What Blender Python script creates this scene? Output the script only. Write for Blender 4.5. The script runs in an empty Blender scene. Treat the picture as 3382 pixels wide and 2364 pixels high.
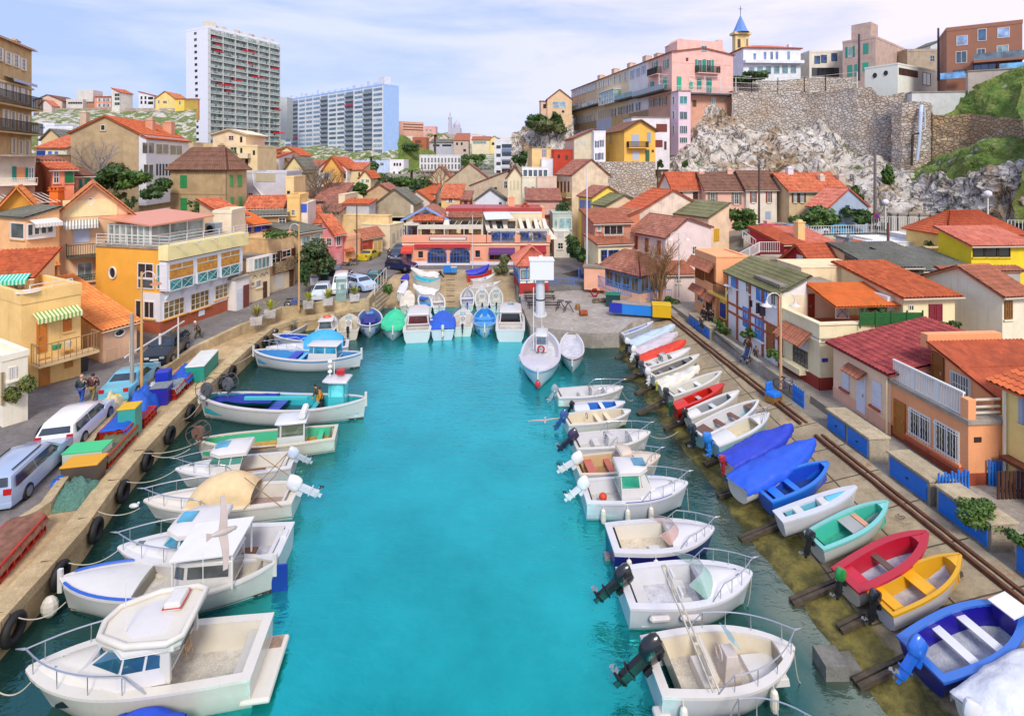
import bpy,math,random
import numpy as np
from mathutils import Vector as Vec,Matrix,noise
S=bpy.context.scene
COL=S.collection
PI=math.pi
R=math.radians
#  camera
CAMZ=15.5;FOC=1694.0;CX=1691.0;HY=538.0
cam=bpy.data.cameras.new('camera');camo=bpy.data.objects.new('camera',cam);COL.objects.link(camo)
camo.location=(0,0,CAMZ);camo.rotation_euler=(R(90),0,0)
cam.sensor_width=36;cam.lens=36*FOC/3382;cam.shift_y=-(1182-HY)/3382
cam.clip_start=.1;cam.clip_end=5000
S.camera=camo
#  light
SUN_EL=44;SUN_AZ=172
W=bpy.data.worlds.new('World');S.world=W;W.use_nodes=True
nt=W.node_tree;nt.nodes.clear()
def nd(nt,t,**k):
 n=nt.nodes.new(t)
 for a,b in k.items():
  if a in n.inputs:n.inputs[a].default_value=b
  else:setattr(n,a,b)
 return n
out=nd(nt,'ShaderNodeOutputWorld');bg=nd(nt,'ShaderNodeBackground');bg.inputs['Strength'].default_value=.1
sky=nd(nt,'ShaderNodeTexSky',sky_type='NISHITA',sun_disc=False,sun_elevation=R(SUN_EL),sun_rotation=R(SUN_AZ),air_density=1.0,dust_density=.6,ozone_density=3.0)
tc=nd(nt,'ShaderNodeTexCoord')
mp=nd(nt,'ShaderNodeMapping');mp.inputs['Scale'].default_value=(1.0,1.0,4.6);mp.inputs['Rotation'].default_value=(R(10),R(14),0)
nt.links.new(tc.outputs['Generated'],mp.inputs['Vector'])
n1=nd(nt,'ShaderNodeTexNoise',Scale=2.3,Detail=7.0,Roughness=.58,Distortion=.35)
nt.links.new(mp.outputs[0],n1.inputs['Vector'])
sx=nd(nt,'ShaderNodeSeparateXYZ');nt.links.new(tc.outputs['Generated'],sx.inputs[0])
ad=nd(nt,'ShaderNodeMath',operation='MULTIPLY_ADD');ad.inputs[1].default_value=.24
nt.links.new(sx.outputs[0],ad.inputs[0]);nt.links.new(n1.outputs[0],ad.inputs[2])
rp=nd(nt,'ShaderNodeMapRange');rp.inputs[1].default_value=.30;rp.inputs[2].default_value=.56;rp.inputs[3].default_value=.38;rp.inputs[4].default_value=.93
nt.links.new(ad.outputs[0],rp.inputs[0])
rx=nd(nt,'ShaderNodeMapRange');rx.inputs[1].default_value=-.2;rx.inputs[2].default_value=.6
nt.links.new(sx.outputs[0],rx.inputs[0])
cc=nd(nt,'ShaderNodeMix',data_type='RGBA');cc.inputs[6].default_value=(5.0,5.4,7.2,1);cc.inputs[7].default_value=(6.8,6.2,7.2,1)
nt.links.new(rx.outputs[0],cc.inputs[0])
sb=nd(nt,'ShaderNodeMix',data_type='RGBA');sb.inputs[0].default_value=.8;sb.inputs[7].default_value=(1.9,3.2,6.8,1)
nt.links.new(sky.outputs[0],sb.inputs[6])
mx=nd(nt,'ShaderNodeMix',data_type='RGBA')
nt.links.new(rp.outputs[0],mx.inputs[0]);nt.links.new(sb.outputs[2],mx.inputs[6]);nt.links.new(cc.outputs[2],mx.inputs[7])
nt.links.new(mx.outputs[2],bg.inputs['Color']);nt.links.new(bg.outputs[0],out.inputs[0])
sl=bpy.data.lights.new('sun','SUN');sl.energy=1.9;sl.angle=R(16);sl.color=(1,.93,.82)
so=bpy.data.objects.new('sun',sl);COL.objects.link(so)
az=R(SUN_AZ);el=R(SUN_EL)
sd=Vec((math.sin(az)*math.cos(el),math.cos(az)*math.cos(el),math.sin(el)))
so.rotation_euler=sd.to_track_quat('Z','Y').to_euler()
S.view_settings.view_transform='Standard';S.view_settings.look='None';S.view_settings.exposure=0.66;S.view_settings.gamma=1.0
S.cycles.max_bounces=6;S.cycles.use_denoising=True
#  pixel helpers (tile coordinates of the survey zooms)
TL=dict(A=(0,0,2.2933),B=(850,0,2.2933),C=(1650,0,2.2933),D=(2482,0,2.2933),E=(0,500,2.2933),F=(800,500,2.2933),G=(1650,500,2.2933),H=(2482,500,2.2933),
I=(0,1150,2.2933),J=(550,1150,2.2933),K=(1650,950,2.2933),L=(2482,950,2.2933),M=(0,1664,2.293),N=(1750,1500,1.858),O=(2482,1564,2.0067),Q=(0,0,.6789))
CT=TL['Q']
def T(t):
 global CT;CT=TL[t]
def nx(x):return CT[0]+x/CT[2]
def ny(y):return CT[1]+y/CT[2]
def g(x,y,z=0):
 "point on the level z seen at tile pixel x, y"
 Y=FOC*(CAMZ-z)/(ny(y)-HY);return Vec(((nx(x)-CX)/FOC*Y,Y,z))
def dp(x,y,Y):return Vec(((nx(x)-CX)/FOC*Y,Y,CAMZ-(ny(y)-HY)/FOC*Y))
def gt(t,x,y,z=0):
 T(t);return g(x,y,z)
#  materials
def lin(c):
 c=c/255.;return c/12.92 if c<.04045 else((c+.055)/1.055)**2.4
def hx(h,k=1.0):return tuple(min(1,lin(int(h[i:i+2],16))*k)for i in(0,2,4))+(1,)
MC={}
def newmat(name):
 m=bpy.data.materials.new(name);m.use_nodes=True
 return m,m.node_tree,m.node_tree.nodes['Principled BSDF']
class NK:
 "node kit for a procedural material"
 def __init__(s,name):s.m,s.t,s.b=newmat(name);s.L=s.t.links.new;s.ge=nd(s.t,'ShaderNodeNewGeometry').outputs[0]
 def pos(s,sc=(1,1,1),rot=(0,0,0)):
  q=nd(s.t,'ShaderNodeMapping');q.inputs['Scale'].default_value=sc;q.inputs['Rotation'].default_value=rot;s.L(s.ge,q.inputs[0]);return q.outputs[0]
 def noi(s,vec,sc,d=5,ro=.6,dist=0.):
  n=nd(s.t,'ShaderNodeTexNoise',Scale=sc,Detail=float(d),Roughness=ro,Distortion=dist);s.L(vec,n.inputs['Vector']);return n.outputs[0]
 def rng(s,v,a,b,c=0.,d=1.,sm=0):
  r=nd(s.t,'ShaderNodeMapRange')
  for i,x in enumerate((a,b,c,d)):r.inputs[i+1].default_value=x
  if sm:r.interpolation_type='SMOOTHSTEP'
  s.L(v,r.inputs[0]);return r.outputs[0]
 def put(s,x,prs):
  for v,i in prs:
   if isinstance(v,(tuple,float)):x.inputs[i].default_value=v
   else:s.L(v,x.inputs[i])
 def mix(s,f,a,b):
  x=nd(s.t,'ShaderNodeMix',data_type='RGBA');s.put(x,((f,0),(a,6),(b,7)));return x.outputs[2]
 def ma(s,op,a,b):
  x=nd(s.t,'ShaderNodeMath',operation=op);s.put(x,((a,0),(b,1)));return x.outputs[0]
 def sep(s):x=nd(s.t,'ShaderNodeSeparateXYZ');s.L(s.ge,x.inputs[0]);return x.outputs
 def bump(s,v,st,dist=.02):u=nd(s.t,'ShaderNodeBump',Strength=st,Distance=dist);s.L(v,u.inputs['Height']);s.L(u.outputs[0],s.b.inputs['Normal'])
 def done(s,c,r=.9):s.L(c,s.b.inputs['Base Color']);s.b.inputs['Roughness'].default_value=r;return s.m
def mat(kind,h,**o):
 key=(kind,h,tuple(sorted(o.items())))
 if key in MC:return MC[key]
 K=NK(kind+'_'+h);MC[key]=m=K.m;t=K.t;b=K.b;L=K.L
 if kind=='gel':o=dict(o,k=o.get('k',.72))
 if kind=='stucco':o=dict(o,k=1.0)
 c=hx(h,o.get('k',.86));pos,noi,rng,mixc,bump=K.pos,(lambda v,s,d=4,ro=.6:K.noi(v,s,d,ro)),K.rng,K.mix,K.bump
 b.inputs['Base Color'].default_value=c;b.inputs['Roughness'].default_value=o.get('r',.8)
 dk=lambda f:tuple(x*f for x in c[:3])+(1,)
 if kind=='stucco':
  v=o.get('v',.5)+.05;p=pos()
  a=mixc(rng(noi(p,.9,5),.4,.7,0,v*.8),c,tuple(x*y for x,y in zip(c[:3],(.62,.58,.55)))+(1,))
  st=mixc(rng(noi(pos((3.2,3.2,.22)),1.0,5,.7),.54,.78,0,v),a,dk(.58))
  gr=mixc(rng(noi(p,11,3),.35,.75,0,.35),st,dk(.8));L(gr,b.inputs['Base Color'])
  bump(noi(p,14,4),.35,.03);b.inputs['Roughness'].default_value=.9
 elif kind=='tile':
  uv=nd(t,'ShaderNodeUVMap');sc=o.get('s',1.0)
  br=nd(t,'ShaderNodeTexBrick',offset=0.0);L(uv.outputs[0],br.inputs['Vector'])
  br.inputs['Color1'].default_value=(0,0,0,1);br.inputs['Color2'].default_value=(1,1,1,1);br.inputs['Mortar'].default_value=(.5,.5,.5,1)
  br.inputs['Scale'].default_value=1.0;br.inputs['Mortar Size'].default_value=0;br.inputs['Brick Width'].default_value=.24*sc;br.inputs['Row Height'].default_value=.38*sc
  p=pos();b2=hx(o.get('h2',h),o.get('k',.86))
  a=mixc(rng(br.outputs[0],0,1,0,o.get('tv',.75)),c,b2)
  a2=mixc(rng(noi(p,1.2,5,.7),.45,.7,0,o.get('v',.55)),a,tuple(x*y for x,y in zip(c[:3],(.42,.45,.5)))+(1,))
  a3=mixc(rng(noi(p,9,3,.7),.55,.8,0,.5),a2,dk(.45));L(a3,b.inputs['Base Color']);bump(noi(p,20,3),.3,.02)
 elif kind=='rust' or kind=='wood':
  p=pos();a=mixc(rng(noi(p,3,5,.7),.35,.65),c,dk(.5));L(a,b.inputs['Base Color']);bump(noi(p,30,3),.3,.01)
 elif kind=='paint':
  p=pos();a=mixc(rng(noi(p,2.3,4,.65),.45,.75,0,o.get('v',.22)),c,dk(.72))
  L(a,b.inputs['Base Color'])
  b.inputs['Roughness'].default_value=o.get('r',.4)
  if o.get('coat'):b.inputs['Coat Weight'].default_value=.6;b.inputs['Coat Roughness'].default_value=.08
 elif kind=='gel':
  p=pos();a=mixc(rng(noi(p,1.6,5,.7),.48,.8,0,.30),c,tuple(x*y for x,y in zip(c[:3],(.74,.70,.60)))+(1,))
  a=mixc(rng(noi(pos((9,9,.8)),1,4,.7),.56,.8,0,.35),a,tuple(x*y for x,y in zip(c[:3],(.72,.66,.55)))+(1,))
  L(a,b.inputs['Base Color']);b.inputs['Roughness'].default_value=o.get('r',.28);b.inputs['Coat Weight'].default_value=.3;b.inputs['Coat Roughness'].default_value=.1
 elif kind=='glass':
  b.inputs['Roughness'].default_value=.05;b.inputs['Specular IOR Level'].default_value=.9;b.inputs['Coat Weight'].default_value=.5;b.inputs['Coat Roughness'].default_value=.03
  p=pos();a=mixc(rng(noi(p,.8,3),.4,.65),dk(.55),dk(1.25));L(a,b.inputs['Base Color'])
 elif kind=='clear':
  b.inputs['Roughness'].default_value=.03;b.inputs['Transmission Weight'].default_value=.0;b.inputs['Alpha'].default_value=o.get('a',.38)
 elif kind=='metal':
  b.inputs['Metallic'].default_value=.9;b.inputs['Roughness'].default_value=o.get('r',.3)
 elif kind=='cloth':
  p=pos();L(mixc(rng(noi(p,3,4,.6),.35,.7,0,.5),c,dk(.7)),b.inputs['Base Color']);bump(noi(p,5,3),.6,.05);b.inputs['Roughness'].default_value=o.get('r',.55)
 elif kind=='net':
  p=pos();L(mixc(rng(noi(p,14,5,.8),.35,.65),c,hx(o.get('h2',h),.7)),b.inputs['Base Color']);bump(noi(p,26,4,.8),1,.12)
 elif kind=='concrete':
  p=pos();a=mixc(rng(noi(p,.35,5,.7),.35,.65),c,tuple(x*y for x,y in zip(c[:3],(.55,.52,.48)))+(1,))
  a=mixc(rng(noi(p,3.1,6,.75),.42,.7,0,.8),a,dk(.45));a=mixc(rng(noi(p,17,3),.5,.8,0,.5),a,dk(1.25))
  L(a,b.inputs['Base Color']);bump(noi(p,8,6,.75),.6,.05);b.inputs['Roughness'].default_value=.92
 elif kind=='stone':
  vz=o.get('sz',2.4);p=pos((1,1,1.35))
  w=nd(t,'ShaderNodeTexNoise',Scale=1.3,Detail=3.0);L(p,w.inputs['Vector'])
  av=nd(t,'ShaderNodeVectorMath',operation='MULTIPLY_ADD');L(w.outputs['Color'],av.inputs[0]);av.inputs[1].default_value=(.35,.35,.35);L(p,av.inputs[2])
  vo=nd(t,'ShaderNodeTexVoronoi',Scale=vz);L(av.outputs[0],vo.inputs['Vector'])
  ve=nd(t,'ShaderNodeTexVoronoi',feature='DISTANCE_TO_EDGE',Scale=vz);L(av.outputs[0],ve.inputs['Vector'])
  sep=nd(t,'ShaderNodeSeparateColor');L(vo.outputs['Color'],sep.inputs[0])
  a=mixc(rng(sep.outputs[0],0,1),c,hx(o.get('h2',h),.86));a=mixc(rng(noi(p,.22,4),.4,.65,0,.7),a,tuple(x*y for x,y in zip(c[:3],(.8,.62,.45)))+(1,))
  a=mixc(rng(ve.outputs[0],0.01,.08),dk(.42),a);L(a,b.inputs['Base Color']);bump(rng(ve.outputs[0],0,.16),1,.12)
 elif kind=='foliage':
  p=pos();b2=hx(o.get('h2',h),.7)
  a=mixc(rng(noi(p,1.1,4,.6),.36,.62),c,b2);a=mixc(rng(noi(p,9,3,.7),.4,.7,0,.6),a,dk(.35));L(a,b.inputs['Base Color']);b.inputs['Roughness'].default_value=.6
  b.inputs['Subsurface Weight'].default_value=0
 elif kind=='stripes':
  uv=nd(t,'ShaderNodeUVMap');wv=nd(t,'ShaderNodeTexWave',wave_type='BANDS',bands_direction='X',wave_profile='SIN',Scale=o.get('s',.9));L(uv.outputs[0],wv.inputs['Vector'])
  L(mixc(rng(wv.outputs[0],.45,.55),c,hx(o['h2'],.86)),b.inputs['Base Color'])
 return m
def _mk(k):return lambda h,**o:mat(k,h,**o)
mp_,ms_,mg_,mc_,mw_,mk_,mr_=map(_mk,('paint','stucco','glass','cloth','wood','concrete','rust'))
#  mesh builder
class MB:
 def __init__(s):s.v=[];s.f=[];s.uv=None
 def add(s,vs,fs):
  n=len(s.v);s.v+=[tuple(p)for p in vs];s.f+=[tuple(n+i for i in f)for f in fs];return s
 def quad(s,a,b,c,d):return s.add([a,b,c,d],[(0,1,2,3)])
 def box(s,x0,y0,z0,x1,y1,z1,tx=0,ty=0):
  "box; tx, ty taper the top inwards"
  return s.add([(x0,y0,z0),(x1,y0,z0),(x1,y1,z0),(x0,y1,z0),(x0+tx,y0+ty,z1),(x1-tx,y0+ty,z1),(x1-tx,y1-ty,z1),(x0+tx,y1-ty,z1)],
  [(3,2,1,0),(4,5,6,7),(0,1,5,4),(1,2,6,5),(2,3,7,6),(3,0,4,7)])
 def obox(s,c,ax,ay,az):
  "box around c with half axes"
  c=Vec(c);ax=Vec(ax);ay=Vec(ay);az=Vec(az)
  return s.add([c+i*ax+j*ay+k*az for k in(-1,1)for i,j in((-1,-1),(1,-1),(1,1),(-1,1))],[(3,2,1,0),(4,5,6,7),(0,1,5,4),(1,2,6,5),(2,3,7,6),(3,0,4,7)])
 def beam(s,a,b,w,h=None):
  a=Vec(a);b=Vec(b);d=b-a
  if d.length<1e-6:return s
  h=h or w;up=Vec((0,0,1))if abs(d.normalized().z)<.95 else Vec((1,0,0));x=d.cross(up).normalized();y=x.cross(d).normalized()
  return s.obox((a+b)/2,x*w/2,d/2,y*h/2)
 def tube(s,pts,r,n=6,close=False,caps=True):
  pts=[Vec(p)for p in pts];N=len(pts);rr=r if isinstance(r,(list,tuple))else[r]*N;b=len(s.v)
  ref=None
  for i,p in enumerate(pts):
   if close:d=pts[(i+1)%N]-pts[i-1]
   else:d=pts[min(i+1,N-1)]-pts[max(i-1,0)]
   d=d.normalized()if d.length>1e-9 else Vec((0,0,1))
   if ref is None:ref=Vec((0,0,1))if abs(d.z)<.9 else Vec((1,0,0))
   x=d.cross(ref)
   if x.length<1e-3:x=d.cross(Vec((1,.3,0)))
   x.normalize();y=x.cross(d).normalized();ref=y
   for k in range(n):
    a=2*PI*k/n;s.v.append(tuple(p+rr[i]*(math.cos(a)*x+math.sin(a)*y)))
  M=N if close else N-1
  for i in range(M):
   j=(i+1)%N
   for k in range(n):s.f.append((b+i*n+k,b+i*n+(k+1)%n,b+j*n+(k+1)%n,b+j*n+k))
  if caps and not close:
   s.f.append(tuple(b+k for k in range(n))[::-1]);s.f.append(tuple(b+(N-1)*n+k for k in range(n)))
  return s
 def lathe(s,prof,c=(0,0,0),n=12,axis=(0,0,1),sy=1):
  "prof: (radius, height) along axis"
  ax=Vec(axis).normalized();x=ax.cross(Vec((0,1,0))if abs(ax.y)<.9 else Vec((1,0,0))).normalized();y=ax.cross(x);c=Vec(c);b=len(s.v)
  for r,h in prof:
   for k in range(n):
    a=2*PI*k/n;s.v.append(tuple(c+ax*h+r*(math.cos(a)*x+sy*math.sin(a)*y)))
  for i in range(len(prof)-1):
   for k in range(n):s.f.append((b+i*n+k,b+i*n+(k+1)%n,b+(i+1)*n+(k+1)%n,b+(i+1)*n+k))
  s.f.append(tuple(b+k for k in range(n))[::-1]);s.f.append(tuple(b+(len(prof)-1)*n+k for k in range(n)))
  return s
 def ell(s,c,rx,ry,rz,n=10,m=7):
  b=len(s.v);c=Vec(c)
  for i in range(m+1):
   t=PI*i/m
   for k in range(n):
    a=2*PI*k/n;s.v.append((c.x+rx*math.sin(t)*math.cos(a),c.y+ry*math.sin(t)*math.sin(a),c.z-rz*math.cos(t)))
  for i in range(m):
   for k in range(n):s.f.append((b+i*n+k,b+i*n+(k+1)%n,b+(i+1)*n+(k+1)%n,b+(i+1)*n+k))
  return s
 def grid(s,P,close=False):
  "P[i][j] points"
  n=len(P);m=len(P[0]);b=len(s.v)
  for r in P:s.v+=[tuple(p)for p in r]
  for i in range(n-1):
   for j in range(m if close else m-1):
    k=(j+1)%m;s.f.append((b+i*m+j,b+i*m+k,b+(i+1)*m+k,b+(i+1)*m+j))
  return s
 def prism(s,poly,z0,z1):
  n=len(poly);b=len(s.v)
  s.v+=[(p[0],p[1],z0)for p in poly]+[(p[0],p[1],z1)for p in poly]
  s.f.append(tuple(b+i for i in range(n))[::-1]);s.f.append(tuple(b+n+i for i in range(n)))
  for i in range(n):j=(i+1)%n;s.f.append((b+i,b+j,b+n+j,b+n+i))
  return s
 def ex(s,poly,a,t):
  "extrude a planar polygon (3D points) along vector a"
  n=len(poly);a=Vec(a);P=[Vec(p)for p in poly]
  return s.add(P+[p+a for p in P],[tuple(range(n))[::-1],tuple(range(n,2*n))]+[(i,(i+1)%n,n+(i+1)%n,n+i)for i in range(n)])
 def build(s,name,m,parent=None,smooth=False,uvs=None,bevel=0):
  me=bpy.data.meshes.new(name);me.from_pydata(s.v,[],s.f);me.update()
  if m:me.materials.append(m)
  if smooth:me.shade_smooth()if smooth is True else me.shade_smooth()
  if s.uv or uvs:
   u=me.uv_layers.new();q=uvs or s.uv
   vi=np.zeros(len(me.loops),dtype=np.int32);me.loops.foreach_get('vertex_index',vi)
   u.data.foreach_set('uv',np.array(q,dtype=np.float32)[vi].ravel())
  o=bpy.data.objects.new(name,me);COL.objects.link(o);o.parent=parent
  if bevel:
   b=o.modifiers.new('b','BEVEL');b.width=bevel;b.segments=2;b.limit_method='ANGLE';b.angle_limit=R(50)
  if smooth=='auto':smooth_auto(me)
  return o
def smooth_auto(me,ang=38):
 me.set_sharp_from_angle(angle=R(ang))if hasattr(me,'set_sharp_from_angle')else None
def tag(o,label,cat,group=None,kind=None):
 if kind:o['kind']=kind
 if label:o['label']=label
 if cat:o['category']=cat
 if group:o['group']=group
 return o
def empty(name,loc,rz,label,cat,group=None):
 o=bpy.data.objects.new(name,None);COL.objects.link(o);o.location=loc;o.rotation_euler=(0,0,rz);o.empty_display_size=.3
 return tag(o,label,cat,group)
def struct(name,mb,m,smooth=False):
 o=mb.build(name,m,None,smooth);o['kind']='structure';return o
def fbm(p,o=4):
 return noise.fractal(p,1.0,2.0,o)
#  common materials
WHITE=mp_('f2f0ea');FRAME=mp_('eeeae2',v=.1);GLS=mg_('4a5e66');GLD=mg_('2a3238');GLC=mg_('93b4b4');GTEAL=mg_('3f9fa0')
DARK=mp_('2a2522',r=.6);STEEL=mat('metal','c9ccd0');IRON=mp_('34322f',r=.6);WOODB=mw_('8a5a34');RUBBER=mp_('1d1d1e',r=.7)
RAILW=mp_('e8e6e0')
TILES={'o':mat('tile','db733f',h2='ba562f',tv=1,v=.65),'r':mat('tile','cc5f3c',h2='e08a5c',tv=1,v=.7),'p':mat('tile','d9745a',h2='e99a80'),'b':mat('tile','8f6650',h2='7a5443',v=.8),'w':mat('tile','c9784a',h2='e09a64'),
'm':mat('tile','8e3438',h2='b04c48',tv=1),'g':mk_('88887c'),'gg':mk_('8b8a64'),'t':mat('tile','c47a58',h2='a8654a',tv=1,v=.7),'y':mat('tile','ef8f48',h2='f4ab62'),'v':mat('tile','a0604e',h2='b8806a',tv=1,v=.8),
'O':mat('tile','e6782f',h2='d86a2a',tv=.5,v=.4),'V':mat('tile','d0683f',h2='ba5836',tv=1,v=.65),'cr':ms_('e9dcc0')}
def roofpatch(mb,a0,a1,b1,b0,wave=.24,row=.38,amp=.06,th=.10):
 "corrugated tile sheet; a0->a1 eave, b0->b1 ridge. returns nothing; fills mb.v/f/uv"
 a0,a1,b1,b0=map(Vec,(a0,a1,b1,b0));lu=max((a1-a0).length,(b1-b0).length);lv=max((b0-a0).length,(b1-a1).length)
 nw=max(2,int(lu/wave));nu=nw*4;nv=max(2,int(lv/row))
 while nu*nv>26000:nu=int(nu*.8);nv=max(2,int(nv*.8));nw=nu/4
 nr=(a1-a0).cross(b0-a0)if(b0-a0).length>1e-3 else(a1-a0).cross(b1-a0)
 if nr.length<1e-6:return
 nr.normalize()
 if nr.z<0:nr=-nr
 if mb.uv is None:mb.uv=[]
 P=[];b=len(mb.v)
 rows=[]
 for j in range(nv):rows+=[(j/nv,1.),((j+1)/nv-.001,0.)]
 for t,st in rows:
  for i in range(nu+1):
   s=i/nu;p=(a0.lerp(a1,s)).lerp(b0.lerp(b1,s),t);u=s*lu
   h=amp*(.5+.5*math.cos(2*PI*s*nw))*1.3+amp*.6*st
   mb.v.append(tuple(p+nr*(h+th*.5)));mb.uv.append((u,t*lv))
 m=nu+1
 for j in range(len(rows)-1):
  for i in range(nu):k=b+j*m+i;mb.f.append((k,k+1,k+m+1,k+m))
# soffit and edges
 c=len(mb.v);q=[a0,a1,b1,b0]
 for p in q:mb.v.append(tuple(p-nr*th*.5));mb.uv.append((0,0))
 for p in q:mb.v.append(tuple(p+nr*th*.55));mb.uv.append((0,0))
 mb.f+=[(c,c+1,c+2,c+3)]+[(c+i,c+(i+1)%4,c+4+(i+1)%4,c+4+i)for i in range(4)]
class House:pass
def house(name,label,cat,x0,x1,x2,yb,yt,d=None,zb=None,th=0,wall='d8c8a8',roof=('flat',),ext=3.0,la=None,lb=None,group=None,wm=None,v=.5,wm2=None):
 """near vertical corner at column x1, left face ends at column x0, right face at x2 (tile px). th = yaw of the right face (0 = square on). la/lb: lengths in metres instead of columns"""
 if d is None:d=FOC*(CAMZ-zb)/(ny(yb)-HY)
 h=House();P0=dp(x1,yb,d);t=R(th);h.P0=P0;h.t=t;h.d=d
 h.dR=Vec((math.cos(t),math.sin(t),0));h.dL=Vec((-math.sin(t),math.cos(t),0))
 def solve(x,D):
  k=(nx(x)-CX)/FOC;den=D.x-k*D.y
  return(k*P0.y-P0.x)/den
 h.solve=solve
 h.a=la if la else solve(x2,h.dR);h.b=lb if lb else solve(x0,h.dL)
 if h.a<.3 or h.a>130 or h.b<.3 or h.b>130:print('HOUSE SIZE',label,round(h.a,1),round(h.b,1),'d',round(d,1))
 h.a=min(max(h.a,1.),130);h.b=min(max(h.b,1.),130)
 h.h=(ny(yb)-ny(yt))/FOC*d
 h.o=empty(name,(P0.x,P0.y,P0.z),t,label,cat,group)
 h.wm=wm or mat('stucco',wall,v=v)
 a,b,H=h.a,h.b,h.h
 rt=roof[0];rh=roof[1]if len(roof)>1 else 0;rm=TILES[roof[2]]if len(roof)>2 else h.wm;ov=roof[3]if len(roof)>3 else.3
 w=MB();z0=-ext
 if rt=='gx':
  w.ex([(0,0,z0),(0,0,H),(0,b/2,H+rh),(0,b,H),(0,b,z0)],(a,0,0),0)
 elif rt=='gy':
  w.ex([(0,0,z0),(0,0,H),(a/2,0,H+rh),(a,0,H),(a,0,z0)],(0,b,0),0)
 elif rt=='sx':
  w.ex([(0,0,z0),(0,0,H),(a,0,H+rh),(a,0,z0)],(0,b,0),0)
 elif rt=='sy':
  w.ex([(0,0,z0),(0,0,H),(0,b,H+rh),(0,b,z0)],(a,0,0),0)
 elif rt in('axR','axL'):
  f=roof[4]
  if rt=='axR':w.ex([(0,0,z0),(0,0,H),(a*f,0,H+rh),(a,0,H+roof[5]),(a,0,z0)],(0,b,0),0)
  else:w.ex([(0,0,z0),(0,0,H),(0,b*f,H+rh),(0,b,H+roof[5]),(0,b,z0)],(a,0,0),0)
 else:w.box(0,0,z0,a,b,H)
 h.wall=w.build('wall',h.wm,h.o)
 rf=MB();wv=.24 if d<60 else(.35 if d<90 else.6);rw=.38 if d<60 else.7
 if rt in('flat',):
  if rh:
   e=.22;q=.05
   for bx in((-q,-q,a+q,e),(-q,b-e,a+q,b+q),(-q,e,e,b-e),(a-e,e,a+q,b-e)):rf.box(bx[0],bx[1],H-.01+.0,bx[2],bx[3],H+rh)
   h.roof=rf.build('parapet',h.wm,h.o)
  else:
   rf.box(-.12,-.12,H+.003,a+.12,b+.12,H+.18);h.roof=rf.build('roof',mk_('b5ab9c'),h.o)
 else:
  H2=H+.02;s=rh
  if rt=='gx':
   dz=ov*rh/(b/2)
   roofpatch(rf,(-ov,-ov,H2-dz),(a+ov,-ov,H2-dz),(a+ov,b/2,H2+rh),(-ov,b/2,H2+rh),wv,rw);roofpatch(rf,(a+ov,b+ov,H2-dz),(-ov,b+ov,H2-dz),(-ov,b/2,H2+rh),(a+ov,b/2,H2+rh),wv,rw)
   r1,r2=(-ov,b/2,H2+rh+.08),(a+ov,b/2,H2+rh+.08)
  elif rt=='gy':
   dz=ov*rh/(a/2)
   roofpatch(rf,(-ov,b+ov,H2-dz),(-ov,-ov,H2-dz),(a/2,-ov,H2+rh),(a/2,b+ov,H2+rh),wv,rw);roofpatch(rf,(a+ov,-ov,H2-dz),(a+ov,b+ov,H2-dz),(a/2,b+ov,H2+rh),(a/2,-ov,H2+rh),wv,rw)
   r1,r2=(a/2,-ov,H2+rh+.08),(a/2,b+ov,H2+rh+.08)
  elif rt=='sx':
   k=rh/a*ov;roofpatch(rf,(-ov,b+ov,H2-k),(-ov,-ov,H2-k),(a+ov,-ov,H2+rh+k),(a+ov,b+ov,H2+rh+k),wv,rw);r1=None
  elif rt=='sy':
   k=rh/b*ov;roofpatch(rf,(-ov,-ov,H2-k),(a+ov,-ov,H2-k),(a+ov,b+ov,H2+rh+k),(-ov,b+ov,H2+rh+k),wv,rw);r1=None
  elif rt=='axR':
   f,e=roof[4],roof[5];roofpatch(rf,(-ov,b+ov,H2-.1),(-ov,-ov,H2-.1),(a*f,-ov,H2+rh),(a*f,b+ov,H2+rh),wv,rw);roofpatch(rf,(a+ov,-ov,H2+e-.1),(a+ov,b+ov,H2+e-.1),(a*f,b+ov,H2+rh),(a*f,-ov,H2+rh),wv,rw)
   r1,r2=(a*f,-ov,H2+rh+.08),(a*f,b+ov,H2+rh+.08)
  elif rt=='axL':
   f,e=roof[4],roof[5];roofpatch(rf,(-ov,-ov,H2-.1),(a+ov,-ov,H2-.1),(a+ov,b*f,H2+rh),(-ov,b*f,H2+rh),wv,rw);roofpatch(rf,(a+ov,b+ov,H2+e-.1),(-ov,b+ov,H2+e-.1),(-ov,b*f,H2+rh),(a+ov,b*f,H2+rh),wv,rw)
   r1,r2=(-ov,b*f,H2+rh+.08),(a+ov,b*f,H2+rh+.08)
  elif rt=='hip':
   o_=ov;m=min(a,b)/2
   c0,c1,c2,c3=(-o_,-o_,H2),(a+o_,-o_,H2),(a+o_,b+o_,H2),(-o_,b+o_,H2)
   if a>=b:p,q=(m,b/2,H2+rh),(a-m,b/2,H2+rh);L=[(c0,c1,q,p),(c1,c2,q,q),(c2,c3,p,q),(c3,c0,p,p)]
   else:p,q=(a/2,m,H2+rh),(a/2,b-m,H2+rh);L=[(c0,c1,p,p),(c1,c2,q,p),(c2,c3,q,q),(c3,c0,p,q)]
   for k in L:roofpatch(rf,*k,wv,rw)
   r1=p;r2=q
   if(Vec(q)-Vec(p)).length<.3:r1=None
  h.roof=rf.build('roof',rm,h.o)
  if r1 and d<75:MB().tube([r1,r2],.11,6).build('ridge',rm,h.roof)
  if rt in('gx','sy')and d<75:
   zz=H2-(ov*rh/(b/2)if rt=='gx' else rh/b*ov)
   MB().tube([(-ov,-ov-.06,zz-.03),(a+ov,-ov-.06,zz-.03)],.06,6).build('gutter',mp_('cfc4b0'),h.roof)
 return h
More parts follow.
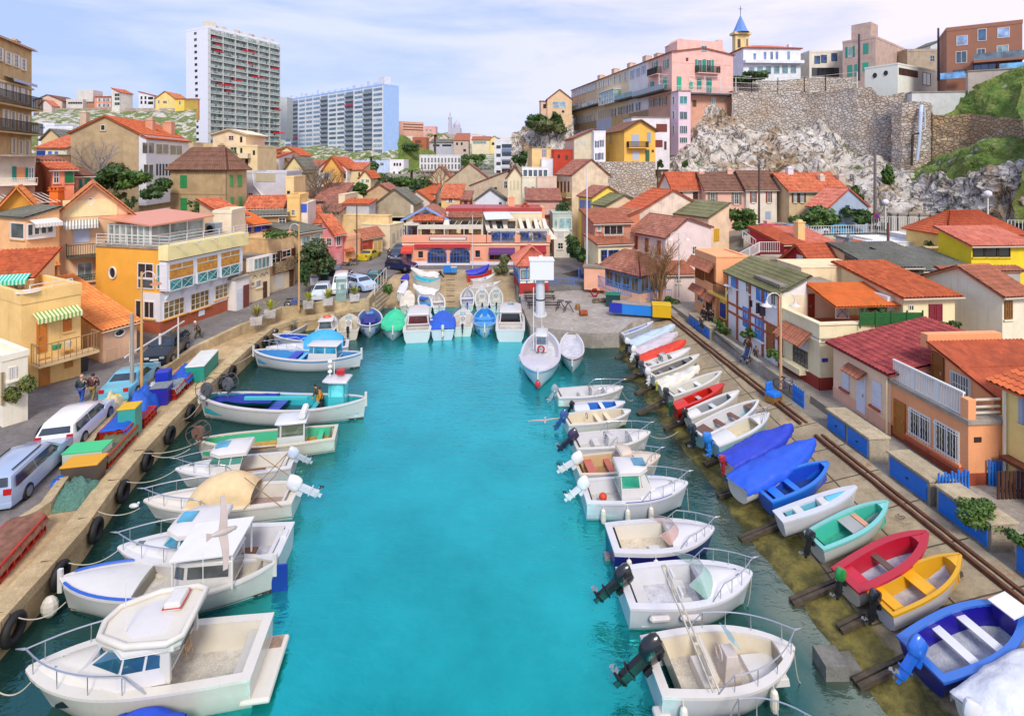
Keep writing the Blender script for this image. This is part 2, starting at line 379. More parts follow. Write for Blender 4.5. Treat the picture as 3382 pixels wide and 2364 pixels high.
def fuv(h,face,x,y):
 "pixel -> (u along face, height), on a plane h.off in front of the face"
 D,O=(h.dR,-h.dL)if face=='R' else(h.dL,-h.dR);Q=h.P0+O*getattr(h,'off',0.)
 k=(nx(x)-CX)/FOC;u=(k*Q.y-Q.x)/(D.x-k*D.y);Y=Q.y+u*D.y
 return u,(CAMZ-(ny(y)-HY)/FOC*Y)-h.P0.z
def fp(h,face,u,z,o=0.):
 return(u,-o,z)if face=='R' else(-o,u,z)
def fbox(mb,face,u0,u1,z0,z1,o0,o1):
 if face=='R':mb.box(min(u0,u1),-o1,z0,max(u0,u1),-o0,z1)
 else:mb.box(-o1,min(u0,u1),z0,-o0,max(u0,u1),z1)
def frect(h,face,x0,y0,x1,y1):
 u0,_=fuv(h,face,x0,y0);u1,_=fuv(h,face,x1,y1);xm=(x0+x1)/2
 za=fuv(h,face,xm,y0)[1];zc=fuv(h,face,xm,y1)[1]
 return min(u0,u1),max(u0,u1),min(za,zc),max(za,zc)
SHM={}
def win(h,face,x0,y0,x1,y1,st='w',col='4a8f70',fr=None,gl=None,nxp=2,nyp=2,o=0.0,sill=True,hh=None):
 """st: w window, s open shutters beside, c closed shutters, d door, g roller/garage, k dark opening, o oval"""
 u0,u1,z0,z1=frect(h,face,x0,y0,x1,y1)if hh is None else hh;o+=getattr(h,'fo',0)
 if u1-u0<.05 or u1-u0>40:print('WIN',h.o['label'],st,round(u0,1),round(u1,1));return
 fr=fr or FRAME;gl=gl or GLS;f=min(.07,(u1-u0)*.12)
 if st in 'cdg':
  m=mat('paint',col,v=.35);p=MB();fbox(p,face,u0,u1,z0,z1,o+.01,o+.05)
  if h.d<70:
   n=2 if st=='c' else 1
   if st=='g':
    for k in range(1,int((z1-z0)/.25)):fbox(p,face,u0+.03,u1-.03,z0+k*.25,z0+k*.25+.04,o+.05,o+.065)
   else:
    w=(u1-u0)/n
    for k in range(n):
     fbox(p,face,u0+k*w+.02,u0+k*w+.10,z0+.02,z1-.02,o+.05,o+.075);fbox(p,face,u0+(k+1)*w-.10,u0+(k+1)*w-.02,z0+.02,z1-.02,o+.05,o+.075)
     for zz in(z0+.02,(z0+z1)/2,z1-.14):fbox(p,face,u0+k*w+.10,u0+(k+1)*w-.10,zz,zz+.12,o+.05,o+.074)
  ob=p.build({'c':'shutter','d':'door','g':'roller_shutter'}[st],m,h.o)
  if h.d<70 and st=='d':
   q=MB();fbox(q,face,u0+.08,u0+.14,(z0+z1)/2-.1,(z0+z1)/2+.05,o+.075,o+.12);q.build('handle',STEEL,ob)
  if h.d<60 and sill and st=='c':
   q=MB();fbox(q,face,u0-.08,u1+.08,z0-.09,z0-.01,o+.0,o+.12);q.build('sill',h.wm,ob)
  return ob
 if st=='o':
  cu,cz,ru,rz=(u0+u1)/2,(z0+z1)/2,(u1-u0)/2,(z1-z0)/2;p=MB()
  ring=[fp(h,face,cu+ru*math.cos(a),cz+rz*math.sin(a),o+.04)for a in np.linspace(0,2*PI,21)[:-1]]
  p.tube(ring,min(.07,ru*.2),6,close=True);ob=p.build('window',fr,h.o)
  q=MB();q.add([fp(h,face,cu+ru*math.cos(a),cz+rz*math.sin(a),o+.02)for a in np.linspace(0,2*PI,21)[:-1]],[tuple(range(20))]);q.build('pane',gl,ob);return ob
 if st=='k':
  p=MB();fbox(p,face,u0,u1,z0,z1,o+.005,o+.03);return p.build('opening',mat('paint',col if col!='4a8f70' else '2a2522',r=.8),h.o)
 p=MB()
 for bx in((u0,u1,z0,z0+f),(u0,u1,z1-f,z1),(u0,u0+f,z0+f,z1-f),(u1-f,u1,z0+f,z1-f)):fbox(p,face,*bx,o+.0,o+.06)
 for k in range(1,nxp):c=u0+(u1-u0)*k/nxp;fbox(p,face,c-.022,c+.022,z0+f,z1-f,o+.0,o+.05)
 for k in range(1,nyp):c=z0+(z1-z0)*k/nyp;fbox(p,face,u0+f,u1-f,c-.018,c+.018,o+.0,o+.048)
 ob=p.build('window',fr,h.o)
 q=MB();fbox(q,face,u0+f,u1-f,z0+f,z1-f,o+.008,o+.02);q.build('pane',gl,ob)
 if sill and h.d<80:q=MB();fbox(q,face,u0-.1,u1+.1,z0-.1,z0-.004,o+0.,o+.13);q.build('sill',h.wm,ob)
 if st=='s':
  m=mat('paint',col,v=.35);w=(u1-u0)*.5
  for k,(a,b)in enumerate(((u0-w-.02,u0-.02),(u1+.02,u1+w+.02))):
   q=MB();fbox(q,face,a,b,z0-.02,z1+.02,o+.01,o+.05)
   if h.d<60:
    for zz in(z0+.1,(z0+z1)/2,z1-.15):fbox(q,face,a+.02,b-.02,zz,zz+.06,o+.05,o+.07)
   q.build('shutter',m,h.o)
 return ob
def wins(h,face,L,**k):
 for r in L:win(h,face,*r,**k)
def chim(h,x,y,w=.6,hh=1.2,z=None,wd=None,m=None):
 "chimney part on the roof at local x, y"
 zz=z if z is not None else h.h;p=MB();p.box(x-w/2,y-w/2,zz-.6,x+w/2,y+w/2,zz+hh);p.box(x-w/2-.06,y-w/2-.06,zz+hh+.002,x+w/2+.06,y+w/2+.06,zz+hh+.1)
 p.box(x-w/3,y-w/3,zz+hh+.1,x+w/3,y+w/3,zz+hh+.32,.06,.06)
 return p.build('chimney',m or h.wm,h.roof)
def rail(h,face,u0,u1,z0,hgt=1.,o=0.,m=None,sp=.15,name='railing',posts=True,par=None,r=.018):
 p=MB();A=lambda u,z:Vec(fp(h,face,u,z,o));m=m or IRON
 p.beam(A(u0,z0+hgt),A(u1,z0+hgt),.05);p.beam(A(u0,z0+.1),A(u1,z0+.1),.04)
 n=max(2,int(abs(u1-u0)/sp))
 for k in range(n+1):u=u0+(u1-u0)*k/n;p.beam(A(u,z0+.0),A(u,z0+hgt),r*2 if k%8 else r*3)
 return p.build(name,m,par or h.o)
def balcony(h,face,x0,y0,x1,y1,out=1.0,m=None,slab=None,sp=.14):
 "y0 top of the railing, y1 underside of the slab, measured roughly on the wall plane"
 u0,u1,z0,z1=frect(h,face,x0,y0,x1,y1);p=MB();fbox(p,face,u0,u1,z0,z0+.15,0,out);b=p.build('balcony',slab or h.wm,h.o)
 q=MB();hh=max(.5,z1-z0-.15);zz=z0+.15;m=m or IRON
 A=lambda u,z,o:Vec(fp(h,face,u,z,o))
 for P,Q in((A(u0,0,.03),A(u0,0,out-.03)),(A(u0,0,out-.03),A(u1,0,out-.03)),(A(u1,0,out-.03),A(u1,0,.03))):
  up=Vec((0,0,1));q.beam(P+up*(zz+hh),Q+up*(zz+hh),.05);q.beam(P+up*(zz+.08),Q+up*(zz+.08),.03)
  n=max(2,int((Q-P).length/sp))
  for k in range(n+1):X=P.lerp(Q,k/n);q.beam(X+up*zz,X+up*(zz+hh),.03 if h.d<60 else.05)
 q.build('railing',m,b);return b
def awning(h,face,x0,y0,x1,y1,out=1.2,drop=.5,m=None,name='awning',val=.25):
 u0,u1,z0,z1=frect(h,face,x0,y0,x1,y1);p=MB();p.uv=[]
 n=max(2,int((u1-u0)/.12));rows=[(z1,.03),(z1-drop,out),(z1-drop-val,out+.01)]
 for z,o in rows:
  for k in range(n+1):
   u=u0+(u1-u0)*k/n;p.v.append(fp(h,face,u,z-(.06*(k%2)if z==rows[2][0]else 0),o));p.uv.append((u,z))
 for j in range(2):
  for k in range(n):i=j*(n+1)+k;p.f.append((i,i+1,i+n+2,i+n+1))
 o=p.build(name,m,h.o);s=o.modifiers.new('t','SOLIDIFY');s.thickness=.02;return o
def canopy(h,face,x0,y0,x1,y1,out=.8,tm='o',name='canopy'):
 "little tiled roof over a door or a window"
 u0,u1,z0,z1=frect(h,face,x0,y0,x1,y1);p=MB();F=lambda u,z,o:fp(h,face,u,z,o)
 A=[F(u0,z0,out),F(u1,z0,out),F(u1,z1,.02),F(u0,z1,.02)]
 roofpatch(p,*A,.24,.3,.035,.06);return p.build(name,TILES[tm],h.o)
def band(h,face,z0,z1,col,o=.03,name='plinth',u0=None,u1=None,m=None):
 p=MB();L=h.a if face=='R' else h.b
 fbox(p,face,-o if u0 is None else u0,L if u1 is None else u1,z0,z1,0.001,o);return p.build(name,m or mat('stucco',col),h.o)
#  SETTING
def rockmat():
 K=NK('rock');q=(.3,.5,.2);p=K.pos(rot=q);noi,rng,mix=K.noi,K.rng,K.mix
 a=mix(rng(noi(p,.35,5,.65),.38,.62),hx('f6efe4',.9),hx('dccfbf',.85))
 a=mix(rng(noi(p,.14,6,.7,1.0),.52,.60),a,hx('bfa484',.85))
 ac=K.ma('ABSOLUTE',K.ma('SUBTRACT',noi(K.pos((1,1,.6),q),.30,7,.62,1.3),.5),0.);a=mix(rng(ac,.0,.035),hx('3f3a36',.6),a)
 a=mix(rng(noi(K.pos((1,1,.5),q),.8,5,.6,1.2),.58,.64,0,.7),a,hx('5d564f',.6));a=mix(rng(noi(p,.22,6,.75),.59,.64,0,.9),a,hx('5f7a34',.7))
 K.bump(noi(p,.7,8,.68,1.2),1.0,.9);return K.done(a)
ROCK=rockmat()
def grassmat(h1,h2,rock=.62):
 K=NK('grass');p=K.pos();n,g_,m_=K.noi,K.rng,K.mix
 a=m_(g_(n(p,.5),.4,.6),hx(h1,.85),hx(h2,.85));a=m_(g_(n(p,2.5,6,.7),.45,.7),a,hx('4a5726',.8));a=m_(g_(n(p,.33,6,.7),rock,rock+.04),a,hx('d8d0c8',.8))
 K.bump(n(p,3,6,.7),1.0,.3);return K.done(a)
GRASS=grassmat('6f9136','93a14d',.64);GRASS2=grassmat('5f8a2c','8a8d4a',.80);SCRUB=grassmat('6a8a3a','8d8f5c',.51)
def patch(name,rows,nu,nv,amp,sc,m,ridged=False,thick=0,edge=True):
 "rows of control points (x, y, depth) in the current tile -> dense displaced surface"
 P=[[dp(*q)for q in r]for r in rows]
 def cat(A,s):
  n=len(A)-1;s*=n;i=min(int(s),n-1);f=s-i;p0=A[max(i-1,0)];p1=A[i];p2=A[i+1];p3=A[min(i+2,n)]
  return.5*((2*p1)+(p2-p0)*f+(2*p0-5*p1+4*p2-p3)*f*f+(3*p1-p0-3*p2+p3)*f**3)
 G=[]
 for i in range(nu+1):
  c=[cat(r,i/nu)for r in P];G.append([cat(c,j/nv)for j in range(nv+1)])
 Q=[]
 for i in range(nu+1):
  r=[]
  for j in range(nv+1):
   p=G[i][j];d=G[min(i+1,nu)][j]-G[max(i-1,0)][j];e=G[i][min(j+1,nv)]-G[i][max(j-1,0)];nr=d.cross(e)
   if nr.length>1e-9:nr.normalize()
   if nr.y>0:nr=-nr
   if ridged:
    w=noise.noise_vector(p*sc*.7)*.9/sc;q=(p+w)*sc
    v=noise.ridged_multi_fractal(q,.9,2.1,4,.9,2.0)*.5-.6+.18*noise.fractal(p*sc*3.1,1.0,2.0,4)
   else:v=noise.fractal(p*sc,1.0,2.0,5)
   r.append(p+nr*v*amp+Vec((0,0,.15*amp*noise.noise(p*sc*2))))
  Q.append(r)
 mb=MB().grid(Q);return struct(name,mb,m,smooth=False)
#  ground sheet reaching the horizon
def terr(X,Y):
 def pw(x,t):
  for(a,b),(c,d)in zip(t,t[1:]):
   if x<=c:return b+(d-b)*max(0,(x-a))/(c-a)
  return t[-1][1]
 z=pw(Y,[(0,-3.2),(60,-3.2),(68,1.4),(80,2.5),(95,3.4),(118,7),(135,9.6),(160,12),(4000,13.5)])
 if X>20 and Y>50:z=max(z,min(6.2,2+(X-20)*.35))if Y<110 else max(z,6.2)
 if Y<68:
  if X<-27:z=max(z,1.0+(-27-X)*.22)
  if X>18.5:z=max(z,min(1.5+(X-18.5)*.1,4))
 return z
xs=sorted(set([-3500,-1500,-800,-400,-250]+list(range(-150,151,3))+[250,400,800,1500,3500]));ys=sorted(set(list(range(2,200,3))+[250,320,450,700,1200,2500,4500]))
mb=MB();mb.grid([[(x,y,terr(x,y)+(.25*noise.noise(Vec((x*.2,y*.2,0)))))for y in ys]for x in xs]);struct('ground',mb,mk_('a39b86'))
#  water
def watermat():
 K=NK('water');p=K.pos();xyz=K.sep();ma,mr,mix,noi=K.ma,K.rng,K.mix,K.noi
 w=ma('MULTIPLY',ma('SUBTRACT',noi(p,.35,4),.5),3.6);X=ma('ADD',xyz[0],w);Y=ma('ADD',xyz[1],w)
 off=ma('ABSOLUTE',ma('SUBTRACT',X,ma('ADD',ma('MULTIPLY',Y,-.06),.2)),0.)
 deep=(0.010,.34,.32,1);bright=(0.02,.50,.48,1);murk_shade=(.035,.12,.11,1)  # last tone: murky shallows plus the boats' dark reflections painted in along the rows
 c=mix(mr(noi(p,.16,5),.35,.65),deep,bright);c=mix(mr(Y,14,50,0.,.75),c,(.09,.60,.70,1));c=mix(mr(off,5.8,11.5,0.,1.,1),c,murk_shade);c=mix(mr(X,2.6,6.6,0.,.9,1),c,murk_shade);c=mix(mr(X,7.6,10.4,0.,.8,1),c,(.26,.30,.22,1));K.b.inputs['Metallic'].default_value=.75  # far water is painted paler blue to stand for reflected sky
 b=K.b;b.inputs['IOR'].default_value=1.33;b.inputs['Specular IOR Level'].default_value=.8;b.inputs['Specular Tint'].default_value=(.75,.95,1,1)
 h=ma('ADD',noi(K.pos((1,1.9,1)),1.5,3,.55,.6),ma('MULTIPLY',noi(K.pos((1,1.8,1)),5.5,3,.55,.5),.30));h=ma('ADD',h,ma('MULTIPLY',noi(p,.35,2),1.2));K.bump(h,.26,.2)
 return K.done(c,.05)
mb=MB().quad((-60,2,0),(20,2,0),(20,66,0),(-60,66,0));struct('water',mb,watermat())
#  slabs
CONC=mk_('c9b79a');CONCG=mk_('b6ae9f');QUAY=mk_('dfc191');ASPH=mk_('918c8a',k=.85);KERB=mk_('d9cdb8')
def slab(name,pts,m,depth=4.0,kind='structure',ms=None):
 n=len(pts);mb=MB();mb.add([tuple(p)for p in pts]+[(p[0],p[1],p[2]-depth)for p in pts],[tuple(range(n))]+[(i,(i+1)%n,n+(i+1)%n,n+i)for i in range(n)])
 o=mb.build(name,m);
 bm=__import__('bmesh').new();bm.from_mesh(o.data);__import__('bmesh').ops.triangulate(bm,faces=[f for f in bm.faces if len(f.verts)>4]);bm.to_mesh(o.data);bm.free()
 o['kind']=kind;return o
def G_(t,x,y,z):return gt(t,x,y,z)
qz=1.15
edge=[Vec((-14.3,6,qz)),Vec((-14.9,11,qz)),G_('M',0,905,qz),G_('M',410,455,qz),G_('I',640,1370,qz),G_('I',860,1060,qz),G_('I',1050,830,qz),G_('I',1260,600,qz),G_('I',1430,420,qz),G_('I',1890,0,qz),G_('F',240,1335,qz),G_('F',420,1275,qz),G_('F',700,1235,qz),G_('F',1005,1155,qz)]
back=[Vec((-20,68,qz)),Vec((-50,60,qz)),Vec((-50,6,qz))]
slab('quay',edge+back,QUAY)
# coping stones along the quay edge: raised rim
def offset(P,d):
 out=[]
 for i,p in enumerate(P):
  t=(P[min(i+1,len(P)-1)]-P[max(i-1,0)]);t.z=0;t.normalize();out.append(p+Vec((-t.y,t.x,0))*d)
 return out
inn=offset(edge,.75)
mb=MB()
for i in range(len(edge)-1):
 a,b,c,d=edge[i],edge[i+1],inn[i+1],inn[i];n=max(1,int((b-a).length/1.6))
 for k in range(n):
  q=[a.lerp(b,k/n+.006),a.lerp(b,(k+1)/n-.006),d.lerp(c,(k+1)/n-.006),d.lerp(c,k/n+.006)];zz=qz+.10+random.Random(i*31+k).uniform(-.012,.012)
  o_=[offset_p+(q[0]-q[3]).normalized()*.05 for offset_p in(q[0],q[1])];q[0],q[1]=o_
  mb.add([(p.x,p.y,zz)for p in q]+[(p.x,p.y,qz-.25)for p in q],[(0,1,2,3),(4,7,6,5),(0,4,5,1),(1,5,6,2),(2,6,7,3),(3,7,4,0)])
struct('quay_coping',mb,mk_('e8cf9f'))
rz=1.5
road_in=[Vec((-19.5,6,rz)),G_('I',0,1440,rz),G_('I',380,1185,rz),G_('I',720,700,rz),G_('I',900,470,rz),G_('I',1200,200,rz),G_('I',1480,5,1.6),G_('F',0,1325,1.8),G_('F',130,1280,1.9),G_('F',300,1195,2.0),G_('F',640,1145,2.0),G_('F',960,1125,2.0),G_('F',1090,960,2.0),G_('F',1230,890,2.05),G_('F',1300,885,2.05),G_('G',60,905,2.05)]
plaza_back=[G_('G',110,935,2.05),G_('G',130,1035,2.0),G_('G',390,1035,2.0),G_('G',600,1030,2.0),G_('G',900,1030,2.0),Vec((6,62,2.1)),Vec((12,68,2.2)),Vec((14,80,3)),Vec((-8,80,2.9)),Vec((-25,80,3)),Vec((-48,62,3.5)),Vec((-48,30,3.2)),Vec((-48,6,2.5))]
slab('road',road_in+plaza_back,ASPH,3.5)
# kerb / low wall between the quay and the road
ko=[p+Vec((0,0,.16))for p in road_in[:13]];ki=offset(ko,.32)
mb=MB()
for i in range(len(ko)-1):
 a,b,c,d=ko[i],ko[i+1],ki[i+1],ki[i];e=-offset([a,b],.05)[0]+a
 mb.add([tuple(p+e)if k<2 else tuple(p)for k,p in enumerate((a,b,c,d))]+[(p.x+(e.x if k<2 else 0),p.y+(e.y if k<2 else 0),.9)for k,p in enumerate((a,b,c,d))],[(0,1,2,3),(0,4,5,1),(1,5,6,2),(2,6,7,3),(3,7,4,0)])
struct('kerb',mb,mk_('ddc79c'))
# road up the valley
slab('upper_road',[G_('F',1130,790,2.1),G_('F',1210,820,2.1)]+[Vec((-7.0,92,3.6)),Vec((-5,115,5.5)),Vec((-10,115,5.5)),Vec((-14.5,92,3.6)),Vec((-22,74,2.7))],ASPH,1)
# pavement strip in front of the left houses
#  slipway at the head of the harbour
def strip(name,A,B,m,n=24,m2=8,amp=.02,depth=0):
 def lp(P,s):
  k=s*(len(P)-1);i=min(int(k),len(P)-2);return P[i].lerp(P[i+1],k-i)
 return struct(name,MB().grid([[lp(A,i/n).lerp(lp(B,i/n),j/m2)+Vec((0,0,amp*noise.noise(lp(A,i/n).lerp(lp(B,i/n),j/m2)*1.3)))for j in range(m2+1)]for i in range(n+1)]),m)
RAMP=mk_('cdb48c')
strip('slipway',[G_('F',985,1262,-.5),G_('F',1500,1264,-.5),G_('G',170,1270,-.5)],[G_('F',1120,935,1.98),G_('F',1600,905,2.0),G_('G',110,940,2.0)],RAMP,30,14)
#  concrete platform with the crane
slab('platform',[G_('G',148,1030,1.5),G_('G',170,1180,1.35),G_('G',232,1325,1.25),G_('G',470,1350,1.25),G_('G',700,1378,1.25),G_('G',905,1372,1.25),G_('G',1012,1285,1.4),G_('G',1290,1245,1.6),G_('G',1420,1190,1.75),G_('G',1190,1120,1.75),G_('G',900,1050,1.75),G_('G',600,1028,1.75),G_('G',390,1028,1.7)],mk_('c2b9ae'))
#  ramp on the right where small boats lie
rail_x=lambda y:16.8-(y-8)*(2.75/38.5)
wl_x=lambda y:10.7-(min(y,34)-12)*.09 if y<34 else 8.72+(y-34)*.02
def rampz(x,y):
 a,b=wl_x(y),rail_x(y);return(x-a)/(b-a)*1.5
def rampmat():
 K=NK('ramp_concrete');p=K.pos();noi,rng,mix=K.noi,K.rng,K.mix
 a=mix(rng(noi(p,.5),.35,.65),hx('ccb994',.72),hx('a8967a',.72));a=mix(rng(noi(p,2.6,6,.75),.45,.7,0,.7),a,hx('8d7a5a',.8));a=mix(rng(noi(p,1.3,4),.62,.70,0,.5),a,hx('b4652e',.8))
 br=nd(K.t,'ShaderNodeTexBrick',offset=0.0,Scale=1.0);K.L(K.ge,br.inputs['Vector']);br.inputs['Color1'].default_value=br.inputs['Color2'].default_value=(1,1,1,1);br.inputs['Mortar'].default_value=(0,0,0,1)
 for k,v in(('Mortar Size',.035),('Brick Width',2.9),('Row Height',2.1)):br.inputs[k].default_value=v
 a=mix(br.outputs[0],hx('5f5340',.7),a);z=K.ma('ADD',K.sep()[2],K.ma('MULTIPLY',noi(p,.9,4),.7))
 a=mix(rng(z,.66,.78),mix(rng(noi(p,1.7,5,.75),.38,.62),hx('97893f',.7),hx('665f2c',.6)),a)
 a=mix(rng(z,.34,.42),hx('55521f',.55),a);K.bump(noi(p,7,6,.75),.6,.06);return K.done(a,.8)
mb=MB();ysr=np.linspace(6,47.5,84)
mb.grid([[(lambda x,z:(x,y,z+.05*noise.noise(Vec((x*.8,y*.8,0)))+.03*noise.noise(Vec((x*3,y*3,0)))))(wl_x(y)+(rail_x(y)+.8-wl_x(y))*s,-1.3+2.8*0+(rampz(wl_x(y)+(rail_x(y)+.8-wl_x(y))*s,y)+1.3 if s>0 else(s*1.3*1.2)+1.3))for s in np.linspace(-.7,1,30)]for y in ysr])
struct('boat_ramp',mb,rampmat())
# slab behind the rails and the walkway in front of the houses
PAVE=mk_('c0b6a6')
yy=[6,16,26,31.5]
slab('rail_strip',[Vec((rail_x(y)+.55,y,1.52))for y in(6,20,34,48)]+[Vec((rail_x(y)+2.6,y,1.52))for y in(48,34,20,6)],mk_('b3ada2'),3)
walk_x=lambda y:rail_x(y)+(2.15 if y<30 else 1.35)
slab('walkway',[Vec((walk_x(y),y,1.95))for y in(6,14,22,29.9,30.1,40,50)]+[Vec((20,50,2.0)),Vec((24,50,2.2)),Vec((34,40,2.4)),Vec((34,6,2.2))],PAVE,3)
# two rusty rail beams
for k,off in enumerate((0,.34)):
 mb=MB()
 for a,b in((6,26.2),(27.4,47.3)):mb.beam((rail_x(a)+off,a,1.58),(rail_x(b)+off,b,1.60 if b>40 else 1.58),.13,.16)
 tag(mb.build('rail_track',mr_('7a4a30')),'rusty iron rail along the top of the boat ramp, on the side of the '+('boats' if k==0 else 'houses'),'rail')
#  hills and cliffs
T('Q')
patch('hill',[[(60,262,170),(150,246,185),(250,243,190),(340,246,190),(440,244,190)],[(60,275,150),(150,262,165),(250,258,172),(340,256,175),(440,258,175)],[(60,300,140),(150,285,150),(250,290,155),(340,290,160),(440,300,160)],[(60,420,120),(150,420,125),(250,420,130),(340,430,135),(440,430,135)]],120,60,1.3,.12,SCRUB,True)
patch('far_hill',[[(560,330,420),(700,300,430),(880,290,430),(960,300,500),(1040,300,600),(1160,318,560),(1250,330,500)],[(560,360,300),(700,340,300),(890,330,300),(960,345,330),(1040,345,360),(1160,345,330),(1250,345,300)],[(560,420,230),(700,400,230),(890,385,230),(960,390,230),(1040,395,230),(1160,400,220),(1250,410,210)]],110,50,3,.03,SCRUB)
patch('green_slope',[[(893,300,200),(915,312,205),(940,330,210),(975,345,215)],[(893,330,195),(915,338,200),(940,350,205),(975,360,210)],[(893,385,185),(915,385,190),(940,390,195),(975,390,200)]],50,30,1.4,.2,GRASS2)
ROCKS=[
[(1400,395,104),(1460,345,102),(1510,318,100),(1560,252,99),(1600,232,98),(1640,258,97),(1700,285,95),(1770,285,93),(1850,262,91),(1900,325,87),(1960,340,84),(2020,372,80),(2070,400,76)],
[(1390,420,98),(1450,375,97),(1500,340,97),(1550,300,95),(1600,285,94),(1650,300,93),(1710,315,91),(1780,320,89),(1850,325,86),(1905,350,83),(1965,375,80),(2020,400,77),(2070,430,72)],
[(1380,440,93),(1440,410,93),(1500,390,91),(1550,365,88),(1600,350,89),(1650,355,87),(1710,370,86),(1780,375,84),(1850,385,80),(1905,400,79),(1965,420,76),(2020,440,72),(2070,460,69)],
[(1375,500,86),(1440,500,86),(1500,500,84),(1550,500,82),(1600,500,82),(1650,500,81),(1710,500,79),(1780,500,77),(1850,500,75),(1905,510,73),(1965,510,71),(2020,510,68),(2070,515,66)]]
patch('cliff',ROCKS,300,130,2.9,.14,ROCK,True)
patch('cliff_left',[[(1148,300,146),(1172,284,146),(1200,264,146),(1235,258,146),(1285,256,146)],[(1145,310,144),(1172,295,143),(1200,290,139),(1235,292,137),(1285,290,134)],[(1145,340,142),(1170,335,140),(1200,335,137),(1235,335,134),(1285,335,131)],[(1142,405,138),(1170,405,136),(1200,405,133),(1235,405,130),(1285,405,127)]],70,60,2.2,.16,ROCK,True)
# green upper slope on the right with its low rocks
patch('upper_hill',[[(2088,242,84),(2140,217,81),(2200,190,77),(2250,165,75),(2330,140,71)],[(2086,252,82),(2140,240,80),(2200,222,76),(2250,208,73.5),(2330,190,69.5)],[(2084,266,80.5),(2140,268,78.8),(2200,268,75),(2250,272,71.5),(2330,276,67.5)]],90,50,.7,.25,GRASS)
patch('lower_hill',[[(2015,410,80),(2050,385,79),(2110,352,76),(2180,330,71),(2240,318,67.5),(2330,300,64)],[(1995,430,78),(2050,410,76),(2110,385,72),(2180,362,67),(2240,350,64),(2330,328,61)],[(1990,500,75),(2050,500,72),(2110,500,69),(2180,500,66),(2240,500,64),(2330,500,61)]],150,80,1.5,.2,grassmat('6f9136','8f9a52',.60),True)
patch('rock_outcrop',[[(2010,445,77),(2055,415,75.5),(2110,388,71),(2180,390,66.5),(2240,366,63.5),(2330,345,60)],[(2000,465,76),(2055,445,73),(2110,425,69.5),(2180,415,65.5),(2240,405,62.5),(2330,395,59.5)],[(1995,505,74),(2055,500,71),(2110,500,68),(2180,500,65),(2240,500,62.5),(2330,500,59.5)]],170,80,1.6,.3,ROCK,True)
patch('hillside',[[(2290,150,76),(2700,40,80),(3300,0,90)],[(2290,300,62),(2700,280,66),(3300,260,72)],[(2290,500,60),(2700,520,60),(3300,540,60)]],50,30,1.5,.15,GRASS2)
patch('hillside',[[(-900,150,120),(-300,170,150),(70,262,170)],[(-900,400,90),(-300,380,100),(70,400,120)]],50,30,2,.1,SCRUB)
#  big rubble retaining walls
STONE=mat('stone','e3dacd',h2='c6b9ab',sz=1.7);STONED=mat('stone','d6bd98',h2='a88f70',sz=1.5)
def wallstrip(name,label,cols,m,thick=1.2,amp=.12,cat='wall',n=70,mv=26):
 "cols: (x, ytop, ybottom, depth)"
 def it(s):
  k=s*(len(cols)-1);i=min(int(k),len(cols)-2);f=k-i;return[a+(b-a)*f for a,b in zip(cols[i],cols[i+1])]
 P=[]
 for i in range(n+1):
  x,y0,y1,d=it(i/n);a=dp(x,y0,d);b=dp(x,y1,d);r=[]
  back=Vec((0,thick,0))
  r.append(a+back+Vec((0,0,-.02)))
  for j in range(mv+1):
   p=a.lerp(b,j/mv);r.append(p+Vec((0,-1,0))*(amp*noise.fractal(p*.8,1,2,3))+Vec((0,0,amp*.8*noise.noise(p*1.5))if j==0 else(0,0,0)))
  P.append(r)
 o=MB().grid(P).build(name,m);tag(o,label,cat);return o
T('D')
wallstrip('stone_wall','long tall pale rubble stone retaining wall above the white cliff',[(-150,690,1150,97.6),(0,690,1200,97),(400,700,1250,93),(640,682,1250,89),(790,662,1250,86.5),(905,662,1250,85),(950,722,1290,84.3),(1050,728,1290,83),(1140,705,1290,82),(1210,720,1290,81.5)],STONE,2.2,.2,n=110,mv=30)
wallstrip('stone_buttress','battered stone buttress with a white drain pipe fixed to it',[(1060,792,1480,80.9),(1135,785,1480,79.4),(1240,770,1480,78.6),(1340,775,1480,78.2),(1372,800,1480,79.5)],STONE,3,.25,'buttress',n=40,mv=36)
wallstrip('ruined_stone_wall','crumbling brown rubble wall crossing the green slope under the brown modern house',[(1330,800,1240,79.6),(1370,868,1240,78.5),(1500,880,1210,77),(1660,862,1200,75),(1850,885,1180,71),(2064,905,1160,67),(2200,915,1160,64)],STONED,1.2,.25,n=80,mv=20)
T('C')
wallstrip('terrace_wall','rubble stone terrace wall below the long pink and beige tenement',[(960,1330,1500,102),(1100,1250,1500,101.5),(1330,1090,1400,100.8),(1440,1085,1400,100.5)],STONE,2,.2,n=40,mv=20)
wallstrip('stone_wall','small stone wall following the crest of the far left cliff',[(190,970,1100,144),(235,975,1100,142),(290,1050,1160,140.5),(400,1010,1150,139),(560,975,1150,137)],STONED,1.5,.15,n=40,mv=10)
T('C');wallstrip('stone_wall','stepped stone wall running down from the yellow cliff house',[(700,1225,1520,86.4),(960,1227,1520,86.2),(1180,1222,1520,87.5)],STONE,8,.1,n=24,mv=10)
T('C');wallstrip('stone_wall','rubble stone bank with wire fence sloping down behind the stained gable house',[(820,1310,1560,97),(960,1335,1560,95),(1100,1395,1560,93),(1210,1480,1600,91)],STONED,1.5,.15,n=24,mv=10)
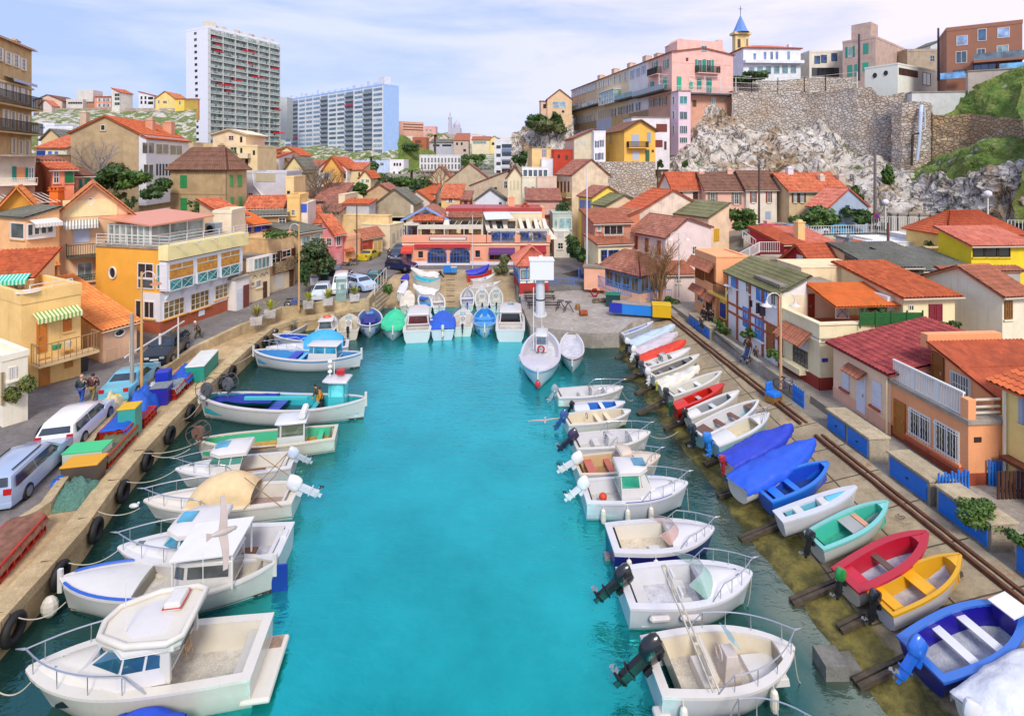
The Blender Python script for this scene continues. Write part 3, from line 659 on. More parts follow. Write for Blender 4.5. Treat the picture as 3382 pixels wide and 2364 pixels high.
#  BUILDINGS: far left, towers, hill
PEACH='f2bf94';CREAM='efdcae';YEL='f0c46a'
HG='houses on the crest of the far left hill'
T('A');HZ=186
def hh(x1,x2,yb,yt,d,wall,roof,label,W=(),th=90,x0=None,la=8,name='house',ext=6,**k):
 "house seen from the front, visible side to the right (x1 right front corner)"
 h=house(name,label,'house',x0,x1,x2,yb,yt,d=d,th=th,wall=wall,roof=roof,la=None if x2 else la,ext=ext,**k)
 for r in W:win(h,*r)
 return h
def ff(x1,x2,yb,yt,d,wall,roof,label,W=(),th=0,lb=8,x0=None,name='house',ext=3.5,**k):
 "house seen square from the front, left front corner x1"
 h=house(name,label,'house',x0,x1,x2,yb,yt,d=d,th=th,wall=wall,roof=roof,lb=None if x0 else lb,ext=ext,**k)
 for r in W:win(h,*r)
 return h
h=ff(255,470,828,765,186,'d9c3b0',('gy',2.2,'b'),'wide beige gabled house at the left end of the hill crest',[('R',320,790,350,810)])
h=ff(298,392,828,800,183,'e6d8cc',('gy',2.0,'p'),'low white gabled shed in front of the wide beige gabled house on the hill')
h=ff(502,628,824,768,186,'d8d2cc',('flat',.8),'grey white hilltop villa with a small upper box and a row of windows',[('R',515,765+8,625,790,'w','4a8f70',None,GLD,6,1)]);h2=MB();h2.box(2.5,1.5,h.h,8.5,6,h.h+4.3);h2.build('upper_storey',h.wm,h.o)
ff(640,718,824,762,188,'b5805e',('flat',.4),'low brown hilltop house between the grey villa and the pink house',[('R',655,775,670,795),('R',690,775,705,795)])
ff(716,842,826,735,186,'e59a82',('sy',1.2,'r'),'salmon pink hilltop house with six white windows',[('R',a,b,a+18,b+26,'s','e8e4e0')for a in(745,780,812)for b in(745,785)])
hh(905,1005,828,700,182,'e3ded6',('sy',1.5,'r'),'tall narrow hilltop house with a stack of glazed balconies and a yellow flank',[('L',868,b,908,b+24,'w','4a8f70',None,GLS,2,1)for b in(708,738,775)],x0=846,th=80)
hh(1165,1185,826,725,186,'e6e6ee',('sy',1.5,'p'),'white hilltop house with dark windows and two loggias',[('L',a,b,a+14,b+24,'k')for a in(1065,1095)for b in(730,765)]+[('L',1122,735,1160,755,'k'),('L',1122,770,1160,792,'k')],x0=1050,th=84)
ff(1178,1325,828,748,184,'ecd389',('gy',2.6,'w'),'pale yellow hilltop house with one window beneath its gable',[('R',1195,760,1210,785),('R',1235,765,1265,785)])
ff(1325,1395,830,752,182,'f0d064',('sy',1,'o'),'bright yellow hilltop house with a small balcony',[('R',1355,765,1370,795)])
ff(1392,1412,826,765,190,'e8a07c',('sy',1.5,'r'),'orange roofed hilltop house half hidden by the tall tower')
T('Q');wallstrip('parapet_wall','long low pale wall along the crest of the hill under the hilltop houses',[(60,243,251,184),(420,243,251,184)],mk_('cdbfb2'),.5,.02,n=30,mv=2)
#  towers
def tower1():
 T('A');h=house('apartment_tower','tallest white apartment tower with stacked green glass balconies and red awnings','tower',1410,1575,2105,1258,212,d=232,th=63,wall='e8ecf8',roof=('flat',.9),ext=8,v=.12)
 nf=21;fh=h.h/nf;a=h.a
 slabm=mp_('d9dad6',v=.1);gg=[mat('glass',c)for c in('b9ccc6','a3bab6','cbd6cf','94aeac')];rl=mg_('a9c2bd');back=mp_('7f9090',r=.5)
 rnd=random.Random(4)
 b=MB();fbox(b,'R',.6,a-.3,.0,h.h-.4,.005,.02);b.build('facade_recess',back,h.o)
 for k in range(nf):
  z=k*fh;s=MB();fbox(s,'R',0,a,z,z+.30,.02,1.75);s.build('balcony_slab',slabm,h.o)
  gz=MB();n=36
  for i in range(n):
   if rnd.random()<.84:fbox(gz,'R',.6+(a-.9)*i/n+.10,.6+(a-.9)*(i+1)/n-.10,z+.5,z+fh-.25,.02,.16)
  gz.build('window_band',gg[k%4],h.o)
  r=MB();fbox(r,'R',0.1,a-.1,z+1.3,z+1.42,1.68,1.76)
  for i in range(48):
   if rnd.random()<.9:fbox(r,'R',a*i/48+.05,a*(i+1)/48-.05,z+.45,z+1.25,1.69,1.72)
  r.build('railing',rl,h.o)
 for i in range(7):
  p=MB();u=a*i/6;fbox(p,'R',max(0,u-.12),min(a,u+.12),0,h.h,.02,1.80);p.build('partition',slabm,h.o)
 aw=mc_('d3283a');sp=[(.02,19),(.06,18),(.42,18),(.35,15),(.5,16.5),(.05,17),(.3,13),(.1,12),(.2,11),(.55,14),(.86,16),(.9,9),(.88,5)]
 for u,f in sp:
  f=int(f);awn=MB();w=a*rnd.choice((.08,.12,.2));awn.add([fp(h,'R',a*u,(f+1)*fh-.3,.2),fp(h,'R',a*u+w,(f+1)*fh-.3,.2),fp(h,'R',a*u+w,(f+1)*fh-1.0,1.95),fp(h,'R',a*u,(f+1)*fh-1.0,1.95),fp(h,'R',a*u+w,(f+1)*fh-1.4,1.96),fp(h,'R',a*u,(f+1)*fh-1.4,1.96)],[(0,1,2,3),(3,2,4,5)]);awn.build('awning',aw,h.o)
 for k in range(18):win(h,'L',1469+k*1.0,244+k*47.2,1491+k*1.0,266+k*47.2,'w',gl=GLD,nxp=1,nyp=1,sill=False)
 for i,u in enumerate((.02,.12,.22,.38,.44,.58,.62,.78,.92)):
  p=MB();w=2.2+rnd.random()*2;w*=.7;p.box(a*u,1.5,h.h+.9,a*u+w,3,h.h+2.2+rnd.random()*.6);p.build('roof_vent',ms_('d8cdbf'),h.roof)
 p=MB();p.box(.1,.5,h.h+.9,4.0,4,h.h+3.4);p.build('lift_house',ms_('e6dfcf'),h.roof)
def tower2():
 T('B');h=house('apartment_block','broad pale blue apartment block with a grid of windows and bare blue end wall','apartment block',213,955,1072,1245,648,d=270,th=50,wall='a3c4f3',roof=('flat',.9),ext=9,v=.35)
 nf=15;fh=(h.h-.6)/nf;b=h.b;nb=12;w=b/nb;rnd=random.Random(2)
 fm=mp_('eef0f2',v=.08);gls=[mat('glass',c)for c in('7f9db4','93aebd','68859c','a9bcc2','567389')];fin=mp_('dbe2ec',v=.1);red=mc_('c53048');dk=mp_('8695a6',r=.6);ml=mp_('9aa5ad',v=.1)
 bal=(1,5,8,10);cnt=0;rest=MB()
 f=MB();fbox(f,'L',.2,b,0,h.h-.2,.004,.03);f.build('facade_panel',fm,h.o)
 for i in range(nb+1):
  p=MB();fbox(p,'L',max(0,i*w-.15),min(b,i*w+.15),0,h.h,.03,.75);p.build('fin',fin,h.o)
 for k in range(nf):
  z=k*fh
  for i in range(nb):
   u0=i*w+.2;u1=(i+1)*w-.2
   if(nb-1-i)in bal:
    q=MB();fbox(q,'L',u0,u1,z+.2,z+fh-.1,.03,.06);
    if k>=3:
     q.build('loggia',dk,h.o)
    else:q.build('loggia',dk,h.o)
    r=MB();fbox(r,'L',u0,u1,z,z+.25,.06,.9);fbox(r,'L',u0,u1,z+1.15,z+1.25,.85,.9);fbox(r,'L',u0,u1,z+.35,z+1.05,.86,.88);
    hit=(i,k)in((3,12),(1,2),(6,0),(10,6),(9,2),(6,3));r.build('balcony',red if hit else ml,h.o)
   else:
    x=MB()if cnt<100 else rest;fbox(x,'L',u0+.1,u1-.1,z+1.0,z+fh-.35,.03,.12)
    if cnt<100:x.build('window',rnd.choice(gls),h.o)
    cnt+=1
 o=rest.build('window',gls[0],h.o);o['kind']='stuff'
 for i in range(16):
  p=MB();u=b*(i+.3)/16;ww=1.2+rnd.random()*2.2;p.box(2,u,h.h+.9,4,u+ww,h.h+2.4+rnd.random()*2);p.build('roof_vent',mp_('d7e0ee'),h.roof)
 p=MB();p.box(1,.5,h.h+.9,5,6,h.h+5);p.build('lift_house',ms_('dfe3ee'),h.roof)
tower1();tower2()
T('B')
h=ff(165,225,900,742,300,'ccd2d0',('flat',.4),'sliver of a pale green building between the two big towers',ext=12)
w_=MB()
#  far centre: buildings on the distant hill
h=house('apartment_building','long terracotta apartment building with open galleries beside the blue block','apartment building',None,1070,1260,1010,925,d=300,th=35,wall='dfae98',roof=('flat',.5),lb=16,ext=6)
for y in(935,955,975):
 win(h,'R',1105,y+6,1255,y+14,'k','6b4a40')
h=ff(1262,1350,1025,965,300,'e3b0a8',('flat',.6),'pink stepped house up on the distant hill',[('R',1275,980,1290,992),('R',1305,982,1320,994)])
ff(1175,1280,1110,1052,250,'b26a4a',('flat',.8),'red brown brick block above the green slope',[('R',1195,1062,1240,1085,'k','7c4433')])
ff(1130,1180,1090,1040,252,'e6d6c4',('flat',.5),'cream block left of the red brown brick block',[('R',1145,1050,1160,1070)])
ff(1310,1485,1145,1082,240,'b9bcc4',('sy',2.0,'g'),'grey blue villa with a long balcony on the distant slope',[('R',1330,1095,1380,1110,'k'),('R',1400,1095,1470,1110,'k')])
ff(1485,1600,1170,1065,238,'c9b7a8',('sy',2.6,'t'),'grey beige house with dark windows on the distant slope',[('R',1505,1080,1520,1100,'k'),('R',1540,1080,1555,1100,'k'),('R',1560,1130,1580,1150,'k')])
ff(1500,1600,1065,1040,262,'d7c0ae',('sy',2.4,'t'),'terracotta roofed house high on the distant slope')
ff(1625,1760,1110,1062,236,'e3d8b8',('sy',2,'t'),'cream and pink house with a row of six windows',[('R',a,1070,a+12,1090,'s','8fae9a')for a in(1640,1665,1690,1715)])
ff(1755,1835,1110,1060,240,'f0dd9a',('gy',1.8,'t'),'pale yellow villa with an arched loggia on the distant slope',[('R',1775,1080,1820,1100,'k')])
ff(1600,1705,1050,1025,330,'e8d4d4',('flat',.4),'pinkish house on the skyline right of the basilica',[])
ff(1380,1440,1075,1040,300,'d9cbbb',('gy',2,'t'),'small house in the trees below the basilica')
ff(1840,1950,1070,1048,260,'e4e0e2',('flat',1.2),'white roofs on the skyline behind the right apartment block')
h=hh(1945,1962,1300,1068,175,'e6e9ef',('flat',.6),'white apartment block with dark blue balconies beside the left cliff',[],x0=1795,th=86)
for k in range(7):
 z=h.h-1.0-k*2.85-1.4;b=MB();fbox(b,'L',0,h.b*.62,z,z+1.3,.01,.04);b.build('window_band',GLD,h.o);b=MB();fbox(b,'L',0,h.b*.62,z-1.1,z-.15,.5,.62);b.build('balcony',mp_('d8dde6',v=.1)if k else mp_('7d8fb0'),h.o)
 q=MB();fbox(q,'L',h.b*.68,h.b*.9,z-.2,z+.9,.01,.05);q.build('window',GLD,h.o)
# basilica
def basilica():
 o=gt('B',1462,1032,0);P=dp(0,0,1);T('B');P=dp(1480,1036,520);e=empty('basilica',P,0,'far basilica with a tall bell tower and a small dome on the skyline','church')
 m=mp_('c3bfcf',v=.3);k=520/1694*.436;
 def bx(x0,x1,y0,y1,nm,dpt=12):b=MB();b.box((x0-1480)*k,0,(1036-y1)*k,(x1-1480)*k,dpt,(1036-y0)*k);return b.build(nm,m,e)
 b=MB();b.box((1445-1480)*k,-1,-20,(1472-1480)*k,5,(1036-930)*k);b.box((1447-1480)*k,-.8,(1036-930)*k,(1470-1480)*k,4.6,(1036-905)*k);b.lathe([(2.0,0),(2.0,2),(.8,3.5),(.5,6.5),(.2,8)],((1458-1480)*k,2,(1036-905)*k),8);b.build('bell_tower',m,e)
 b=MB();b.box((1472-1480)*k,0,-20,(1535-1480)*k,18,(1036-968)*k);b.build('nave',m,e)
 b=MB();b.lathe([(3.6,0),(3.6,3.2),(3.4,4),(2.4,6),(.6,7.4),(.2,9)],((1505-1480)*k,8,(1036-968)*k),12);b.build('dome',m,e)
 b=MB();b.box((1440-1480)*k,-3,-26,(1545-1480)*k,20,(1036-1018)*k);b.build('terrace',ms_('a9a3a6'),e)
basilica()
# school and white-blue block
h=house('school_building','long white school building with two rows of framed square windows','school',1105,1228,1540,1298,1180,d=170,th=10,wall='dfe0e4',roof=('flat',.3),ext=1)
for j,(y0,y1)in enumerate(((1195,1232),(1243,1282))):
 for i in range(12):x=1238+i*25.6;win(h,'R',x,y0,x+15,y1,'w',gl=GLD,nxp=2,nyp=2,sill=False)
ff(1200,1560,1345,1298,168.5,'9a8d80',('flat',),'open dark ground floor gallery under the white school',[('R',1205+i*35,1305,1228+i*35,1335,'k')for i in range(10)],lb=12)
h=ff(1003,1108,1345,1218,166,'efeef2',('flat',.4),'plain white building with three square windows left of the school',[('R',a,1235,a+14,1258,'k')for a in(1032,1052,1075)]+[('R',1028,1300,1042,1320,'k'),('R',1068,1300,1090,1318,'k')])
ff(728,1003,1345,1222,172,'c3d4f2',('flat',.4),'low pale blue building at the foot of the blue apartment block',[('R',760,1240,790,1262),('R',825,1235,845,1255),('R',890,1235,915,1255),('R',930,1232,958,1255)])
#  BUILDINGS: left side
T('A')
h=house('tenement','tall old ochre tenement with long balconies at the far left edge','tenement',None,-160,240,1500,222,d=50,th=112,wall='c9ab78',roof=('sy',.9,'w',.35),lb=9,ext=5,v=.9)
for r in((48,395,75,490),(108,415,135,510),(165,445,188,535),(-12,362,12,462)):win(h,'R',*r,'s','e6dcc4',gl=GLD,nyp=3)
for r in((28,618,52,735),(80,632,104,755),(136,650,158,775),(184,668,206,790),(-20,600,0,720)):win(h,'R',*r,'s','efe9da',gl=mg_('4a2a20'),nyp=1,sill=False)
for r in((88,845,108,985),(142,858,162,990),(190,872,212,1000),(30,830,55,960)):win(h,'R',*r,'s','efe6cf',gl=GLD,nyp=1,sill=False)
for r in((92,1045,114,1165),(145,1060,165,1170),(192,1062,215,1180)):win(h,'R',*r,'s','d9c49a',gl=GLD,nyp=1,sill=False)
balcony(h,'R',-120,705,238,812,1.1,m=IRON);balcony(h,'R',-120,915,238,1015,1.1,m=IRON)
band(h,'R',h.h-4.6,h.h-4.4,'e6cfa0',.25,'cornice')
b=MB();
awning(h,'R',30,600,215,655,.8,.25,mat('stripes','5f86c4',h2='e8ecf4',s=2.0))
chim(h,14,3,.8,1.2,h.h+.4);
None
h=house('house','white rendered house with teal shutters and a long white balcony at the left edge','house',None,-140,262,1520,1186,d=44,th=42,wall='ddd2bd',roof=('flat',),lb=7,ext=3)
win(h,'R',92,1262,124,1362,'c','1f9e8c');win(h,'R',195,1270,215,1358,'c','1f9e8c');win(h,'R',216,1268,258,1358,'w',gl=GLS);win(h,'R',126,1268,192,1360,'k','e8a272')
balcony(h,'R',-130,1360,285,1405,1.1,m=RAILW,slab=ms_('e9e0d0'))
b=MB();fbox(b,'R',-1,h.a+.6,h.h-.05+.0,h.h+.001,0.02,1.6);b.build('roof_overhang',mk_('8c6a5c'),h.o)
p=MB();
for i in range(9):x=h.a*(.25+i*.11);p.beam((x,-.2,1.55-1.0),(x+1.3,-2.6,.9-1.1),.06)
p.beam((h.a*.2,-.25,.55),(h.a*1.15,-.25,.55),.06);p.beam((h.a*.4,-2.6,-.2),(h.a*1.45,-2.6,-.2),.06);p.build('pergola',RAILW,h.o)
h=ff(265,470,1450,1222,50,'efa070',('sy',.5,'v'),'orange rendered house with a large dark green shutter',[('R',325,1272,362,1398,'c','0e7350'),('R',364,1270,398,1398,'c','0e7350')],lb=6,th=50)
h=ff(398,562,1450,1290,47,'f09a78',('sy',.7,'r'),'salmon extension with a white window and a green shutter',[('R',404,1296,448,1388,'w','4a8f70',None,GLD),('R',490,1300,556,1386,'c','0c7d44')],lb=5,th=50)
h=ff(552,690,1450,1338,49,'ddb59a',('sy',.8,'b'),'small brown roofed extension with three bright teal shutters',[('R',553,1352,568,1442,'c','12a57e'),('R',598,1356,620,1442,'c','12a57e'),('R',643,1352,680,1430,'c','12a57e'),('R',622,1362,642,1430)],lb=5,th=50)
# big stone gable house
h=house('house','big grey stone gable house with orange roof and white glazed verandas','house',535,1050,1380,1400,1012,d=74,th=100,wall='c3ab86',roof=('gx',2.4,'o',.3),ext=4,v=.8)
win(h,'L',762,946,798,990,'w',gl=GLD,nxp=1,nyp=1)
b=MB();fbox(b,'R',0,h.a,-3,h.h-.3,.02,1.0);b.build('veranda',mp_('eef0f6'),h.o);h.off=1.0
wins(h,'R',[(1075,1080,1118,1165),(1122,1080,1165,1165),(1180,1090,1226,1170),(1230,1092,1275,1170),(1285,1100,1330,1175),(1332,1102,1376,1175),(1085,1245,1122,1335),(1126,1245,1160,1335)],st='w',nxp=1,nyp=1,sill=False,o=1.0)
for i in range(8):win(h,'R',1183+i*24,1242,1196+i*24,1330,'k','39454f',o=1.0)
h.off=0
b=MB();roofpatch(b,(-.3,-1.4,h.h-.75),(h.a+.3,-1.4,h.h-.75),(h.a+.3,-.2,h.h-.2),(-.3,-.2,h.h-.2),.3,.4);b.build('veranda_roof',TILES['o'],h.o)
chim(h,7,h.b*.5-2.6,1.0,1.2,h.h+1.2,m=ms_('d8a082'));chim(h,12,h.b*.5-3,1.3,1.6,h.h+.8,m=ms_('d8a082'));chim(h,.8,h.b*.85,.8,2.4,h.h+.5,m=ms_('cdbca4'))
b=MB();b.box(5.5,h.b/2-2.4,h.h+1.33,6.9,h.b/2-1.6,h.h+1.75);
ff(312,532,1215,1065,90,'dcc092',('axR',2.0,'g',.3,.35,-1.2),'ochre house with a grey metal roof behind the red roofed one',lb=7)
ff(275,505,1225,1122,82,'ece0c4',('sy',2.2,'r'),'low cream house with a red tiled roof and a blue double door',[('R',278,1142,344,1210,'c','24429a'),('R',365,1146,392,1168,'c','3f7fd8'),('R',416,1148,440,1168,'c','3f7fd8')],lb=6)
b=MB();T('A');q=ff(362,530,1245,1178,78,'8f6a48',('flat',),'brown slatted garden shed below the low cream house',lb=2)
ff(290,412,1010,950,112,'e8ecf4',('flat',.5),'white modern terrace behind the orange roofs at the left',[('R',300,960,340,975,'k','8aa6c4')]);ff(415,550,1045,975,108,'eceef4',('flat',.5),'white block with a flat roof left of the big stone gable')
# hip roofed stone house
h=house('house','square brown stone house with a hipped brown roof and green shutters','house',1290,1722,1868,1612,1292,d=64,th=78,wall='bfa57c',roof=('hip',2.9,'b',.45),ext=4,v=.9)
wins(h,'L',[(1366,1328,1417,1422),(1370,1500,1418,1590)],st='c',col='3a9a5c');wins(h,'R',[(1740,1325,1764,1410),(1800,1325,1832,1412),(1744,1490,1768,1590),(1808,1488,1830,1580)],st='c',col='5fb068')
band(h,'L',h.h*.42,h.h*.42+.1,'a98f68',.04,'string_course');
b=MB();b.tube([(-.06,.1,h.h),(-.06,.1,-2)],.07);b.build('drain_pipe',mp_('8a7a62'),h.o);chim(h,3,3.5,.6,.6,h.h+2.6)
# cream terrace house
ff(1612,1862,1220,1018,92,'ecd5b0',('gy',.9,'cr',.5),'cream villa with a rounded front and low gable behind the hipped roof',[('R',1732,1028,1772,1064,'w','',None,GLD),('R',1818,1036,1836,1080,'k')],lb=7)
h=ff(1712,1950,1300,1112,87,'f0d8a6',('flat',.3),'pale yellow stepped villa with balconies behind the hipped roof',[('R',1745,1114,1796,1162,'w','',None,GLD),('R',1820,1122,1836,1160,'k'),('R',1915,1140,1932,1175,'k'),('R',1858,1205,1880,1270,'k')],lb=7);balcony(h,'R',1795,1165,1900,1200,.9,m=RAILW)
ff(1455,1620,1200,1100,93,'e0c8a0',('flat',.25),'low cream house with a roof terrace left of the cream villa',[('R',1508,1122,1566,1165,'w','',None,GLD)],lb=7)
ff(1380,1462,1230,1085,90,'d9c7a8',('flat',.2),'small pale house squeezed right of the glazed veranda',[],lb=6)
ff(1950,2012,1300,1165,96,'f0b060',('sy',1.0,'o'),'narrow orange house with three blue windows',[('R',1958,1190,1968,1215,'c','4a74c8'),('R',1980,1190,1992,1215,'c','4a74c8')],lb=6)
ff(2006,2110,1300,1190,97,'ece4e0',('sy',1.0,'o'),'white house with blue shutters and an orange roof near the tower',[('R',a,1210,a+13,1238,'c','4f77cc')for a in(2018,2040,2064)],lb=6)
#  front left block
T('E')
h=house('house','large cream and pink house with a round gable window and wide tiled roof','house',None,445,965,1060,470,d=41.5,th=40,wall='f0c9a0',roof=('gy',2.3,'w',.6),lb=9,ext=2)
z_=fuv(h,'R',700,500)[1]
band(h,'R',z_+.1,z_+1.5,'f5dfa8',.06,'facade_panel',u0=fuv(h,'R',475,450)[0],u1=fuv(h,'R',890,450)[0])
win(h,'R',658,352,712,408,'o',gl=GLS)
win(h,'R',556,575,680,690,'g','c9d6ee');awning(h,'R',485,520,742,575,.9,.35,mat('stripes','8f9a98',h2='f2efe2',s=1.6))
win(h,'R',582,840,702,985,'w',gl=GLC,nxp=2,nyp=1);balcony(h,'R',505,690,800,790,1.3,m=IRON,slab=mp_('4e5346'));balcony(h,'R',590,940,730,990,.25,m=IRON)
b=MB();b.box(9.3,h.b-1.2,h.h-.2,10.3,h.b-.2,h.h+2.6);
h2=h
T('E');P=dp(402,400,46)
e=empty('chimney_stack',dp(402,470,45.6),0,'bright orange square chimney stack in front of the wide tiled roof','chimney');e.scale=(.7,.7,.5);b=MB();b.box(-.62,0,-1,.62,1.1,4.0,.08,.08);b.box(-.7,-.08,4.0,.7,1.18,4.12);b.build('shaft',ms_('e57a2c'),e);b=MB();[b.box(x,.05,4.12,x+.22,1.0,4.55)for x in(-.6,-.1,.38)];b.box(-.66,0,4.55,.66,1.1,4.65);b.build('cap',ms_('d86f2a'),e)
ff(-40,290,600,462,41,'e0a040',('gy',1.9,'y',.5),'yellow gabled house with a tiled roof at the left edge',[],th=40,lb=8,ext=1)
h=house('house','peach house with a white corner veranda above a cream lower wall','house',-160,200,450,1090,505,d=39,th=68,wall='f6bd84',roof=('sx',.6,'g',.2),ext=2)
win(h,'L',84,540,188,662,'w',gl=GLS,nxp=1,nyp=1);b=band(h,'R',fuv(h,'R',330,655)[1],fuv(h,'R',330,535)[1],'ffffff',.25,'veranda',u0=.0,u1=fuv(h,'R',408,600)[0],m=WHITE)
h.off=.25
for i in range(4):win(h,'R',206+i*50,552-i*8,252+i*50,640-i*8,'w',gl=GLS,nxp=1,nyp=1,sill=False,o=.25)
h.off=0;awning(h,'R',215,510,425,560,.9,.3,mat('stripes','dcdcd8',h2='f5f2e6',s=1.6));band(h,'L',fuv(h,'L',100,800)[1],fuv(h,'L',100,745)[1],'f0a97a',.04,'string_course')
wins(h,'R',[(255,885,318,1035),(362,860,430,1000)],st='c',col='a8642c');
for r in((250,862,330,900),(355,835,440,868)):canopy(h,'R',r[0],r[1],r[2],r[3],.25,'y')
h=house('house','small house with an orange tiled roof, turquoise awning and glazed front at the left edge','house',None,-170,232,1215,975,d=33.5,th=22,wall='f0d8a8',roof=('sy',1.2,'o',.35),lb=3.6,ext=2)
for i in range(5):win(h,'R',-40+i*48,1000-i*4,2+i*48,1190-i*2,'w',gl=GLC,nxp=1,nyp=2,sill=False)
awning(h,'R',-150,935,240,1000,.7,.3,mat('stripes','2fb79a',h2='aee8d4',s=1.6))
# lower yellow house with terrace and balcony
h=house('house','yellow terrace house with orange shutters and a metal balcony over the road','house',-120,165,612,1605+120,1160,d=30.5,th=62,wall='f6cd84',roof=('flat',.7),ext=1.5)
wins(h,'R',[(275,1290,352,1520)],st='d',col='d9822e');win(h,'R',478,1240,542,1360,'c','dd8030');T('I');win(h,'R',292,75,378,300,'d','d08a3c');win(h,'R',488,15,552,145,'d','c98a40');T('E')
balcony(h,'R',235,1400,690,1560,1.1,m=mp_('a88a62'),slab=ms_('d8bd8e'),sp=.3);awning(h,'R',245,1195,585,1290,.7,.28,mat('stripes','7fae52',h2='f4efc0',s=1.6))
rail(h,'R',.4,h.a-.4,h.h+.7,.35,-.1,RAILW,1.2)
for k in range(9):
 q=MB();u=h.a*(.35+k*.06);x,y=fp(h,'R',u,0,.55)[:2];zb_=fuv(h,'R',450,1480)[1]
 if k in(2,3,6):q.lathe([(.12,0),(.17,.3),(.0,.32)],(x,y,zb_+.05),8);q.build('flower_pot',mp_('4fa870' if k!=6 else 'd8d8d0'),h.o)
h=house('house','whitewashed house with a barred window at the left edge by the road','house',-200,20,172,1905,1590,d=26.5,th=62,wall='f2ecd6',roof=('flat',.3),ext=1.5)
T('I');win(h,'R',60,140,122,240,'w',gl=GLD,nxp=5,nyp=1);win(h,'R',-2+4,180,28,430,'d','c9b48a');T('E')
# restaurant
h=house('restaurant','yellow restaurant with white bays, bamboo blinds and a brown base','restaurant',726,1212,1790,1440,742,zb=1.5,th=76,wall='efae42',roof=('flat',.0),ext=1,v=.35)
RW=mp_('eef0f6');z1=fuv(h,'R',1212,1290)[1];z2=fuv(h,'R',1212,1075)[1]
band(h,'R',-.5,z1,'a8583a',.05);band(h,'L',-.5,z1,'a8583a',.052,u0=0,u1=fuv(h,'L',1082,1300)[0])
band(h,'R',z1,z2,'eef0f6',.06,'white_panelling',m=RW);band(h,'L',z1,z2,'eef0f6',.062,'white_panelling',m=RW,u0=0,u1=fuv(h,'L',1088,1200)[0])
BR=mg_('8c7440')
wins(h,'R',[(1230,1118,1390,1250),(1436,1060,1578,1188),(1620,1000,1746,1108)],nxp=4,nyp=3,gl=BR,o=.06);win(h,'L',1098,1132,1178,1262,'w',gl=GLD,nxp=2,nyp=1,o=.06)
win(h,'L',1028,1125,1078,1290,'w',gl=GLD,nxp=1,nyp=1,o=.002)
h.off=.7;ua=fuv(h,'R',1272,950)[0];ub=fuv(h,'R',1838,850)[0];za,zc=fuv(h,'R',1272,1060)[1],fuv(h,'R',1272,838)[1]
b=MB();fbox(b,'R',-.05,ub,za,zc,.0,.7);b.build('upper_bay',RW,h.o)
BAMB=mw_('e3a145')
for x0,y0,x1,y1 in((1280,835,1465,1040),(1490,790,1648,985),(1672,750,1815,940)):
 u0,u1,q0,q1=frect(h,'R',x0,y0,x1,y1);zm=q0+(q1-q0)*.42
 ob=win(h,'R',0,0,0,0,'w',hh=(u0,u1,q0,zm),nxp=2,nyp=1,gl=GTEAL,sill=False,o=.7,fr=RW);q=MB();fbox(q,'R',u0+.05,u1-.05,zm+.04,q1-.1,.705,.735);q.build('bamboo_blind',BAMB,h.o)
 q=MB();fbox(q,'R',u0,u1,q0+(q1-q0)*.76,q0+(q1-q0)*.79,.735,.76);fbox(q,'R',(u0+u1)/2-.03,(u0+u1)/2+.03,q0+(q1-q0)*.78,q1-.05,.735,.758)
 um=(u0+u1)/2
 for s0,s1 in((u0,um),(um,u1)):q.beam(fp(h,'R',s0,q0+.06,.79),fp(h,'R',s1,zm-.04,.79),.025);q.beam(fp(h,'R',s0,zm-.04,.79),fp(h,'R',s1,q0+.06,.79),.025)
 q.build('lattice',mp_('cfe0dc'),h.o)
zt0,zt1=fuv(h,'R',1268,832)[1],fuv(h,'R',1268,716)[1]
b=MB();fbox(b,'R',-.15,ub+.45,zt0+.05,zt1,.0,.95);b.build('parapet',ms_('f3e5a6',v=.3),h.o);h.off=0
for k in range(5):
 q=MB();u=.6+k*(h.a-1)/4;q.beam(fp(h,'R',u,zt1-.1,.95),fp(h,'R',u,zt1-.05,1.35),.05);q.beam(fp(h,'R',u-.2,zt1-.02,1.35),fp(h,'R',u+.2,zt1-.02,1.35),.10);q.build('wall_lamp',mp_('d8d8d8'),h.o)
h.off=0;win(h,'L',1046,845,1168,960,'w',gl=GLD,nxp=2,nyp=1,sill=False,fr=RW,o=.02);win(h,'L',1046,962,1168,1040,'w',gl=GLS,nxp=1,nyp=1,sill=False,fr=RW,o=.02);win(h,'L',1192,855,1262,1045,'w',gl=GTEAL,nxp=1,nyp=2,sill=False,fr=RW,o=.02)
win(h,'L',832,875,884,962,'o',gl=GLD,o=.02)
for k in range(6):
 q=MB();u=.4+k*(h.a-.6)/5;q.ex([fp(h,'R',u,za,.0),fp(h,'R',u,za,.68),fp(h,'R',u,za-.12,.68),fp(h,'R',u,za-.85,.06),fp(h,'R',u,za-.95,.0)],(.08,0,0),0);q.build('bracket',RW,h.o)
win(h,'R',1500,1202,1545,1242,'k','e4ecf2',o=.05)
# roof terrace railing and glazed penthouse
q=MB();zr=h.h+.02;A=[(-.05,h.b*.98,zr),(-.05,0,zr),(.0,-.85,zr),(h.a+.4,-.85,zr)]
A=[Vec(a)for a in A]
for a,b in zip(A,A[1:]):
 n=max(1,int((b-a).length/1.4))
 for k in(1.0,.75,.5,.25):q.tube([a+Vec((0,0,k)),b+Vec((0,0,k))],.025,5)
 for k in range(n+1):p=a.lerp(b,k/n);q.tube([p,p+Vec((0,0,1.0))],.03,5)
q.build('terrace_railing',RAILW,h.o)
px=fuv(h,'L',742,600)[0]
q=MB();u0=fuv(h,'L',1255,600)[0];
b0=fuv(h,'L',1062,600)[0];px=max(px,b0+2);q.box(.9,b0,h.h,6.0,px,h.h+1.75);ph=q.build('penthouse',mg_('9fb0ac'),h.o)
q=MB()
for k in range(8):y=b0+(px-b0)*k/7;q.box(.82,y-.05,h.h,.9,y+.05,h.h+1.75)
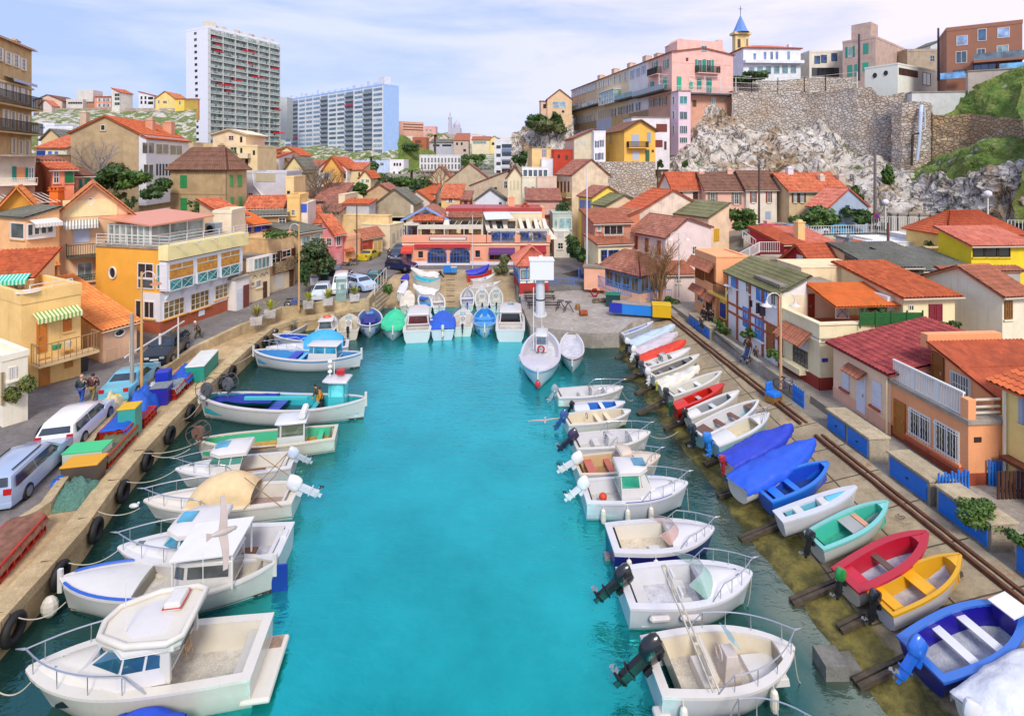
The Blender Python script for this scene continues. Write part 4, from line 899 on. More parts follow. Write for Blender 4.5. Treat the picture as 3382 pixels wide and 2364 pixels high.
for k in range(4):x=.9+5.1*k/3;q.box(x-.05,b0-.08,h.h,x+.05,b0,h.h+1.75)
for zz in(h.h+.8,h.h+1.62):q.box(.83,b0,zz,.9,px,zz+.08);q.box(.9,b0-.07,zz,6,b0,zz+.08)
q.build('window_frame',FRAME,ph);q=MB();q.add([(.4,b0-.7,h.h+1.8),(6.6,b0-.7,h.h+2.0),(6.6,px+.5,h.h+2.5),(.4,px+.5,h.h+2.3)],[(0,1,2,3)]);o=q.build('penthouse_roof',mp_('e79a78'),ph);sm=o.modifiers.new('t','SOLIDIFY');sm.thickness=.12
for x,y in((7.6,2.2),(10.2,3.0)):
 q=MB();q.box(x,y,h.h,x+.9,y+1.1,h.h+1.1);a_=q.build('air_conditioner',mp_('a9b4bb'),h.o);q=MB();q.lathe([(.36,0),(.36,.03)],(x-.01,y+.55,h.h+.55),14,(-1,0,0));q.build('fan_grille',DARK,a_)
h=house('storehouse','small peach building with an orange tiled roof and an oval window beside the stairs','building',None,782,1035,1605+0,1355,d=35.0,th=66,wall='edc4a0',roof=('sy',2.5,'y',.25),lb=8.5,ext=1.5)
win(h,'R',866,1345,942,1398,'o',gl=GLD);win(h,'R',805,1490,885,1600,'k','e6bd98');h.roof.name='roof'
# white hut strip between the restaurant and the seagull house
h=house('house','narrow white and brown doorway building next to the restaurant','building',None,1785,1890,1235,975,d=46.5,th=74,wall='e8e4e0',roof=('flat',.0),lb=5,ext=1.5)
win(h,'R',1790,1040,1835,1200,'g','dfe3ea');win(h,'R',1842,1010,1886,1190,'k','7a4034')
#  BUILDINGS: middle of the village
T('F')
OCH='d8b98a';GREY='c9c0b4';SLT=mp_('9aa7c0')
# left row beyond the restaurant
h=house('house','cream three storey house with painted gull shapes and a brown doorway','house',-120,52,208,1200,828,zb=1.55,th=72,wall='f3dcb0',roof=('flat',.0),ext=1.5)
h.off=.02
wins(h,'R',[(64,800,186,888)],nxp=4,nyp=1,gl=GLC,sill=False);win(h,'R',158,985,186,1120,'d','5f4032');win(h,'R',66,990,92,1020,'w',gl=GLD,nxp=3,nyp=1);win(h,'R',102,975,146,1030,'w',gl=GLD,nxp=4,nyp=1)
h.off=0;band(h,'R',fuv(h,'R',120,890)[1],fuv(h,'R',120,792)[1],'efe9dd',.35,'upper_bay');wins(h,'R',[(64,800,186,888)],nxp=4,nyp=1,gl=GLC,sill=False,o=.35)
for i,x in enumerate((92,150,180)):
 u,z=fuv(h,'R',x,945-i*12);q=MB();q.beam(fp(h,'R',u-.28,z-.16,.05),fp(h,'R',u-.0,z+.12,.05),.05,.03);q.beam(fp(h,'R',u,z+.12,.05),fp(h,'R',u+.28,z-.16,.05),.05,.03);q.build('painted_gull',mp_('7e93a6'),h.o)
h=house('house','rough stone house with dark shutters and a planted roof terrace','house',-40,200,392,1118,668,zb=1.7,th=72,wall='d3b183',roof=('flat',.15),ext=1.5,v=1.0,wm=ms_('e0bb8a',v=1.1))
wins(h,'R',[(212,770,290,850),(300,745,368,800)],st='s',col='6b3d20',gl=GLD);band(h,'R',-1,fuv(h,'R',300,925)[1],'f1ddb8',.06,'rendered_base');win(h,'R',240,925,306,1040,'g','ece6da',o=.06);win(h,'R',352,890,384,1050,'d','6f4a34',o=.06)
q=MB();fbox(q,'R',.5,h.a-.2,fuv(h,'R',300,905)[1],fuv(h,'R',300,830)[1],.05,.35);q.build('stone_balcony',mat('stone','e6cba0',h2='c9a87a',sz=3.5),h.o)
h=house('house','orange roofed house with bright blue shutters behind the planted terrace','house',None,40,182,640,560,d=56,th=62,wall='c99a72',roof=('sy',1.6,'O',.4),lb=6)
wins(h,'R',[(45,548,66,610),(92,545,140,610),(150,540,180,590)],st='c',col='2c4fd0')
h=house('house','long salmon roofed shed behind the restaurant terrace','shed',None,-105,30,620,500,d=53,th=62,wall='e8c9a4',roof=('sy',1.6,'r',.3),lb=5)
h=ff(-220,-82,560,470,50,'f2e2c4',('flat',.3),'cream parapet wall building with two air conditioners behind the restaurant roof',lb=4,th=10)
h=house('house','flat roofed ochre house with a grey corrugated roof above the blue shutters','house',None,60,330,590,492,d=60,th=20,wall='c39a6c',roof=('sy',.5,'g',.3),lb=7);wins(h,'R',[(275,500,330,552)],nxp=2,gl=GLD)
ff(28,300,480,432,64,'c48e66',('gx',1.3,'r',.3),'low orange roofed shed in front of the pale grey gable wall',lb=5,th=12)
h=ff(28,336,520,166,70,'c9cbd2',('flat',.3),'blank pale grey wall building with a diagonal white pipe and a lattice screen',[('R',45,312,84,382,'w','',None,GLD)],th=8,lb=8)
q=MB();a_,b_=fuv(h,'R',80,170),fuv(h,'R',205,395);q.tube([fp(h,'R',a_[0],a_[1],.12),fp(h,'R',a_[0]+.2,a_[1]-1.6,.12),fp(h,'R',b_[0],b_[1],.12)],.13);q.build('pipe',WHITE,h.o)
q=MB();u0,u1,z0,z1=frect(h,'R',108,168,250,225)
for k in range(14):q.beam(fp(h,'R',u0+(u1-u0)*k/13,z0,.08),fp(h,'R',u0+(u1-u0)*k/13,z1,.08),.05)
for k in range(5):q.beam(fp(h,'R',u0,z0+(z1-z0)*k/4,.08),fp(h,'R',u1,z0+(z1-z0)*k/4,.08),.05)
q.build('lattice_screen',mp_('e6d9a0'),h.o)
h=ff(330,372,500,200,68,'efd29a',('flat',.2),'narrow cream house with small balconies right of the blank grey wall',[('R',340,300,362,350,'k')],lb=6,th=8)
ff(340,435,470,352,63,'f0c77e',('flat',.4),'yellow flat roofed house with blue shutters in front of the bare trees',[('R',372,440,400,485,'w'),],lb=5,th=10)
ff(432,492,475,395,64,'e8dcd0',('flat',.1),'small white house with bright blue shutters',[('R',438,400,490,462,'c','4169d8')],lb=5,th=10)
# awning house and pink house
h=house('house','grey roofed veranda house left of the pink house','house',None,400,612,900,625,d=57,th=66,wall='e0c39a',roof=('sy',.8,'g',.3),lb=6,ext=1.5)
wins(h,'R',[(448,640,515,705),(535,625,590,700)],nxp=2,nyp=1,gl=GLC)
h=house('house','bright pink house with a long red tiled roof','house',606,694,762,890,622,zb=2.0,th=66,wall='f2959a',roof=('sy',1.9,'r',.35),ext=1)
win(h,'R',712,640,745,715,'w',nyp=1);win(h,'L',640,655,678,715,'s','f0b9bb');win(h,'R',716,775,742,880,'d','f4b8ba');win(h,'L',640,830,672,885,'g','f3c6c4')
h=ff(368,620,640,560,66,'e3a48c',('sy',1.8,'r',.3),'long low red tiled roof left of the pink house',lb=6,th=28)
h=house('house','low pink and peach walled house with stepped terrace walls','house',752,800,895,860,672,zb=2.15,th=66,wall='f0b48e',roof=('flat',.5),ext=1);win(h,'R',802,765,824,860,'d','e2a95a');win(h,'R',850,720,885,790,'k','f4c79c');canopy(h,'R',768,735,835,760,.4,'r')
h=house('garage','terracotta arched garage with small red roofs beside the yellow car','garage',893,905,1062,810,660,zb=2.3,th=62,wall='d9705a',roof=('sy',.9,'t',.25),ext=1);wins(h,'R',[(915,710,950,790),(955,690,982,765)],st='g',col='b04f3e');band(h,'R',-1,h.h-.2,'efdcae',.03,'cream_front',u0=fuv(h,'R',990,700)[0]);wins(h,'R',[(995,690,1018,760),(1026,680,1050,740)],st='g',col='e4c07c',o=.03)
# big beige wall building
h=house('house','broad beige blank walled house with a small brown window at the start of the lane','house',736,1108,1135,690,492,d=78,th=80,wall='eacd98',roof=('flat',.15),ext=3,v=.8);win(h,'L',862,590,895,622,'k','7a4a30')
h=house('house','cream stepped house with garage doors along the lane','house',None,1118,1222,712,565,d=76,th=72,wall='efe0bd',roof=('flat',.2),lb=5,ext=3);wins(h,'R',[(1135,618,1158,690),(1168,600,1182,660),(1192,585,1205,640)],st='g',col='cfc9bb')
# roofs in the middle
def m(x1,x2,yb,yt,d,wall,roof,label,W=(),th=0,lb=7,**k):return ff(x1,x2,yb,yt,d,wall,roof,label,W,th=th,lb=lb,**k)
h=m(545,735,480,378,84,'b9aaa0',('sy',2.6,'v',.3),'weathered wooden fronted house with a dark red brown roof',[('R',a,390,a+18,455,'k','8b7a6c')for a in(560,600,650,690)])
h=m(730,770,470,330,82,'f1e3c0',('flat',.1),'odd cream chimney like wall stub between two roofs',[])
h=house('house','blue grey walled house with a bright orange tiled roof strip','house',768,960,1010,490,400,d=80,th=82,wall='bcbfc6',roof=('sx',.5,'o',.3),ext=3)
h=m(1008,1300,505,398,84,'b3a58a',('gy',2.4,'g',.3),'dark grey gabled house in the middle with a grey green roof',[('R',1275,405,1295,470,'k','efe6d6')],v=.9)
h=m(915,1160,420,325,96,'d5b48c',('gy',1.9,'v',.3),'low beige gabled house in front of the green bushes',[],v=.8)
h=m(1198,1415,440,322,100,'cfc8c0',('flat',.2),'long pale wall building with a flat top behind the dark grey gable',[],v=.6)
h=m(1370,1462,440,322,98,'ddd4c8',('sy',1.6,'o',.3),'white house with a bright orange roof on its right half',[('R',1402,370,1414,400,'k'),('R',1432,340,1444,370,'k')])
h=m(1225,1420,450,372,92,'e0d2c4',('gy',1.7,'o',.3),'low house with a small bright orange gable roof beside the white house',[])
h=m(1508,1652,450,355,94,'f0c887',('sy',2.2,'r',.35),'small pale orange house with red roof and white shutters',[('R',1562,358,1592,388,'s','e8ebf2',None,GLD)])
h=m(1660,1722,440,370,92,'c4795e',('sy',1.2,'v',.3),'little brick porch house with a lattice window',[('R',1680,375,1705,400,'k','5a2e22')])
h=m(1765,1992,450,372,93,'dfe3ee',('gy',2.0,'g',.3),'bluish white gabled house with dark trim',[('R',1945,385,1965,415,'k','44505c')],v=.2)
h=m(1722,2010,445,262,112,'cdb9a0',('sx',3.2,'v',.2),'long grey beige house with a sloping roof edge and few windows',[('R',1982,225,2010,280,'w','',None,GLD),('R',1908,272,1930,288,'k')],v=.8,lb=5)
h=m(1540,1898,330,232,124,'c9b79c',('gy',4.4,'v',.2),'very wide plain grey gable wall at the back of the village',[],v=.8,lb=5)
h=m(1402,1592,330,218,128,'d3bb98',('gy',3.4,'t',.3),'beige gable wall house behind the bare tree',[],v=.7)
h=m(472,610,260,130,118,'d5b89a',('gx',2,'t',.3),'brownish gabled house left of the orange roofs',[])
h=m(610,745,250,140,112,'f0b862',('gy',2.8,'o',.4),'orange timber gabled chalet with white shuttered window',[('R',622,160,655,215,'s','f2efe8')])
h=hh(795,None,245,130,114,'eceaea',('gx',2.6,'o',.3),'white house with an orange roof and bay window above the bare trees',[('L',745,165,758,205,'k'),('L',772,170,785,205,'k')],x0=575,th=88,la=9)
h=m(795,905,250,142,116,'e5d2a6',('sy',1.6,'r',.3),'cream house with a red roof in the centre background',[('R',880,160,892,190,'k')])
h=m(888,972,270,198,106,'efdfb4',('gy',1.4,'o',.3),'small cream villa with turquoise shutters',[('R',905,212,920,250,'c','6fb9ae'),('R',935,212,962,235,'w')])
h=m(175,400,300,135,100,'c0a06a',('gy',3.2,'v',.4),'brown gabled chalet with a green window and exposed timber',[('R',272,85,298,122,'c','2f7a4a')])
h=hh(460,None,310,130,98,'ecd9a0',('gx',2.2,'g',.3),'yellow house with skylights in its grey roof',[('L',410,190,424,240,'k','5a6b4a'),('L',440,165,462,235,'c','7c9a6c')],x0=330,th=86,la=6)
h=m(240,435,80,30,122,'f0d49a',('gy',2.0,'o',.3),'cream and orange roofed house left of the blue block',[('R',400,60,430,85,'k','d8b060')])
h=m(330,440,400,190,92,'d9c196',('sx',.5,'g',.3),'ochre house with a grey corrugated roof and exposed rafters',[('R',345,230,380,290,'k','b99b64')])
h=m(440,545,430,342,88,'ddc49a',('sy',1.2,'b',.3),'tan house with closed shutters and a brown roof',[('R',480,360,500,430,'c','b39a78'),('R',515,350,532,420,'c','b39a78')])
h=m(430,610,560,485,74,'ddd0b8',('flat',.0),'curved pale balcony building below the bare trees',[],lb=5)
h=m(560,735,520,462,78,'c9b393',('sy',1.6,'v',.3),'low brown roofed shed under the bare trees',[])
h=m(740,1000,540,482,86,'c4a98c',('sy',1.8,'v',.3),'low brown roof behind the broad beige wall',[])
h=m(1130,1240,620,500,84,'c9c9a8',('flat',.2),'grey green shed front beside the pink restaurant',[],lb=5)
#  BUILDINGS: pink harbour restaurant
BL=mp_('4a6fc0');BLL=mp_('8ea8e0')
T('F')
h=house('restaurant','salmon pink harbour restaurant with arched blue doors and roof terraces','restaurant',None,1218,2329,868,690,zb=2.05,th=0,wall='f0a888',roof=('flat',.0),lb=12,ext=1,v=.3)
zt=h.h;a=h.a
def U(x,y=700):return fuv(h,'R',x,y)
# terrace parapets
for x0,x1 in((1218,1848),(1855,1882),(2070,2100),(2310,2329)):
 b=MB();fbox(b,'R',U(x0)[0]-.1,U(x1)[0]+.1,zt+.01,U(x0,634)[1],-.3,.22);b.build('terrace_parapet',h.wm,h.o)
band(h,'R',-.3,U(1300,835)[1],'e6e3ee',.04,'plinth');band(h,'R',zt-.35,zt-.12,'f6d3b4',.12,'cornice')
q=MB();fbox(q,'R',U(1418)[0],U(1702)[0],U(1500,672)[1],U(1500,646)[1],.222,.27);s_=q.build('sign_board',mp_('5a76b8'),h.o);q=MB();fbox(q,'R',U(1426)[0],U(1694)[0],U(1500,668)[1],U(1500,650)[1],.272,.29);q.build('sign_face',mp_('f0e2cc',v=.05),s_)
# arches
for x0,x1 in((1406,1546),(1575,1722)):
 u0,_=U(x0);u1,_=U(x1);z1=U(x0,735)[1];z0=U(x0,845)[1];um=(u0+u1)/2;n=14
 arc=[(um-(u1-u0)/2*math.cos(PI*k/n),z1-.75+.75*math.sin(PI*k/n))for k in range(n+1)]
 q=MB();q.add([fp(h,'R',u,z,.05)for u,z in[(u0,z0)]+arc+[(u1,z0)]],[tuple(range(n+3))]);g_=q.build('arched_door',mg_('3a3f58'),h.o)
 q=MB();q.tube([fp(h,'R',u,z,.06)for u,z in[(u0,z0)]+arc+[(u1,z0)]],.06,5)
 for k in range(1,6):u=u0+(u1-u0)*k/6;q.beam(fp(h,'R',u,z0,.07),fp(h,'R',u,z1-.15-(0.35 if k in(1,5)else 0),.07),.06)
 for zz in(z0+.9,z0+1.7,z0+2.4):q.beam(fp(h,'R',u0,zz,.07),fp(h,'R',u1,zz,.07),.05)
 q.build('door_frame',BL,g_)
win(h,'R',1330,752,1374,808,'w',gl=GLD,nxp=1,nyp=1,fr=h.wm);win(h,'R',1762,745,1806,804,'w',gl=GLD,nxp=1,nyp=1,fr=h.wm);win(h,'R',1244,752,1284,842,'w',gl=GLS,nxp=2,nyp=2,fr=BL)
win(h,'R',1872,765,2064,822,'w',gl=GLD,nxp=5,nyp=1,fr=mp_('c06a58'));win(h,'R',2110,760,2290,825,'w',gl=GLD,nxp=5,nyp=1,fr=mp_('c06a58'))
RED=mc_('c6323a');RED2=mc_('a8233a')
awning(h,'R',1305,700,1732,722,.35,.15,RED,val=.3);awning(h,'R',1210,722,1296,755,.8,.5,mc_('e0483a'));awning(h,'R',1868,730,2066,760,.9,.5,mc_('6a3a78'));awning(h,'R',2106,716,2300,760,1.0,.6,mc_('b02238'))
# terrace railings in blue lattice
def xrail(par,x0,x1,z,hh=.95,m_=BL):
 u0,u1=U(x0)[0],U(x1)[0];q=MB();n=max(1,round((u1-u0)/1.1));F=lambda u,z:Vec(fp(h,'R',u,z,.1))
 q.beam(F(u0,z+hh),F(u1,z+hh),.06);q.beam(F(u0,z+.1),F(u1,z+.1),.05)
 for k in range(n+1):u=u0+(u1-u0)*k/n;q.beam(F(u,z),F(u,z+hh),.06)
 for k in range(n):
  s,t=u0+(u1-u0)*k/n,u0+(u1-u0)*(k+1)/n;q.beam(F(s,z+.1),F(t,z+hh),.035);q.beam(F(s,z+hh),F(t,z+.1),.035)
 q.build('terrace_railing',m_,par)
xrail(h.o,1222,1285,zt+.6,1.1);xrail(h.o,1884,2068,zt+.1,1.35);xrail(h.o,2102,2305,zt+.1,1.35)
# upper storey set back
def ub(x,y,dep):return dp(x,y,h.P0.y+dep)-h.P0
for(x0,x1,y1,dep,wl,nm)in((1240,1545,505,3.2,'f1ddb0','upper_storey'),(1548,1825,470,4.2,'f1ddb0','upper_storey'),(1812,2270,470,5.0,'ecd9b4','upper_storey')):
 p0=ub(x0,y1,dep);p1=ub(x1,y1,dep);b=MB();b.box(p0.x,dep,zt-.01,p1.x,dep+6,p0.z);w_=b.build(nm,mat('stucco',wl),h.o)
 if dep==3.2:
  xm=(p0.x+p1.x)/2;hw=(p1.x-p0.x)/2;rh=ub(1410,432,dep).z-p0.z
  b=MB();b.ex([(p0.x,dep,p0.z+.001),(p1.x,dep,p0.z+.001),(xm,dep,p0.z+rh)],(0,6,0),0);b.build('gable',mat('stucco',wl),h.o)
  b=MB()
  for s in(-1,1):b.beam((xm+s*(hw+.6),dep-.5,p0.z-.35),(xm,dep-.5,p0.z+rh+.15),.12,.3)
  b.build('gable_trim',BLL,h.o)
  b=MB();roofpatch(b,(p0.x-.5,dep-.45,p0.z-.2),(p0.x-.5,dep+6.3,p0.z-.2),(xm,dep+6.3,p0.z+rh+.1),(xm,dep-.45,p0.z+rh+.1),.3,.4);roofpatch(b,(p1.x+.5,dep-.45,p0.z-.2),(p1.x+.5,dep+6.3,p0.z-.2),(xm,dep+6.3,p0.z+rh+.1),(xm,dep-.45,p0.z+rh+.1),.3,.4);b.build('roof',TILES['v'],h.o)
  b=MB();r=.5;b.lathe([(.62,0),(.62,.06)],(xm,dep-.02,p0.z+.35),18,(0,-1,0));gw=b.build('round_window',BLL,h.o);b=MB();b.lathe([(.5,0),(.5,.02)],(xm,dep-.09,p0.z+.35),18,(0,-1,0));b.build('pane',GLD,gw)
  b=MB();q0=ub(1290,530,dep-1.4);q1=ub(1525,530,dep-1.4);roofpatch(b,(q0.x,dep-1.4,q0.z),(q1.x,dep-1.4,q0.z),(q1.x,dep,q0.z+.75),(q0.x,dep,q0.z+.75),.3,.35);b.build('tile_skirt',TILES['r'],h.o)
 else:
  b=MB();q0=ub(x0+8,505,dep-1.3);q1=ub(min(x1,1825)-4,505,dep-1.3)
  if dep==4.2:roofpatch(b,(q0.x,dep-1.3,q0.z),(q1.x,dep-1.3,q0.z),(q1.x,dep,q0.z+.75),(q0.x,dep,q0.z+.75),.3,.35);b.build('tile_skirt',TILES['v'],h.o)
  b=MB();b.box(p0.x-.1,dep-.12,p0.z+.3,p1.x,dep+6,p0.z+.75);b.build('roof_edge',mp_('b8403a'),h.o);b=MB();b.box(p0.x-.05,dep-.05,p0.z+.003,p1.x-.05,dep+.1,p0.z+.297);b.build('roof_fascia',WHITE,h.o)
# glazing of the upper storey
 n=5 if dep>4.5 else 3
 for k in range(n):
  q=MB();w=(p1.x-p0.x)/n;q.box(p0.x+w*(k+.18),dep-.06,zt+.05,p0.x+w*(k+.82),dep-.01,zt+2.25);q.build('window',mg_('5a4a42' if k%2 else '7a6656'),h.o)
# pergola beams and awnings over the terraces
def beamx(x0,x1,y,dep,w,m_,nm='awning_beam',hgt=.3):
 a0=ub(x0,y,dep);a1=ub(x1,y,dep);b=MB();b.beam(a0,a1,w,hgt);b.build(nm,m_,h.o)
CRM=mc_('f3ead6',r=.8);CRM2=mc_('e6ddca',r=.8)
beamx(1335,1822,572,.3,.35,CRM2,hgt=.55);beamx(1225,1340,552,.3,.3,CRM2,hgt=.3);beamx(1858,2325,600,.2,.35,CRM2,hgt=.5)
def sheet(pts,m_,nm):b=MB();b.add([ub(*p)for p in pts],[tuple(range(len(pts)))]);o=b.build(nm,m_,h.o);s=o.modifiers.new('t','SOLIDIFY');s.thickness=.04
sheet([(1222,562,.3),(1335,562,.3),(1342,534,3.1),(1250,532,3.1)],CRM,'awning');sheet([(1522,560,1),(1572,560,1),(1560,508,3.1),(1534,508,3.1)],CRM,'awning')
sheet([(1822,462,4.8),(2010,455,5.2),(2060,510,1.5),(1845,520,1.5)],mc_('e6ecf2',r=.7),'awning')
for x in(1850,1905,1985,2110,2165,2225,2290):
 sheet([(x,600,.3),(x+34,600,.3),(x+4,508,4.9),(x-22,508,4.9)],CRM,'awning')
for x in(1228,1330,1530,1680,1820,1860,1960,2070,2200,2320):
 b=MB();p=ub(x,600,.15);b.beam((p.x,.15,zt),(p.x,.15,ub(x,568,.15).z),.09);b.build('awning_post',RAILW,h.o)
for x in(1390,1440,1600,1640,1700,1760):
 a0=ub(x,570,.3);a1=ub(x+35,512,4);b=MB();b.beam(a0,a1,.06);b.build('awning_arm',RAILW,h.o)
sheet([(2270,508,6),(2385,668,0.2),(2310,668,0.2),(2240,540,4)],CRM,'side_awning')
# little gable with red trim at the right end
p0=ub(2035,490,7);p1=ub(2250,490,7);xm=(p0.x+p1.x)/2;zp=ub(2150,400,7).z
b=MB();b.ex([(p0.x+.5,7,p0.z-3),(p1.x-.5,7,p0.z-3),(p1.x-.5,7,p0.z),(xm,7,zp),(p0.x+.5,7,p0.z)],(0,4,0),0);b.build('small_gable',ms_('e9dcae'),h.o)
b=MB();b.beam((p0.x,6.8,p0.z-.3),(xm,6.8,zp+.2),.15,.3);b.beam((p1.x,6.8,p1.z-.3),(xm,6.8,zp+.2),.15,.3);b.build('gable_trim',mp_('b5442f'),h.o)
chim(h,ub(2040,440,7).x,8,.9,1.6,ub(2040,440,7).z);chim(h,ub(2270,450,7).x,8,.9,2.4,ub(2270,480,7).z-1.5)
# chairs on the terrace
CH=mw_('c98f5a')
for i,x in enumerate([1395,1425,1460,1500,1590,1620,1650,1720,1745,1770]+[1908,1935,1960,1990,2010,2040,2130,2160,2250]):
 p=ub(x,620,1.2);e=empty('terrace_chair',(h.P0.x+p.x,h.P0.y+1.0+.5*(i%2),h.P0.z+zt+.01),0,('light wooden chair on the left terrace of the pink restaurant' if x<1850 else 'dark chair on the right terrace of the pink restaurant'),'chair','chairs on the left restaurant terrace' if x<1850 else 'chairs on the right restaurant terrace')
 b=MB();b.box(-.22,-.22,.42,.22,.22,.48);[b.box(sx-.02,sy-.02,0,sx+.02,sy+.02,.42)for sx in(-.2,.2)for sy in(-.2,.2)];b.build('seat',CH if x<1850 else BL,e);b=MB();b.box(-.22,.18,.49,.22,.22,1.0);b.build('backrest',CH if x<1850 else BL,e)
# kiosk with tiled roof and the white crane
T('G')
h=house('kiosk','small harbour kiosk with a pale red tiled hip roof and blue posts','kiosk',110,150,372,1066,872,zb=1.65,th=6,wall='f1efe8',roof=('hip',1.7,'p',.35),ext=.5)
BK=mp_('4d7fc4');
for f,L in(('R',h.a),('L',h.b)):
 band(h,f,-.2,.95,'b23a36',.03);z=1.0
 for k in range(5):
  q=MB();u=L*k/4;fbox(q,f,max(u-.06,0),min(u+.06,L),z,h.h,.03,.08);q.build('post',BK,h.o)
win(h,'R',160,898,225,968,'w',gl=GLC,nxp=2,nyp=1,fr=WOODB);win(h,'R',330,905,365,968,'w',gl=GLS,nxp=2,nyp=1,fr=WOODB);band(h,'L',0.96,1.7,'6f95cf',.02,'blue_panel')
P=g(308,1245,1.3);e=empty('crane_tower',P,0,'white cylindrical harbour crane column with a square cabin on top','crane');d=P.y;k=d/FOC/2.2933
b=MB();b.lathe([(.62,0),(.62,.12),(.44,.14),(.42,1.2),(.40,280*k)],(0,0,0),20);[b.box(.52*math.cos(a)-.05,.52*math.sin(a)-.05,.12,.52*math.cos(a)+.05,.52*math.sin(a)+.05,.3)for a in np.linspace(0,2*PI,13)[:-1]];b.build('column',mp_('dcdfe6',r=.35),e,'auto')
b=MB();z0=285*k;b.box(-1.0,-.9,z0,1.2,.9,z0+1.75);b.build('cabin',mp_('f2f2f4',r=.4,v=.1),e,bevel=.05);b=MB();b.box(-.1,-.15,z0+1.76,.2,.15,z0+2.1);b.box(-1.06,-.96,z0+1.752,1.26,.96,z0+1.82);b.build('cabin_roof',WHITE,e)
b=MB();b.lathe([(.46,0),(.46,.1)],(0,0,z0-2.0),20);b.build('collar',DARK,e)
#  BUILDINGS: cliff top on the right
T('C')
GRN='3f9a78';LAV='b9bfd6'
h=house('tenement','long stepped tenement on the cliff with a pink end wall and green shutters','tenement',545,1305,1768,1150,395,d=97,th=14,wall='efbfb2',roof=('gy',1.0,'t',.3),ext=4,v=.5)
P_=lambda x,y:fuv(h,'L',x,y)
for i,(x0,x1,c1,c2)in enumerate(((545,735,'d3b994','a98a5c'),(735,850,'e6cba4','b9bcc8'),(850,982,'e9d2b0','c9a772'),(982,1128,'e6e2e2','a58a66'))):
 u0,u1=P_(x1,600)[0],P_(x0,600)[0];zb_=P_(900,800)[1]
 band(h,'L',zb_-2.2,h.h-.02,c1,.04+.01*i,'upper_facade',u0=u0,u1=u1);band(h,'L',-1,zb_-2.4,c2,.04+.01*i,'lower_facade',u0=u0,u1=u1)
band(h,'L',-1,P_(1200,720)[1]-.2,'d6a489',.03,'lower_facade',u0=0,u1=P_(1128,600)[0])
h.fo=.1
# stepped crown of the pink end
u=lambda x:fuv(h,'R',x,400)[0];zc=lambda x,y:fuv(h,'R',x,y)[1]
b=MB();b.ex([(u(1345),-.04,h.h-2),(u(1345),-.04,zc(1345,312)),(u(1362),-.04,zc(1362,292)),(u(1392),-.04,zc(1392,300)),(u(1500),-.04,zc(1500,308)),(u(1650),-.04,zc(1650,318)),(u(1655),-.04,zc(1655,302)),(u(1688),-.04,zc(1688,306)),(u(1690),-.04,zc(1690,375)),(u(1760),-.04,h.h-.1),(u(1760),-.04,h.h-2)],(0,3.0,0),0);b.build('crown',h.wm,h.o)
wins(h,'R',[(1524,348,1568,392)],gl=mg_('5f7fa0'));wins(h,'R',[(1497,455,1530,548),(1562,455,1600,548)],st='s',col=GRN,sill=False)
wins(h,'R',[(1495,598,1526,672),(1566,598,1604,700)],st='c',col='1f8f80');wins(h,'R',[(1342,582,1374,680),(1434,625,1460,672)],st='c',col='25b58f');win(h,'R',1410,440,1426,464,'k','7a3a30')
balcony(h,'R',1480,508,1645,565,1.1,m=IRON);wins(h,'R',[(1600,740,1632,805),(1684,735,1710,758)],gl=GLC);win(h,'R',1460,760,1488,808,'k','6b4a40')
band(h,'R',-1,zc(1500,718),'d9a58a',.03,'lower_facade')
for x in(1170,1255):win(h,'L',x,455 if x>1200 else 470,x+18,520 if x>1200 else 545,'s',GRN,nyp=3)
win(h,'L',1146,620,1168,700,'c','2aa88a');win(h,'L',1243,590,1267,685,'c','27b890');balcony(h,'L',1150,520,1225,575,1.0,m=IRON)
for x,y in((1000,535),(1044,520),(1086,500)):win(h,'L',x,y,x+15,y+60,'s','9fb3d8')
for x,y in((868,575),(908,562),(948,548)):win(h,'L',x,y,x+14,y+65,'s','d8d0bc',gl=GLD)
for x,y in((752,622),(786,610),(822,600)):win(h,'L',x,y,x+13,y+50,'s','e8e0d4',gl=GLD)
for i in range(9):x=556+i*20;win(h,'L',x,682-i*6,x+8,738-i*7,'s','cfd0d4',gl=GLD)
for i in range(8):x=560+i*21;win(h,'L',x,895-i*4,x+9,945-i*4,'s','c9c2b2',gl=GLD)
for i in range(5):x=566+i*32;win(h,'L',x,990-i*4,x+14,1030-i*4,'s','9fb0cc',gl=GLD)
for x,y in((560,790),(588,780),(620,775),(650,765)):win(h,'L',x,y,x+11,y+45,'w',gl=GLD,sill=False)
for i in range(6):x=750+i*17;win(h,'L',x,842-i*3,x+9,900-i*3,'c','b9b8ae')
for x,y in((860,825),(908,812),(950,802),(992,790),(1044,780),(1150,752),(1195,745),(1245,738)):win(h,'L',x,y,x+16,y+58,'s','6f6458',gl=GLD,sill=False)
h.fo=0
# gallery: balcony slab, glazed loggias, canopies
def gallery(x0,y0,x1,y1,out,hgt,mt,slab=True):
 a,b_=P_(x0,y0),P_(x1,y1);q=MB()
 if slab:fbox(q,'L',b_[0],a[0],a[1]-.3,a[1],.02,out);o=q.build('gallery',mk_('6a6058'),h.o)
 q=MB();fbox(q,'L',b_[0],a[0],a[1]+.05,a[1]+hgt,out-.06,out)
 return q.build('gallery_railing',mt,h.o)
gallery(512,858,800,800,1.6,1.1,mg_('9fb4c8'));gallery(800,795,920,765,1.6,.9,mg_('c9dcd8'));gallery(920,765,1058,738,1.7,1.0,mg_('4f8f8f'));gallery(1058,738,1305,690,1.7,1.0,mp_('a8b4b8'))
q=MB();zR=zc(1500,712);fbox(q,'R',-.6,h.a,zR-.3,zR,.03,1.5);q.build('gallery',mk_('6f7078'),h.o);q=MB();
for k in range(41):fbox(q,'R',-.6+(h.a+.6)*k/40,-.56+(h.a+.6)*k/40,zR,zR+1.1,1.44,1.5)
